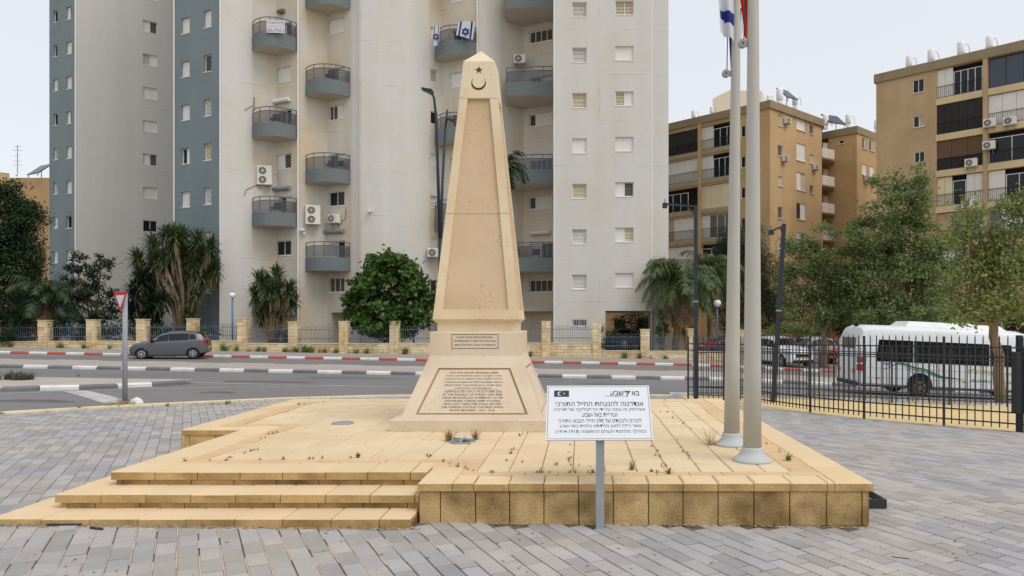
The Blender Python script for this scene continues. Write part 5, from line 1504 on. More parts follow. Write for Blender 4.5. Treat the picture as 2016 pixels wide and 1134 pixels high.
for i in range(len(ppx) - 1):
    a, b = xat(ppx[i], GY), xat(ppx[i + 1], GY); zt = zat(wtop[i], GY); zb = min(gz(a, GY), gz(b, GY)) + .05
    stones(a + pw, b - pw, GY, GY + .22, zb, zt - .05, .19, .3, .6)
tag(sb.build('wall_stones', m_lstone, gw_), kind='stuff')
for i in range(len(ppx) - 1):
    a, b = xat(ppx[i], GY), xat(ppx[i + 1], GY); zt = zat(wtop[i], GY)
    mb = MB(); mb.box(a + pw - GO.x, b - pw - GO.x, -.05, .27, zt - .05 - GO.z, zt - GO.z); mb.build('wall_cap', m_lcap, gw_)
    mb = MB(); mb.box(a + pw - GO.x, b - pw - GO.x, .03, .2, min(gz(a, GY), gz(b, GY)) - GO.z, zt - .06 - GO.z); mb.build('wall_core', m_joint, gw_)
    w = b - a - 2 * pw; n = int(w / .13); H = .80
    mb = MB(); x0_ = a + pw - GO.x; z0_ = zt - GO.z
    mb.box(x0_, x0_ + w, .09, .13, z0_ + H, z0_ + H + .035); mb.box(x0_, x0_ + w, .09, .13, z0_ + .26, z0_ + .295)
    for k in range(1, n): mb.box(x0_ + w * k / n - .009, x0_ + w * k / n + .009, .095, .115, z0_ + .03, z0_ + H)
    for k in range(2, n - 3, 4):             # interlaced hoops
        for s_ in (0, 1.5):
            if k + s_ + 2 >= n: continue
            c0, c1 = x0_ + w * (k + s_) / n, x0_ + w * (k + s_ + 2) / n; m_ = (c0 + c1) / 2; r = (c1 - c0) / 2
            mb.tube([(c0, .11, z0_ + H + .03)] + [(m_ - r * math.cos(math.pi * q / 8), .11, z0_ + H + .08 + r * .9 * math.sin(math.pi * q / 8)) for q in range(9)] + [(c1, .11, z0_ + H + .03)], .011, 4)
    mb.build('railing', m_gardrail, gw_)
for i, px in enumerate(ppx):
    x = xat(px, GY); zt = zat(ptop[i], GY); zb = gz(x, GY) + .05; sb = MB()
    stones(x - pw, x + pw, GY - .08, GY + .46, zb, zt - .05, .2, .24, .42)
    sb.box(x - pw + .02 - GO.x, x + pw - .02 - GO.x, -.06, .44, zb - GO.z, zt - .06 - GO.z)
    p = sb.build('pillar', m_lstone, gw_)
    mb = MB(); mb.box(x - pw - .03 - GO.x, x + pw + .03 - GO.x, -.12, .5, zt - .05 - GO.z, zt - GO.z); mb.build('pillar_cap', m_lcap, p)
sp = []
for px, n, L in ((120, 20, .5), (165, 14, .45), (215, 10, .4), (440, 25, .8), (466, 14, .6), (508, 14, .5), (520, 18, .4), (560, 16, .5), (582, 30, .5), (600, 40, .7), (612, 30, .6), (640, 14, .4), (662, 16, .5), (700, 14, .5), (722, 16, .6), (798, 22, .7), (1045, 20, .5), (1230, 22, .6), (1260, 20, .5), (1310, 14, .4), (20, 16, .4)):
    x = xat(px, 43.0); sp.append((x, 43.02, gz(x, 43) + .12, n * 2, L * .9, .8, .02))
tag(blades('wall_weeds', sp, l_treeb), kind='stuff')
tag(blades('wall_dry_weeds', [(s[0] + R.gauss(0, .5), s[1] - .05, s[2], s[3] // 3, s[4] * .7, .9, .015) for s in sp], l_dry), kind='stuff')

# ------------------------------------------------------------------ black steel fence round the plaza
def fence_line(name, label, pts, hh, spacing, rails, m, posts=None, bw=.009, extra=0.0):
    o = empty(name, (pts[0][0], pts[0][1], gz(*pts[0])), label, 'fence'); O = Vector(o.location)
    bm = MB(); bm.box(-bw, bw, -bw, bw, 0.05, hh); bm.hexa([(-bw, -bw, hh), (bw, -bw, hh), (bw, bw, hh), (-bw, bw, hh), (-.002, -.002, hh + .05), (.002, -.002, hh + .05), (.002, .002, hh + .05), (-.002, .002, hh + .05)])
    bme = bm.mesh('bar', m)
    pm_ = MB(); pm_.box(-.02, .02, -.02, .02, -.05, hh + .02); pme = pm_.mesh('post', m)
    P_ = [Vector((p[0], p[1], 0)) for p in pts]
    for a, b in zip(P_[:-1], P_[1:]):
        d = b - a; n = max(1, int(d.length / spacing)); rz = math.atan2(d.y, d.x)
        for k in range(n):
            q = a + d * (k / n)
            add('post' if k == 0 else 'bar', pme if k == 0 else bme, o, Matrix.Translation((q.x - O.x, q.y - O.y, gz(q.x, q.y) - O.z)) @ Matrix.Rotation(rz + R.gauss(0, .01), 4, 'Z'))
        for z in rails:
            mb = MB(); A = Vector((a.x - O.x, a.y - O.y, gz(a.x, a.y) - O.z + z)); B = Vector((b.x - O.x, b.y - O.y, gz(b.x, b.y) - O.z + z))
            mb.bar(A, B, .013); mb.build('rail', m, o)
    return o
fence_line('steel_fence', 'black steel bar fence along the near edge of the plaza', [(2.95, 19.5), (3.85, 19.1), (4.5, 18.0), (5.2, 16.1), (5.9, 14.8), (7.0, 13.7), (8.0, 12.8), (9.2, 11.65), (10.6, 10.4)], 1.70, .125, (.14, .34, 1.34, 1.52), m_black)
fence_line('steel_fence', 'second black bar fence along the kerb in front of the minibus', [(3.3, 20.3), (5.5, 20.35), (7.2, 20.2), (8.8, 20.1), (10.4, 20.05), (12.0, 20.0), (13.6, 19.95)], 1.55, .14, (.12, .30, 1.28, 1.40), m_black)
gx, gy = xat(2007, 12.9), 12.9
o = empty('gate_post', (gx, gy, gz(gx, gy)), 'thick dark square gate post at the right edge of the picture', 'post')
mb = MB(); mb.cbox(-.10, .10, -.08, .08, .35, 1.45, .01); mb.build('lock_box', m_black, o)
mb = MB(); mb.box(-.045, .045, -.04, .04, -.1, 1.75); mb.build('post', m_black, o)

# ------------------------------------------------------------------ lamps, masts, traffic sign
def globe_lamp(px, py, r, Y, label):
    x = xat(px, Y); zb = gz(x, Y) + .1; zg = zat(py, Y); o = empty('globe_lamp', (x, Y, zb), label, 'street lamp', 'blue globe lamps in the gardens')
    mb = MB(); mb.tube([(0, 0, 0), (0, 0, zg - zb - r * .9)], .05, 10); mb.tube([(0, 0, zg - zb - r * .9), (0, -.02, zg - zb + r * 1.05), (0, 0, zg - zb + r * 1.25)], .035, 8)
    mb.build('pole', m_bluep, o, smooth=True)
    mb = MB(); n = 10; mb.lathe((0, 0, zg - zb), [(max(.01, r * math.cos(-math.pi / 2 + math.pi * k / n)), r * math.sin(-math.pi / 2 + math.pi * k / n)) for k in range(n + 1)], 20); mb.build('globe', m_globe, o, smooth=True)
    mb = MB(); mb.lathe((0, 0, zg - zb), [(r * 1.02 * math.cos(.9 + .67 * k / 4), r * 1.02 * math.sin(.9 + .67 * k / 4)) for k in range(5)], 20); mb.build('hood', m_bluep, o, smooth=True)
globe_lamp(457.5, 581, .20, 44.2, 'blue globe lamp beside the blue-grey wall left of the short yucca')
globe_lamp(1412, 597, .24, 44.4, 'blue globe lamp beside the big right-hand palm')
globe_lamp(1475, 600, .24, 46, 'globe lamp glimpsed between the two flagpoles')
# twin-arm lamp behind the obelisk
Yl = 19.6; xl = xat(868, Yl); zl = gz(xl, Yl) - .0
o = empty('street_lamp', (xl, Yl, zl), 'tall dark twin-armed street lamp rising behind the obelisk', 'street lamp')
def L_(px, py, Y=Yl): return at(px, py, Y) - Vector((xl, Yl, zl))
mb = MB(); mb.tube([(0, 0, 0), L_(866.5, 470)], [.062, .056], 14); mb.build('pole', m_navy, o, smooth=True)
mb = MB(); mb.tube([L_(866.5, 480), L_(862.5, 350), L_(858.5, 230), L_(854.5, 192), L_(850, 183)], [.048, .042, .036, .032, .03], 12); mb.build('arm', m_navy, o, smooth=True)
Y2 = Yl + 1.5
mb = MB(); mb.tube([L_(867.5, 480), at(871, 360, Yl + .7) - Vector((xl, Yl, zl)), at(877, 250, Y2) - Vector((xl, Yl, zl)), at(881, 216, Y2) - Vector((xl, Yl, zl))], [.044, .04, .034, .03], 12); mb.build('arm', m_navy, o, smooth=True)
def head(px, py, Y, w):
    c = at(px, py, Y) - Vector((xl, Yl, zl)); mb = MB()
    mb.hexa([c + Vector(v) for v in ((-w, -.10, .02), (w * .6, -.13, -.10), (w * .6, .16, -.10), (-w, .13, .02), (-w, -.10, .06), (w * .75, -.13, -.0), (w * .75, .16, -.0), (-w, .13, .06))])
    h = mb.build('lamp_head', m_navy, o)
    mb = MB(); mb.hexa([c + Vector(v) for v in ((-w * .8, -.07, .0), (w * .4, -.09, -.085), (w * .4, .11, -.085), (-w * .8, .1, .0), (-w * .8, -.07, .015), (w * .4, -.09, -.06), (w * .4, .11, -.06), (-w * .8, .1, .015))]); mb.build('lens', m_glass, h)
head(843, 178, Yl - .05, .17); head(889, 237, Y2, .15)
def mast(px, pyt, pxb, pyb, Y, w, label, arm, name='mast', cat='mast'):
    xb = xat(pxb, Y); zb = gz(xb, Y); o = empty(name, (xb, Y, zb), label, cat); O = Vector((xb, Y, zb))
    mb = MB(); mb.bar((0, 0, -.05), at(px, pyt, Y) - O, w, 0, w * .92); mb.build('pole', m_navy, o)
    mb = MB(); a, b = at(arm[0][0], arm[0][1], Y) - O, at(arm[1][0], arm[1][1], Y - .3) - O; mb.bar(a, b, .022); mb.bar(a + Vector((0, 0, -.18)), a.lerp(b, .25), .014); mb.build('arm', m_navy, o)
    mb = MB(); mb.box(b.x - .06, b.x + .05, b.y - .12, b.y + .06, b.z - .10, b.z + .02); mb.box(b.x - .008, b.x + .008, b.y - .01, b.y + .01, b.z + .02, b.z + .14); mb.build('camera_housing', m_navy, o)
    mb = MB(); q = at((px + pxb) / 2 - 0, (pyt + pyb) / 2, Y) - O; mb.box(q.x - w - .012, q.x + w + .012, q.y - w - .012, q.y + w + .012, q.z - .02, q.z + .02); mb.build('clamp', m_grayp, o)
    return o
mast(1369.5, 404, 1370, 783, 18.6, .046, 'upright dark square camera mast left of the flagpoles', ((1366, 406), (1309, 402)))
mast(1543.5, 441, 1522, 782, 18.9, .050, 'leaning dark camera mast right of the flagpoles', ((1541, 445), (1518, 455)))
# thin grey pole beside the leaning mast
xg, Yg = xat(1530.5, 33), 33
o = empty('thin_pole', (xg, Yg, gz(xg, Yg)), 'thin light grey pole behind the leaning mast', 'pole')
mb = MB(); mb.tube([(0, 0, 0), (0, 0, zat(612, Yg) - gz(xg, Yg))], .05, 8); mb.build('pole', m_grayp, o)
mb = MB(); mb.tube([(0, 0, zat(612, Yg) - gz(xg, Yg)), (0, 0, zat(611, Yg) - gz(xg, Yg) + .03)], .06, 8); mb.build('cap', m_grayp, o)
# give-way sign
Yy = 15.7; xy_ = xat(246, Yy); zy = gz(xy_, Yy)
o = empty('give_way_sign', (xy_, Yy, zy), 'red and white triangular give-way sign on a grey pole at left', 'traffic sign')
mb = MB(); mb.tube([(0, 0, -.05), (0, 0, zat(578, Yy) - zy)], .052, 16); mb.build('pole', m_grayp, o, smooth=True)
Ms = plate_matrix((xat(241.5, Yy) - xy_, -.075, zat(594.5, Yy) - zy), (.90, -.43, .0), (0, 0, 1))
def tri(s): 
    hh = s * .866; return [(-s / 2, hh / 2), (0, -hh / 2), (s / 2, hh / 2)]
def rtri(s, c=.12):
    P_ = [Vector(p) for p in tri(s)]; o_ = []
    for i in range(3):
        a, b, d = P_[i - 1], P_[i], P_[(i + 1) % 3]; o_ += [tuple(b.lerp(a, c)), tuple(b.lerp(b + (a - b + d - b), c * .12)), tuple(b.lerp(d, c))]
    return o_
flat(rtri(.50), .006, m_redsign, 'red_triangle', o, Ms); flat([(x, y + .012) for x, y in rtri(.31, .06)], .009, m_signw, 'white_triangle', o, Ms)
mb = MB(); mb.box(-.02, .02, -.05, .05, -.02, 0); mb.build('bracket', m_grayp, o, Ms)
# loose stone by the sign
x, y = ong(269, 797); mb = MB()
mb.lathe((0, 0, -.01), [(.10, 0), (.13, .05), (.10, .12), (.05, .16), (.005, .18)], 9)
st = mb.build('stone', m_kwhite); st.location = (x, y, gz(x, y)); st.scale = (1.2, .8, 1.0); tag(st, 'pale rounded stone on the kerb by the give-way sign', 'stone')
sp = []
for k in range(16):
    x, y = ong(R.uniform(205, 275), R.uniform(793, 803)); sp.append((x, y, gz(x, y), 14, .16, .8, .005))
for k in range(26):
    x, y = ong(R.uniform(340, 470), R.uniform(794, 799)); sp.append((x, y, gz(x, y), 4, .06, 1.0, .004))
tag(blades('kerb_grass', sp, l_dry), kind='stuff')
x, y = ong(330, 798); tag(blades('kerb_green_weeds', [(ong(p, q)[0], ong(p, q)[1], gz(*ong(p, q)), 14, .13, 1, .008) for p, q in ((155, 806), (452, 795), (446, 796), (330, 800), (155, 741), (1180, 792))], l_weed), kind='stuff')

# ------------------------------------------------------------------ vegetation
def tree_leaves(centers, counts, spread, size, mat_, name, up=.35, asp=.5, flat_=.75):
    """loose leaf blades scattered round clump centres"""
    C_ = np.repeat(np.array(centers, dtype=np.float64), counts, axis=0); n = len(C_)
    off = NR.normal(size=(n, 3)) * np.array([1, 1, flat_]) * np.repeat(np.array(spread), counts)[:, None] if hasattr(spread, '__len__') else NR.normal(size=(n, 3)) * np.array([1, 1, flat_]) * spread
    Cc = C_ + off
    nrm = NR.normal(size=(n, 3)) + np.array([0, 0, up * 2.5]) + off / (np.linalg.norm(off, axis=1, keepdims=True) + 1e-6) * .6
    nrm /= np.linalg.norm(nrm, axis=1, keepdims=True)
    t = np.cross(nrm, NR.normal(size=(n, 3))); t /= np.linalg.norm(t, axis=1, keepdims=True) + 1e-9
    b = np.cross(nrm, t); s = size * NR.uniform(.6, 1.25, size=(n, 1))
    V = np.empty((n, 4, 3))
    V[:, 0] = Cc - t * s * .5; V[:, 1] = Cc + b * s * asp * .5 + t * s * .05; V[:, 2] = Cc + t * s * .5 - nrm * s * .10; V[:, 3] = Cc - b * s * asp * .5 + t * s * .05
    return np_mesh(name, V.reshape(-1, 3), np.arange(n * 4).reshape(-1, 4), mat_)
def clumps(ells, per_m2):
    out_ = []
    for (c, r, d) in ells:
        n = int(per_m2 * d * (r[0] * r[1] + r[1] * r[2] + r[0] * r[2]) * 1.2)
        for _ in range(n):
            v = Vector((R.gauss(0, 1), R.gauss(0, 1), R.gauss(0, 1))).normalized(); k = R.uniform(.35, 1.0) ** .55 * R.uniform(.85, 1.08)
            out_.append((c[0] + v.x * r[0] * k, c[1] + v.y * r[1] * k, c[2] + v.z * r[2] * k))
    return out_
def limb(mb, a, b, r0, r1, wob=.12, n=5):
    a, b = Vector(a), Vector(b); L = (b - a).length; P_ = []
    for i in range(n + 1):
        t = i / n; p = a.lerp(b, t)
        if 0 < i < n: p += Vector((R.gauss(0, 1), R.gauss(0, 1), R.gauss(0, .5))) * wob * L * .25
        P_.append(p)
    mb.tube(P_, [r0 + (r1 - r0) * i / n for i in range(n + 1)], 7); return P_
def tree(name, label, base, ells, lmat, bark, r0, fork, leaf_size=.16, per=1.4, nleaf=34, spread=.30, nlimb=12, asp=.5, cat='tree', group=None, lean=(0, 0), up=.35):
    """ells: crown lobes ((x,y,z) absolute, (rx,ry,rz), density)"""
    o = empty(name, base, label, cat, group); B = Vector(base); per *= 1.5; nleaf *= 1.75; leaf_size *= 1.25
    C_ = clumps([((Vector(c) - B), r, d) for c, r, d in ells], per)
    mb = MB(); f = Vector((lean[0], lean[1], fork))
    pts = limb(mb, (0, 0, -.1), f, r0, r0 * .62, .05, 6)
    tops = [Vector(c) - B for c, r, d in ells]
    for tpt in tops: limb(mb, f - Vector((0, 0, fork * R.uniform(.02, .25))), tpt, r0 * .45, r0 * .12, .2, 6)
    for _ in range(nlimb):
        c = Vector(R.choice(C_)); s = R.choice(tops); limb(mb, f.lerp(s, R.uniform(.2, .9)), c, r0 * .16, r0 * .04, .25, 4)
    mb.build('trunk', bark, o, smooth=True)
    add('crown', tree_leaves(C_, [max(4, int(R.gauss(nleaf, nleaf * .3))) for _ in C_], spread, leaf_size, lmat, 'crown', up, asp), o)
    return o
def el(px, py, Y, rx_px, ry_px, d=1.0, depth=None):
    k = Y / F; return (tuple(at(px, py, Y)), (rx_px * k, (depth if depth else rx_px * k * .9), ry_px * k), d)
def base_at(px, Y, dz=.1): x = xat(px, Y); return (x, Y, gz(x, Y) + dz)

# dark dense tree at the left edge
tree('dense_tree', 'large dense dark green tree filling the left edge', base_at(-20, 46), [el(-5, 420, 46, 78, 66, 1.3), el(10, 520, 45.5, 66, 70, 1.3), el(-50, 470, 46, 70, 120, 1), el(2, 610, 44.6, 58, 52, 1.3), el(32, 450, 45.5, 36, 60, 1.2)], l_dark, m_trunkd, .3, 4.0, .15, 2.4, 95, .33, 14)
tree('clipped_bush', 'dark bush hanging over the garden wall at far left', base_at(20, 43.9), [el(18, 650, 43.4, 48, 40, 1.4, .8), el(40, 610, 43.8, 30, 40, 1.2, .8)], l_dark, m_trunkd, .08, .6, .10, 4, 60, .2, 5, cat='bush')
tree('sparse_tree', 'thin yellowish bare-branched tree before the blue-grey wall', base_at(80, 56), [el(80, 480, 56, 20, 40, .6), el(72, 520, 56, 20, 30, .5)], l_yel, m_trunkd, .14, 4.5, .14, 1.2, 16, .3, 26)
tree('flowering_shrub', 'dark tall shrub with knobbly round leaf clusters', base_at(185, 45.2), [el(160, 560, 45.2, 34, 60, 1), el(196, 560, 45.0, 30, 50, 1), el(150, 520, 45.2, 18, 22, 1), el(206, 515, 45.2, 14, 20, .9), el(180, 610, 45, 45, 45, 1.2)], l_plum, m_trunkd, .14, 1.6, .16, 2.6, 34, .18, 20, cat='shrub')
tree('hedge_shrub', 'dark low shrubs behind the railings at left', base_at(150, 44.6), [el(120, 640, 44.5, 30, 30, 1), el(165, 645, 44.5, 34, 26, 1), el(215, 640, 44.5, 26, 30, 1), el(330, 655, 44.6, 40, 14, 1)], l_dark, m_trunkd, .08, .6, .14, 3, 40, .2, 6, cat='shrub')
tree('broadleaf_bush', 'big rounded glossy green bush behind the wall left of the obelisk', base_at(770, 45.4), [el(765, 560, 45.2, 66, 62, 1.3), el(725, 600, 45.2, 46, 50, 1.2), el(812, 600, 45.2, 42, 60, 1.2), el(768, 520, 45.2, 44, 28, 1.2), el(765, 630, 45, 74, 34, 1.3)], l_ficus, m_trunk, .14, 1.5, .26, 2.4, 44, .24, 16, .75, cat='bush')
tree('low_bush', 'small dark round bush in the corner by the short yucca', base_at(562, 44.8), [el(562, 668, 44.6, 22, 20, 1.2)], l_dark, m_trunkd, .06, .3, .10, 5, 40, .15, 3, cat='bush')
tree('low_bush', 'clipped dark bush left of the tower passage', base_at(1210, 45.0), [el(1205, 672, 44.8, 26, 28, 1.2), el(1188, 660, 44.8, 14, 26, 1)], l_dark, m_trunkd, .06, .3, .10, 5, 40, .15, 3, cat='bush')
tree('garden_tree', 'shadowy tree seen through the passage under the tower', base_at(1250, 60), [el(1240, 640, 60, 34, 30, 1), el(1268, 650, 60, 22, 30, 1)], l_dark, m_trunkd, .12, 1.5, .2, 1.6, 30, .35, 8)
# right-hand trees
tree('feathery_tree', 'tall dark feathery tree behind the flagpoles', base_at(1450, 56), [el(1432, 520, 56, 30, 80, 1.2), el(1470, 520, 56, 38, 90, 1.2), el(1445, 600, 55, 46, 60, 1.2), el(1508, 560, 56, 34, 70, 1), el(1515, 610, 56, 26, 60, 1)], l_feath, m_trunkd, .22, 3.5, .20, 3.2, 90, .42, 14, .2)
tree('street_tree', 'small leafy street tree with upright brown trunk in the car park verge', base_at(1622, 41.2), [el(1570, 500, 41.5, 40, 50, .9), el(1620, 470, 41.5, 34, 36, .8), el(1590, 540, 41.5, 60, 70, 1.1), el(1640, 520, 41.5, 56, 64, .9), el(1600, 600, 41.2, 66, 44, 1), el(1665, 590, 41.5, 40, 56, 1), el(1560, 580, 41.5, 34, 50, .7)], l_treeb, m_trunk, .24, 2.4, .15, 2.1, 60, .25, 22)
tree('large_tree', 'largest spreading green tree at right with airy top in front of the tan block', base_at(1770, 40.5), [el(1760, 400, 40.5, 64, 62, .85), el(1800, 368, 40.5, 40, 46, .75), el(1690, 500, 40.5, 44, 50, .9), el(1860, 510, 40.5, 50, 50, .9), el(1730, 470, 40.5, 64, 60, .95), el(1800, 490, 40.5, 66, 64, .95), el(1760, 560, 40, 90, 60, 1.1), el(1700, 560, 40, 50, 56, 1), el(1840, 560, 40, 50, 60, 1), el(1770, 620, 39.5, 110, 34, 1.1)], l_treeb, m_trunk, .30, 3.2, .165, 2.3, 62, .26, 30)
Yc = 20.4
tree('kerbside_tree', 'near tree with mottled trunk rising in front of the minibus', base_at(1971, Yc, 0), [el(1975, 430, Yc, 64, 50, .75), el(2010, 400, Yc, 40, 40, .7), el(1925, 480, Yc, 60, 50, .8), el(1990, 520, Yc, 72, 56, .9), el(1915, 555, Yc, 66, 40, .9), el(2010, 590, Yc, 60, 44, .9), el(1940, 605, Yc - .4, 70, 26, .8), el(1880, 625, Yc - .4, 36, 14, .7), el(1900, 420, Yc, 30, 30, .55)], l_bright, m_trunk, .17, 3.0, .10, 8.5, 34, .19, 40, .6, lean=(-.18, 0))
tree('green_hedge', 'low bright green hedge behind the parked white cars', base_at(1555, 52), [el(1545, 652, 52, 40, 14, 1.2, 1.2), el(1590, 656, 52, 34, 12, 1.2, 1.2)], l_treeb, m_trunkd, .06, .4, .14, 4, 40, .22, 3, cat='hedge')
tree('dark_hedge', 'dark hedge mass under the large right-hand trees', base_at(1740, 50), [el(1690, 640, 50, 60, 26, 1, 1.5), el(1790, 640, 50, 70, 26, 1, 1.5), el(1900, 640, 50, 70, 28, 1, 1.5), el(1990, 640, 50, 60, 28, 1, 1.5)], l_dark, m_trunkd, .1, .8, .2, 2.4, 44, .32, 5, cat='hedge')
# dry bush on the traffic island
x, y = ong(34, 747, .12)
o = tag(blades('dry_bush', [(x + R.gauss(0, .32), y + R.gauss(0, .2), gz(x, y) + .12, 20, .30, 1.2, .012) for _ in range(26)], leaf('dusty_leaf', (.10, .10, .055), .4, .2)), 'low dusty dry bush on the traffic island at left', 'bush')

def sword_rosette(V, Q, c, ax, n, L, w, droop=.35, up=0.0):
    ax = Vector(ax).normalized()
    for _ in range(n):
        v = Vector((R.gauss(0, 1), R.gauss(0, 1), R.gauss(0, 1))).normalized()
        d = (v + ax * R.uniform(-.3, .9) + Vector((0, 0, up))).normalized(); l = L * R.uniform(.7, 1.1)
        s = d.cross(Vector((0, 0, 1)))
        s = (s if s.length > .05 else Vector((1, 0, 0))).normalized()
        p0_ = c + d * .05; p1_ = c + d * l * .45; p2_ = c + d * l * .8 - Vector((0, 0, droop * l * .12)); p3_ = c + d * l - Vector((0, 0, droop * l * .35))
        k = len(V); V += [p0_ - s * w * .6, p0_ + s * w * .6, p1_ + s * w, p1_ - s * w, p2_ + s * w * .7, p2_ - s * w * .7, p3_ + s * .004, p3_ - s * .004]
        Q += [(k, k + 1, k + 2, k + 3), (k + 3, k + 2, k + 4, k + 5), (k + 5, k + 4, k + 6, k + 7)]
def skirt(V, Q, c, ax, n, L, w):
    for _ in range(n):
        a = R.uniform(0, 2 * math.pi); r = R.uniform(.05, .22); l = L * R.uniform(.4, 1.1)
        p0_ = c + Vector((math.cos(a) * .1, math.sin(a) * .1, R.uniform(-.1, .1))); p1_ = c + Vector((math.cos(a) * (r + .1), math.sin(a) * (r + .1), -l * .5)) - ax * .2; p2_ = c + Vector((math.cos(a) * r, math.sin(a) * r, -l)) - ax * .3
        s = Vector((-math.sin(a), math.cos(a), 0)) * w; k = len(V)
        V += [p0_ - s, p0_ + s, p1_ + s, p1_ - s, p2_ + s * .4, p2_ - s * .4]; Q += [(k, k + 1, k + 2, k + 3), (k + 3, k + 2, k + 4, k + 5)]
def npv(V): return np.array([tuple(v) for v in V])
def yucca(label, px, Y, heads, lmat, dead=30, L=.75, w=.035, n=80, tr_=.13, name='yucca'):
    o = empty(name, base_at(px, Y), label, 'yucca'); B = Vector(o.location); V, Q, Vd, Qd = [], [], [], []; mb = MB()
    for (hx, hy, k) in heads:
        Yh = Y + R.uniform(-.7, .7); c = at(hx, hy, Yh) - B; root = Vector((c.x * .12, (Yh - Y) * .2, 0)); mid = Vector((c.x * .30, c.y * .4, c.z * .52)); ax = (c - mid).normalized()
        mb.tube([root, mid, c], [tr_, tr_ * .8, tr_ * .7], 8)
        for q in range(3): sword_rosette(V, Q, c - ax * .13 * q + Vector((0, 0, -.05 * q)), ax * (1 - .4 * q) + Vector((0, 0, .3)), int(n * k / 2.0), L * 1.12 * k ** .5, w * 1.25, .4)
        if dead: skirt(Vd, Qd, c - ax * .55 - Vector((0, 0, .1)), ax, int(dead * k * .45), .75 * k, .03)
    mb.build('trunk', m_trunk, o, smooth=True); add('leaves', np_mesh('leaves', npv(V), np.array(Q), lmat), o)
    if dead: add('dead_leaves', np_mesh('dead_leaves', npv(Vd), np.array(Qd), l_dead), o)
yucca('large branching yucca with shaggy dead leaves before the blue-grey wall', 368, 45.2, [(300, 478, 1.1), (330, 525, .9), (362, 500, 1), (300, 512, 1), (400, 500, 1), (380, 520, .9), (358, 570, .9), (275, 530, 1), (306, 545, .9), (425, 530, .9), (415, 480, 1), (345, 458, 1), (372, 545, 1), (385, 580, .8), (326, 458, 1), (268, 505, 1), (282, 530, .8), (360, 462, 1.1), (390, 470, 1.1), (340, 495, 1), (412, 508, 1.1), (350, 540, 1.1), (395, 545, .8), (318, 505, .9), (376, 500, .9)], l_yucca, 50, .85, .034, 110)
yucca('dense dark yucca clump beside the large yucca', 285, 44.8, [(262, 575, 1.2), (300, 575, 1.2), (280, 548, 1.1), (318, 590, 1), (255, 610, 1), (290, 615, 1.1), (310, 625, .9)], l_yuccad, 14, .95, .04, 110)
yucca('small yucca tuft below the large yucca', 371, 44.3, [(371, 616, .8)], l_yucca, 6, .62, .03, 130, .1)
yucca('bushy yucca standing alone before the white tower wall', 537, 44.9, [(510, 545, 1), (545, 540, 1.1), (532, 570, 1.1), (572, 565, .9), (500, 578, .9), (525, 555, 1), (550, 565, 1), (512, 620, .8), (556, 595, .9), (520, 600, .9), (580, 590, .7), (545, 610, .8)], l_yucca, 30, .80, .034, 110, .12)
yucca('small pair of yuccas beside the tower corner', 1303, 44.6, [(1302, 620, .75), (1297, 650, .8), (1312, 645, .6)], l_yucca, 4, .62, .03, 90, .07)
yucca('short yellow-green yucca by the right-hand palm', 1352, 45.2, [(1345, 650, .6), (1362, 646, .6)], l_bright, 0, .55, .025, 80, .06)

def palm(label, px, Y, crown_px, fronds, L, lmat, trunk_r, dead=0, nl=34, ll=.55, name='palm_tree', arch=1.0):
    o = empty(name, base_at(px, Y), label, 'palm tree'); B = Vector(o.location); c = at(crown_px[0], crown_px[1], Y) - B
    mb = MB(); n = 12
    mb.tube([Vector((0, 0, -.1)).lerp(c, i / n) for i in range(n + 1)], [trunk_r * (1.15 - .35 * i / n) * (1 + .05 * (i % 2)) for i in range(n + 1)], 10); mb.build('trunk', m_trunk, o, smooth=True)
    def frond_set(count, mat_, nm, e0, e1, Lf, dr):
        V, Q = [], []; rb = MB()
        for k in range(count):
            a = 2 * math.pi * (k + R.random()) / count * 1.0 + R.uniform(-.3, .3); el_ = R.uniform(e0, e1); l = Lf * R.uniform(.8, 1.1)
            hd = Vector((math.cos(a), math.sin(a), 0)); pts = []; p = c.copy(); d = hd * math.cos(el_) + Vector((0, 0, math.sin(el_)))
            for s in range(11): pts.append(p.copy()); p = p + d * l / 10; d = (d + Vector((0, 0, -dr * (.10 + .022 * s)))).normalized()
            rb.tube(pts, [.03 - .0022 * s for s in range(11)], 4)
            for s in range(nl):
                t = (s + 1.5) / (nl + 1) * 10; i = min(9, int(t)); q = pts[i].lerp(pts[i + 1], t - i); ax = (pts[i + 1] - pts[i]).normalized(); sd = ax.cross(Vector((0, 0, 1)))
                sd = (sd if sd.length > .1 else hd.cross(Vector((0, 0, 1)))).normalized(); f = math.sin(math.pi * min(1, .15 + .85 * s / nl)) * .8 + .25
                for sg_ in (-1, 1):
                    d1 = (sd * sg_ * .8 + ax * .6 + Vector((0, 0, R.uniform(-.5, .25)))).normalized(); le = ll * f * R.uniform(.75, 1.15); w_ = .034
                    m1 = q + d1 * le * .5; e1_ = q + d1 * le * .85 + Vector((0, 0, -le * .45)); up_ = ax * w_; kk = len(V)
                    V += [q - up_, q + up_, m1 + up_ * .9, m1 - up_ * .9, e1_ + up_ * .1, e1_ - up_ * .1]; Q += [(kk, kk + 1, kk + 2, kk + 3), (kk + 3, kk + 2, kk + 4, kk + 5)]
        add(nm, np_mesh(nm, npv(V), np.array(Q), mat_), o); rb.build('frond_ribs', mat_, o)
    frond_set(fronds, lmat, 'fronds', -.1, 1.25, L, arch)
    if dead: frond_set(dead, l_dead, 'dead_fronds', -1.2, -.5, L * .75, arch)
    return o
palm('drooping palm with thick base behind the garden wall at left', 93, 44.8, (92, 600), 32, 3.3, l_palmd, .26, 10, 44, .85, arch=1.3)
palm('tall palm whose fronds show right of the obelisk shaft', 985, 44.5, (993, 335), 18, 2.2, l_palmd, .14, 0, 34, .6, arch=1.3)
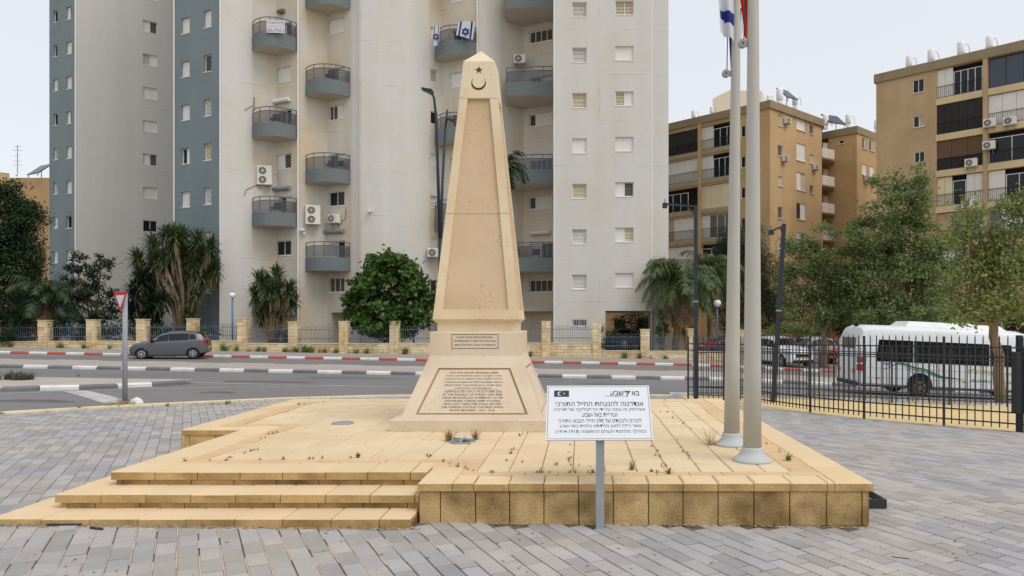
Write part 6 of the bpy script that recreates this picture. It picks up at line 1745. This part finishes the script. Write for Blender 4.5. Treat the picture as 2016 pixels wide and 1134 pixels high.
palm('big arching palm right of the white tower with hanging dead fronds', 1327, 45.6, (1342, 560), 38, 3.5, l_palm, .20, 16, 46, .95, arch=1.25)
palm('second palm crown behind the big arching palm', 1400, 49, (1395, 545), 28, 3.4, l_palm, .2, 8, 42, .9, arch=1.25)

# ------------------------------------------------------------------ vehicles
def car(label, loc, rz, paint, st, wheels, wr, glass=m_glass, plate=True, front_lamps=True, group=None, name='parked_car', tail_h=.95, hubs=True):
    """st: stations (x, zlo, zbelt, ztop, wlo, wbelt, wtop), x forward. wheels: x positions."""
    o = empty(name, loc, label, 'car', group, rz=rz)
    mb = MB(); rings = []
    def half(s):
        x, zl, zb, zt, wl, wb, wt = s
        zm = (zl + zb) / 2; cr = .03 if zt - zb > .12 else .015
        return [(wl * .82, zl), (wl, zl + .06), (wb * 1.0, zm), (wb * .985, zb - .03), (wb * .955, zb), (wt + (wb * .955 - wt) * .16, zb + (zt - zb) * .86), (wt * .86, zt), (wt * .4, zt + cr)]
    for s in st:
        h_ = half(s); ring_ = [(s[0], y, z) for y, z in h_] + [(s[0], -y, z) for y, z in reversed(h_)]
        rings.append(len(mb.v)); mb.v += ring_
    n = 16
    for a, b in zip(rings[:-1], rings[1:]):
        for k in range(n):
            q = (a + k, a + (k + 1) % n, b + (k + 1) % n, b + k); mb.f.append(q); mb.m.append(1 if k == n - 1 else 0)
    mb.f.append(tuple(rings[0] + k for k in range(n))); mb.m.append(0)
    mb.f.append(tuple(rings[-1] + k for k in reversed(range(n)))); mb.m.append(0)
    body = mb.build('body', [paint, m_rubber], o, smooth=False)
    me = body.data; me.polygons.foreach_set('use_smooth', [True] * len(me.polygons))
    try: me.set_sharp_from_angle(angle=math.radians(28))
    except Exception: pass
    def lerp_st(x):
        for a, b in zip(st[:-1], st[1:]):
            if min(a[0], b[0]) - 1e-6 <= x <= max(a[0], b[0]) + 1e-6:
                t = 0 if a[0] == b[0] else (x - a[0]) / (b[0] - a[0]); return [p + (q - p) * t for p, q in zip(a, b)]
        return list(st[-1])
    def side_pt(x, f, sgn, off=.006):
        s = lerp_st(x); h_ = half(s); a, b = h_[4], h_[5]; y = a[0] + (b[0] - a[0]) * f + off; z = a[1] + (b[1] - a[1]) * f; return (x, sgn * y, z)
    return o, lerp_st, side_pt, half, body
def quadgrid(pts_fn, xs_, fs):
    mb = MB(); w = len(fs)
    for x in xs_:
        for f in fs: mb.v.append(pts_fn(x, f))
    for i in range(len(xs_) - 1):
        for j in range(w - 1): k = i * w + j; mb.f.append((k, k + w, k + w + 1, k + 1)); mb.m.append(0)
    return mb
def wheel(o, x, y, r, sgn, w=.19, hub=True, hm=None):
    mb = MB(); mb.tube([(x, y - w / 2, r), (x, y - w / 2 + .03, r), (x, y + w / 2 - .03, r), (x, y + w / 2, r)], [r * .93, r, r, r * .93], 24); t = mb.build('wheel', m_rubber, o, smooth=False)
    if hub:
        yy = y + sgn * (w / 2 + .004); h = MB(); h.tube([(x, yy - sgn * .02, r), (x, yy, r)], [r * .66, r * .62], 20)
        for k in range(6):
            a = 2 * math.pi * k / 6; c = Vector((x + r * .40 * math.cos(a), yy + sgn * .003, r + r * .40 * math.sin(a))); dd = Vector((math.cos(a + .5), 0, math.sin(a + .5))) * r * .17
            h.bar(c - dd, c + dd, .028, 1)
        h.build('hubcap', [hm or m_hub, m_rubber], t)
    return t
def arch_(o, x, y, r, sgn):
    mb = MB(); P_ = [(x + r * 1.16 * math.cos(math.pi * k / 14), r * .98 + r * 1.16 * math.sin(math.pi * k / 14)) for k in range(15)] + [(x - r * 1.16, .2), (x + r * 1.16, .2)]
    n = len(P_); mb.v += [(p[0], y, p[1]) for p in P_] + [(p[0], y - sgn * .1, p[1]) for p in P_]
    mb.f.append(tuple(range(n))); mb.m.append(0)
    for k in range(n): mb.f.append((k, (k + 1) % n, n + (k + 1) % n, n + k)); mb.m.append(0)
    mb.build('wheel_arch', m_dark, o)

def dress(c, wheels, wr, W, side_windows, wind, rear, lamps, plate_x, tails, mirror_x, hub=True, trim=True):
    o, ls, sp_, half, body = c
    for sgn in (1, -1):
        for x in wheels:
            y = ls(x)[5] * 1.0; arch_(o, x, sgn * (y + .004), wr, sgn); wheel(o, x, sgn * (y - .085), wr, sgn, hub=hub)
        for (x0, x1, f0, f1, sk0, sk1) in side_windows:      # skew moves the upper edge inwards
            xs_ = [i / 6 for i in range(7)]
            def fn(t, f, x0=x0, x1=x1, sk0=sk0, sk1=sk1):
                a = x0 + sk0 * f; b = x1 + sk1 * f; return sp_(a + (b - a) * t, f, sgn)
            quadgrid(fn, xs_, [f0, (f0 + f1) / 2, f1]).build('side_window', m_glass, o)
        mb = MB(); q = sp_(mirror_x, .02, sgn, 0); mb.cbox(q[0] - .07, q[0] + .07, q[1] - (.17 if sgn < 0 else 0), q[1] + (.17 if sgn > 0 else 0), q[2] + .0, q[2] + .14, .03); mb.build('mirror', m_dark, o)
        if trim:
            for dx in (.0, .95):
                mb = MB(); y = ls(mirror_x - .7 - dx)[5]; mb.cbox(mirror_x - .85 - dx, mirror_x - .67 - dx, min(sgn * y * .985, sgn * (y + .025)), max(sgn * y * .985, sgn * (y + .025)), ls(mirror_x - .7)[2] - .17, ls(mirror_x - .7)[2] - .13, .008); mb.build('door_handle', body.data.materials[0], o)
    def across(xa, xb, ka, kb, name, m, off):
        mb = MB()
        for x, kk in ((xa, ka), ((xa + xb) / 2, (ka + kb) / 2), (xb, kb)):
            s = ls(x); z = s[3]
            for f in (-kk, -kk * .5, 0, kk * .5, kk): mb.v.append((x + off, f * s[6], z + off * .8 + .012 + (.03 - .03 * abs(f)) * (s[3] - s[2] > .12)))
        for i in range(2):
            for j in range(4): k = i * 5 + j; mb.f.append((k, k + 1, k + 6, k + 5)); mb.m.append(0)
        mb.build(name, m, o)
    if wind: across(wind[0], wind[1], .86, .84, 'windscreen', m_glass, .012)
    if rear: across(rear[0], rear[1], .84, .80, 'rear_window', m_glass, -.012)
    xf = max(s[0] for s in (ls(99),)) if False else None
    for (x, y, z, dx, dy, dz, m, nm) in lamps:
        for sgn in (1, -1):
            mb = MB(); ya, yb = sorted((sgn * (y - dy), sgn * (y + dy))); mb.cbox(x - dx, x + dx, ya, yb, z - dz, z + dz, .02); mb.build(nm, m, o)
    for (x, z, fwd) in plate_x:
        mb = MB(); mb.box(x - .012, x + .012, -.25, .25, z - .055, z + .055); mb.build('number_plate', m_plate, o)
m_graycar = mat('grey_car_paint', S(102, 104, 112, 1.0), .28, .02, 1, metal=.35, spec=.5)
m_whitecar = mat('white_car_paint', S(226, 228, 230, 1.0), .25, .02, 1, spec=.5)
m_silver = mat('silver_car_paint', S(176, 172, 172, 1.0), .28, .02, 1, metal=.3)
m_redcar = mat('red_car_paint', (.42, .03, .035), .28, .02, 1, spec=.5)
m_darkcar = mat('dark_car_paint', (.03, .03, .035), .28, .02, 1, spec=.5)
HATCH = [(1.86, .34, .52, .60, .52, .60, .50), (1.80, .22, .66, .74, .66, .72, .58), (1.62, .19, .78, .84, .74, .78, .64), (1.25, .18, .86, .93, .77, .81, .68), (.88, .18, .91, 1.00, .79, .825, .70), (.35, .18, .93, 1.35, .79, .83, .62), (-.05, .18, .95, 1.475, .79, .83, .60), (-.7, .18, .98, 1.50, .79, .83, .58),
         (-1.25, .19, 1.02, 1.45, .79, .825, .57), (-1.55, .24, 1.04, 1.38, .78, .81, .55), (-1.76, .30, 1.02, 1.10, .76, .78, .56), (-1.86, .33, .72, .80, .72, .74, .62), (-1.89, .36, .60, .66, .66, .68, .58)]
cx, cy = xat(337, 37.0), 37.0
c = car('grey hatchback driving left on the far road', (cx, cy, gz(cx, cy)), math.radians(180 + 17), m_graycar, HATCH, None, .29, name='hatchback_car')
dress(c, (1.22, -1.23), .29, .83, [(.86, -.02, .06, .9, -.42, -.02), (-.06, -1.02, .06, .9, .02, .02), (-1.06, -1.42, .10, .84, .04, .14)], (.86, .02), (-1.70, -1.36), [(1.74, .56, .70, .06, .13, .07, m_lampw, 'headlight'), (-1.77, .68, .93, .075, .10, .115, m_lampred, 'tail_light'), (-1.87, .52, .52, .03, .08, .04, m_dark, 'bumper_vent')],
      [(-1.895, .62, 0)], None, .72)
o = c[0]; o.scale = (.95, .95, .95)
mb = MB(); mb.box(-1.885, -1.80, -.5, .5, .70, .98); mb.cbox(-1.72, -1.42, -.56, .56, 1.395, 1.445, .015); mb.build('tailgate', m_darkcar, o)
mb = MB(); mb.tube([(-1.15, 0, 1.49), (-1.32, 0, 1.66)], .008, 5); mb.build('aerial', m_dark, o)
for sgn in (1, -1):
    mb = MB(); mb.box(-1.5, 1.5, min(sgn * .80, sgn * .70), max(sgn * .80, sgn * .70), .15, .24); mb.build('sill', m_darkcar, o)
SUV = [(2.15, .40, .68, .76, .55, .62, .5), (2.08, .26, .84, .92, .74, .80, .64), (1.8, .24, .98, 1.04, .83, .87, .74), (1.1, .24, 1.05, 1.12, .86, .90, .76), (.85, .24, 1.07, 1.16, .86, .90, .76), (.2, .24, 1.08, 1.58, .86, .90, .66), (-.3, .24, 1.10, 1.68, .86, .90, .66), (-1.1, .24, 1.12, 1.68, .86, .90, .64),
       (-1.7, .26, 1.12, 1.58, .85, .88, .62), (-2.0, .32, 1.10, 1.16, .82, .84, .64), (-2.12, .38, .8, .88, .74, .76, .64)]
def suv(px, Y, rz, paint, label, sc=1.0, name='parked_car', shape=SUV, group='cars parked in the car park'):
    x = xat(px, Y); c = car(label, (x, Y, gz(x, Y) + .12), rz, paint, shape, None, .34, group=group, name=name)
    dress(c, (1.32, -1.3), .34, .9, [(.82, -.1, .06, .9, -.5, -.02), (-.15, -1.05, .06, .9, .0, .02), (-1.1, -1.75, .1, .86, .0, .18)], (.80, .24), (-1.96, -1.72), [(2.0, .64, .86, .09, .14, .08, m_lampw, 'headlight'), (-1.98, .70, 1.0, .09, .09, .16, m_lampred, 'tail_light')], [(2.155, .56, 0), (-2.13, .72, 0)], None, .75)
    mb = MB(); mb.box(2.06, 2.17, -.45, .45, .58, .74); mb.box(2.0, 2.16, -.62, .62, .28, .42); mb.build('grille', m_dark, c[0])
    return c[0]
suv(1538, 41.5, math.radians(-72), m_whitecar, 'white car facing the camera behind the leaning mast')
suv(1588, 46.5, math.radians(-150), m_silver, 'silver-white car side-on behind the white car')
suv(1650, 48, math.radians(-120), m_redcar, 'red car half hidden behind the minibus rear')
suv(1500, 45.5, math.radians(-100), m_darkcar, 'dark car partly hidden by the nearer flagpole')
suv(1432, 46.5, math.radians(-170), m_redcar, 'dark red car behind the railings left of the flagpoles')
suv(1228, 51.5, math.radians(-110), m_silver, 'silver car parked in the passage under the tower', group=None)

# minibus
BY0 = 24.3; bx0 = xat(1688, BY0); BLn, BWd = 7.2, 2.1
xc = bx0 + BLn / 2; yc = BY0 + BWd / 2; slope = math.atan((gz(bx0 + 6, yc) - gz(bx0 + .5, yc)) / 5.5)
bus = empty('minibus', (xc, yc, gz(xc, yc) + .02), 'white minibus with black window band and green wave stripes', 'minibus')
bus.rotation_euler = (0, -slope, 0)
BH_ = 2.42
def bus_half(x):
    # rounded at the rear (x = -BLn/2) and towards the bonnet at the front
    t = (x + BLn / 2) / BLn
    top_ = BH_ - .06; return top_
mb = MB(); rings = []
ST = [(-3.60, .50, 1.30, 1.0, .92), (-3.56, .36, 1.95, 1.02, .88), (-3.44, .34, 2.28, 1.05, .84), (-3.22, .34, 2.39, 1.05, .83), (-1.0, .32, 2.42, 1.05, .83), (1.9, .32, 2.40, 1.05, .82), (2.35, .32, 2.30, 1.04, .80), (2.75, .32, 1.75, 1.02, .80), (3.05, .32, 1.28, 1.0, .8), (3.5, .34, 1.05, .95, .76), (3.6, .42, .85, .85, .68)]
for (x, zl, zt, wl, wt) in ST:
    zb = min(1.30, zt - .08)
    h_ = [(wl * .95, zl), (wl, zl + .08), (wl, zb), (wl - (wl - wt) * .45 * min(1, (zt - zb) / 1.1), zb + (zt - zb) * .80), (wt + .03, zt - (zt - zb) * .06), (wt - .12, zt), (.0 + .4, zt + .02)]
    rings.append(len(mb.v)); mb.v += [(x, y, z) for y, z in h_] + [(x, -y, z) for y, z in reversed(h_)]
n = 14
for a, b in zip(rings[:-1], rings[1:]):
    for k in range(n): mb.f.append((a + k, a + (k + 1) % n, b + (k + 1) % n, b + k)); mb.m.append(0)
mb.f.append(tuple(rings[0] + k for k in range(n))); mb.m.append(0); mb.f.append(tuple(rings[-1] + k for k in reversed(range(n)))); mb.m.append(0)
m_buspaint = mat('white_bus_paint', S(220, 224, 228, 1.0), .3, .03, .8, spec=.5, c2=S(196, 196, 194), c2amt=.4, c2scale=1.2)
bb = mb.build('body', m_buspaint, bus); bb.data.polygons.foreach_set('use_smooth', [True] * len(bb.data.polygons))
try: bb.data.set_sharp_from_angle(angle=math.radians(30))
except Exception: pass
def bside(x, z, off=.004):             # near (camera) side, y negative
    zt, wl, wt = 2.42, 1.05, .83
    y = wl if z <= 1.30 else wl - (wl - wt) * .45 * (z - 1.30) / (1.12 * .8)
    return Vector((x, -(y + off), z))
def bpanel(poly, name, m, off=.006):
    mb = MB(); mb.face([bside(x, z, off) for x, z in poly]); return mb.build(name, m, bus)
for i, (a, b) in enumerate(((-3.02, -1.75), (-1.72, -.45), (-.42, .85), (.88, 1.62))):
    s0 = .10 if i == 0 else 0
    mbp = MB(); xs_ = [(a, 1.18), (b, 1.18), (b, 1.5), (a + s0 * .4, 1.5)], [(a + s0 * .4, 1.5), (b, 1.5), (b, 1.92), (a + s0, 1.92)]
    for q in xs_: mbp.face([bside(x, z, .012) for x, z in q])
    mbp.build('side_window', mat('bus_glass', (.004, .004, .005), .25, 0, spec=.15) if i == 0 else bpy.data.materials['bus_glass'], bus)
bpanel([(1.95, 1.22), (2.62, 1.22), (2.45, 1.85), (1.95, 1.9)], 'driver_window', bpy.data.materials['bus_glass'])
mb = MB(); mb.cbox(2.55, 2.8, -1.32, -1.05, 1.25, 1.7, .05); mb.build('mirror', m_dark, bus)
for x in (-1.50, 2.35):
    mb = MB(); P_ = [(x + .44 * math.cos(math.pi * k / 14), .40 + .44 * math.sin(math.pi * k / 14)) for k in range(15)]
    mb.face([(p[0], -1.058, p[1]) for p in P_] + [(x - .44, -1.058, .28), (x + .44, -1.058, .28)]); mb.build('wheel_arch', m_dark, bus)
    for sgn in (-1, 1): wheel(bus, x, sgn * .97, .34, sgn, .22, hm=m_louv)
mb = MB(); mb.box(-3.5, 3.4, -1.06, -1.04, .30, .36); mb.box(-3.61, -3.5, -.95, .95, .30, .44); mb.build('skirt_trim', m_black, bus)
mb = MB(); mb.cbox(-1.9, 1.6, -.70, .70, 2.36, 2.60, .20); mb.build('roof_unit', m_buspaint, bus)
for z, h, m in ((1.20, .09, m_lampred), (1.08, .05, m_lampw), (.98, .07, m_lampred), (.87, .04, m_lampred)):
    for sgn in (-1, 1):
        mb = MB(); mb.box(-3.605, -3.45, min(sgn * 1.045, sgn * .86), max(sgn * 1.045, sgn * .86), z - h, z + h)
        if sgn < 0: mb.box(-3.57, -3.36, -1.062, -1.03, z - h, z + h)
        mb.build('tail_light', m, bus)
for y in (-.62, .75): mb = MB(); mb.box(-3.612, -3.55, y - .16, y + .16, .72, .86); mb.build('reflector', m_lampor, bus)
mb = MB(); mb.box(-3.585, -3.50, -.62, .62, 1.40, 1.95); mb.build('rear_window', m_louv, bus)
mb = MB(); mb.box(-3.40, -3.30, -.12, .1, 2.36, 2.42); mb.build('roof_camera', m_dark, bus)
for x in (-2.9, .02, 2.4): mb = MB(); mb.box(x - .05, x + .05, -1.066, -1.05, .58, .64); mb.build('side_marker', m_lampor, bus)
m_wg = mat('green_stripe', (.02, .20, .10), .4, .02); m_wb = mat('blue_stripe', (.05, .22, .55), .4, .02); m_by = mat('yellow_print', (.55, .50, .03), .4, .02)
def wave(pts, t0, t1, m):
    mb = MB(); n = 24
    for i in range(n + 1):
        u = i / n * (len(pts) - 1); k = min(int(u), len(pts) - 2); f = u - k; f = f * f * (3 - 2 * f); x = pts[k][0] + (pts[k + 1][0] - pts[k][0]) * (u - k); z = pts[k][1] + (pts[k + 1][1] - pts[k][1]) * f
        t = t0 + (t1 - t0) * math.sin(math.pi * i / n)
        mb.v += [tuple(bside(x, z - t, .007)), tuple(bside(x, z + t, .007))]
    for i in range(n): mb.f.append((2 * i, 2 * i + 2, 2 * i + 3, 2 * i + 1)); mb.m.append(0)
    mb.build('stripe', m, bus)
wave([(-2.75, .92), (-2.2, 1.14), (-1.5, .98), (-.6, .72), (.0, .68)], .005, .035, m_wg); wave([(-2.3, 1.10), (-1.5, .90), (-.7, .70), (-.3, .69)], .004, .02, m_wg); wave([(-2.8, 1.12), (-2.62, 1.09), (-2.45, 1.12)], .006, .028, m_wb); wave([(-2.0, .95), (-1.6, .80), (-1.2, .76)], .004, .018, m_wb)
def btext(s, m, h, w, x, z, rot=0.0, bold=.01):
    add('lettering', text_mesh(s, m, h, w, bold), bus, plate_matrix(bside(x, z, .009), (1, 0, 0), (0, 0, 1)) @ Matrix.Rotation(rot, 4, 'Z'))
btext(rtl('מסיעי אפיקית קליץ'), m_by, .20, 1.75, 1.0, .94, -.06, .02)
btext('08-6565122', m_wg, .085, .72, .62, .66); btext('050-6735984', m_wg, .085, .82, 1.60, .64); btext('VIP', m_wg, .10, .26, 2.95, .66)
add('lettering', text_mesh(rtl('נוף יה'), m_by, .13, .7, .01), bus, plate_matrix((-3.60, .05, 2.05), (0, -1, 0), (.25, 0, 1)))
for z in (.95, .62):
    mb = MB(); mb.box(-3.3, 3.3, -1.056, -1.05, z - .006, z + .006); mb.build('body_crease', m_silver, bus)
for x in (1.75, -3.15):
    mb = MB(); mb.face([bside(x - .004, .4, .006), bside(x + .004, .4, .006), bside(x + .004, 1.95, .006), bside(x - .004, 1.95, .006)]); mb.build('panel_gap', m_louv, bus)
print('objects', len(bpy.data.objects), 'tris', sum(len(o.data.polygons) for o in bpy.data.objects if o.type == 'MESH'))

# litter at the foot of the steps
def stick(px0, py0, px1, py1, r, label, m=m_black):
    (xa_, ya_), (xb_, yb_) = ong(px0, py0), ong(px1, py1); o = MB(); z0_ = gz(xa_, ya_)
    o.bar((0, 0, r), (xb_ - xa_, yb_ - ya_, gz(xb_, yb_) - z0_ + r), r); q = o.build('stick', m); q.location = (xa_, ya_, z0_); tag(q, label, 'stick')
stick(178, 1040.5, 202, 1044, .008, 'short dark broken stick lying on the pavers before the steps')
stick(92, 1035.5, 160, 1035.0, .008, 'long thin dark rod lying along the foot of the lowest step')
stick(1755, 1096.5, 1790, 1101, .0025, 'flat dark strip on the pavers at lower right')

# things glimpsed behind
o = empty('apartment_house', (6, 78, -1), 'tan house glimpsed through the passage under the tower', 'building'); 
mb = MB(); mb.box(-9, 4, 0, 8, -1, 6.5); mb.build('wall', m_ochre, o)
for k in range(4): mb = MB(); mb.box(-7.5 + 2.6 * k, -6.3 + 2.6 * k, -.05, -.002, 1.6, 2.9); mb.build('window', m_glass, o)
mb = MB(); mb.box(-9.2, 4.2, -.3, 8.2, 6.5, 6.8); mb.build('roof', m_roofe, o)
x_, z_ = xat(78, 50), gz(xat(78, 50), 50); o = empty('garden_canopy', (x_, 50, z_), 'white ribbed canopy glimpsed behind the drooping palm at left', 'canopy')
for k in range(9): mb = MB(); mb.box(-1.5 + .34 * k, -1.2 + .34 * k, -.5, .5, 2.0, 2.06); mb.hexa([(-1.5 + .34 * k, -.52, 1.2), (-1.2 + .34 * k, -.52, 1.2), (-1.2 + .34 * k, -.5, 1.2), (-1.5 + .34 * k, -.5, 1.2), (-1.5 + .34 * k, -.52, 2.0), (-1.2 + .34 * k, -.52, 2.0), (-1.2 + .34 * k, -.5, 2.0), (-1.5 + .34 * k, -.5, 2.0)]); mb.build('rib', m_white, o)
mb = MB(); mb.box(-1.5, -1.42, -.4, -.32, 0, 2.0); mb.box(1.4, 1.48, -.4, -.32, 0, 2.0); mb.build('post', m_white, o)
def farflag(u, v):
    p = at(1972 + 56 * u, 412 + 12 * u + 26 * v, 30); return (p.x, p.y + .1 * math.sin(u * 6), p.z + .05 * math.sin(u * 9))
f = cloth('flag', 'blue and white flag showing through the kerbside tree at the right edge', 0, 0, 16, 8, farflag, lambda u, v: 1 if .1 < v < .28 or .72 < v < .9 else 0, [m_fw, m_fb])
x_ = xat(1972, 30); mb = MB(); z_ = gz(x_, 30); mb.tube([(x_, 30.0, z_), (x_, 30.0, zat(405, 30))], .04, 8); mb.build('pole', m_grayp, f)
tree('hedge_shrub', 'dark shrubs behind the railings below the yuccas', base_at(320, 44.4), [el(270, 655, 44.6, 40, 18, 1), el(400, 655, 44.8, 36, 14, .8), el(60, 655, 44.8, 40, 20, 1)], l_dark, m_trunkd, .06, .4, .14, 3, 40, .2, 4, cat='shrub')

# dirt, gum spots and washed sand on the paving
def patches(name, m, n, region, r0, r1):
    mb = MB()
    for _ in range(n):
        x, y = region(); 
        if in_podium(x, y) or y > fence_y(x) - .3 and x > 2.9: continue
        r = R.uniform(r0, r1); k = R.randint(6, 9); a0 = R.random() * 6
        pts = [(x + r * R.uniform(.5, 1.2) * math.cos(a0 + 6.283 * q / k), y + r * R.uniform(.5, 1.2) * math.sin(a0 + 6.283 * q / k)) for q in range(k)]
        mb.face([(px_, py_, gz(px_, py_) + .0042) for px_, py_ in pts])
    return tag(mb.build(name, m), kind='stuff')
m_gum = mat('dark_spots', S(126, 122, 120, 1.2), .9, .2, 30)
m_dirt = mat('washed_dirt', S(188, 168, 138, 1.2), .97, .2, 30)
patches('paving_spots', m_gum, 260, lambda: (R.uniform(-6, 5), R.uniform(4.6, 9.5)), .004, .016)
patches('foot_dirt', m_dirt, 420, lambda: (R.uniform(-4.8, -1.3), 5.80 - abs(R.gauss(0, .022))), .006, .02)
patches('wall_foot_dirt', m_dirt, 200, lambda: (R.uniform(-1.35, 2.45), 5.985 - abs(R.gauss(0, .016))), .005, .016)
leafm = leaf('fallen_leaf', (.22, .13, .06), .4, .1)
def on_top(): return R.uniform(-4, 2.1), R.uniform(6.5, 11.5)
V_, Q_ = [], []
for _ in range(170):
    x, y = on_top() if R.random() < .7 else (R.uniform(-6, 4.5), R.uniform(4.6, 5.8)); z = PZ if y > 6.4 else gz(x, y); a = R.random() * 6.28; l = R.uniform(.008, .022); d = Vector((math.cos(a), math.sin(a), .15)) * l; n_ = Vector((-math.sin(a), math.cos(a), 0)) * l * .35; c = Vector((x, y, z + .005)); k = len(V_)
    V_ += [c - d, c + n_, c + d, c - n_]; Q_.append((k, k + 1, k + 2, k + 3))
tag(add('fallen_leaves', np_mesh('fallen_leaves', npv(V_), np.array(Q_), leafm)), kind='stuff')

# tar patches and dark tyre wear on the near road
m_tar = mat('tar_patch', S(104, 102, 102, 1.2), .85, .12, 3, fine=.12)
mb = MB()
for (px_, py_, w_, d_) in ((520, 752, 1.6, .5), (700, 745, 2.2, .35), (60, 790, 1.0, .4), (430, 773, .5, .35), (1200, 757, 1.3, .4)):
    x, y = ong(px_, py_); k = 9
    mb.face([(x + w_ * R.uniform(.8, 1.1) * math.cos(6.283 * q / k), y + d_ * R.uniform(.8, 1.1) * math.sin(6.283 * q / k), gz(x + w_ * math.cos(6.283 * q / k), y) + .001) for q in range(k)])
tag(mb.build('road_patches', m_tar), kind='stuff')
# surface cables and small fittings on the tower
def cable(pts, label=None, r=.018):
    mb = MB(); mb.tube([p - TL for p in pts], r, 5); mb.build('cable', m_acd, tower)
cable([Wa1.pt(Wa1.sat(522), Wa1.zat(522, 362), -.05), Wa1.pt(Wa1.sat(500), Wa1.zat(500, 366), -.05), Wa1.pt(Wa1.sat(484), Wa1.zat(484, 374), -.05), Wa1.pt(Wa1.sat(480), Wa1.zat(480, 386), -.05)])
cable([Wa1.pt(Wa1.sat(500), Wa1.zat(500, 192), -.05), Wa1.pt(Wa1.sat(499.5), Wa1.zat(499.5, 216), -.05)], r=.03)
cable([Wa1.pt(Wa1.sat(497), Wa1.zat(497, 208), -.05), Wa1.pt(Wa1.sat(481), Wa1.zat(481, 217), -.05)])
cable([Wb2.pt(Wb2.sat(665), Wb2.zat(665, 445), -.05), Wb2.pt(Wb2.sat(681), Wb2.zat(681, 430), -.06), Wb2.pt(Wb2.sat(682), Wb2.zat(682, 410), -.05)])
for W_, px_, py_ in ((Wb2, 598, 452), (Wb2, 601, 459)):
    pass
q = Vector((fine_[3].x, fine_[3].y, 0)); zc_ = zat(416, 48.1)
mb = MB(); mb.box(q.x - .14 - TL.x, q.x + .1 - TL.x, q.y - .3 - TL.y, q.y - .05 - TL.y, zc_ - .07 - TL.z, zc_ + .08 - TL.z); mb.build('security_camera', m_white, tower)
q = Wa2.pt(.12, zat(452, 48), -.2) - TL
mb = MB(); mb.box(q.x - .12, q.x + .16, q.y - .15, q.y + .12, q.z - .08, q.z + .08); mb.box(q.x + .1, q.x + .2, q.y - .1, q.y + .1, q.z - .3, q.z - .16); mb.build('security_camera', m_white, tower)
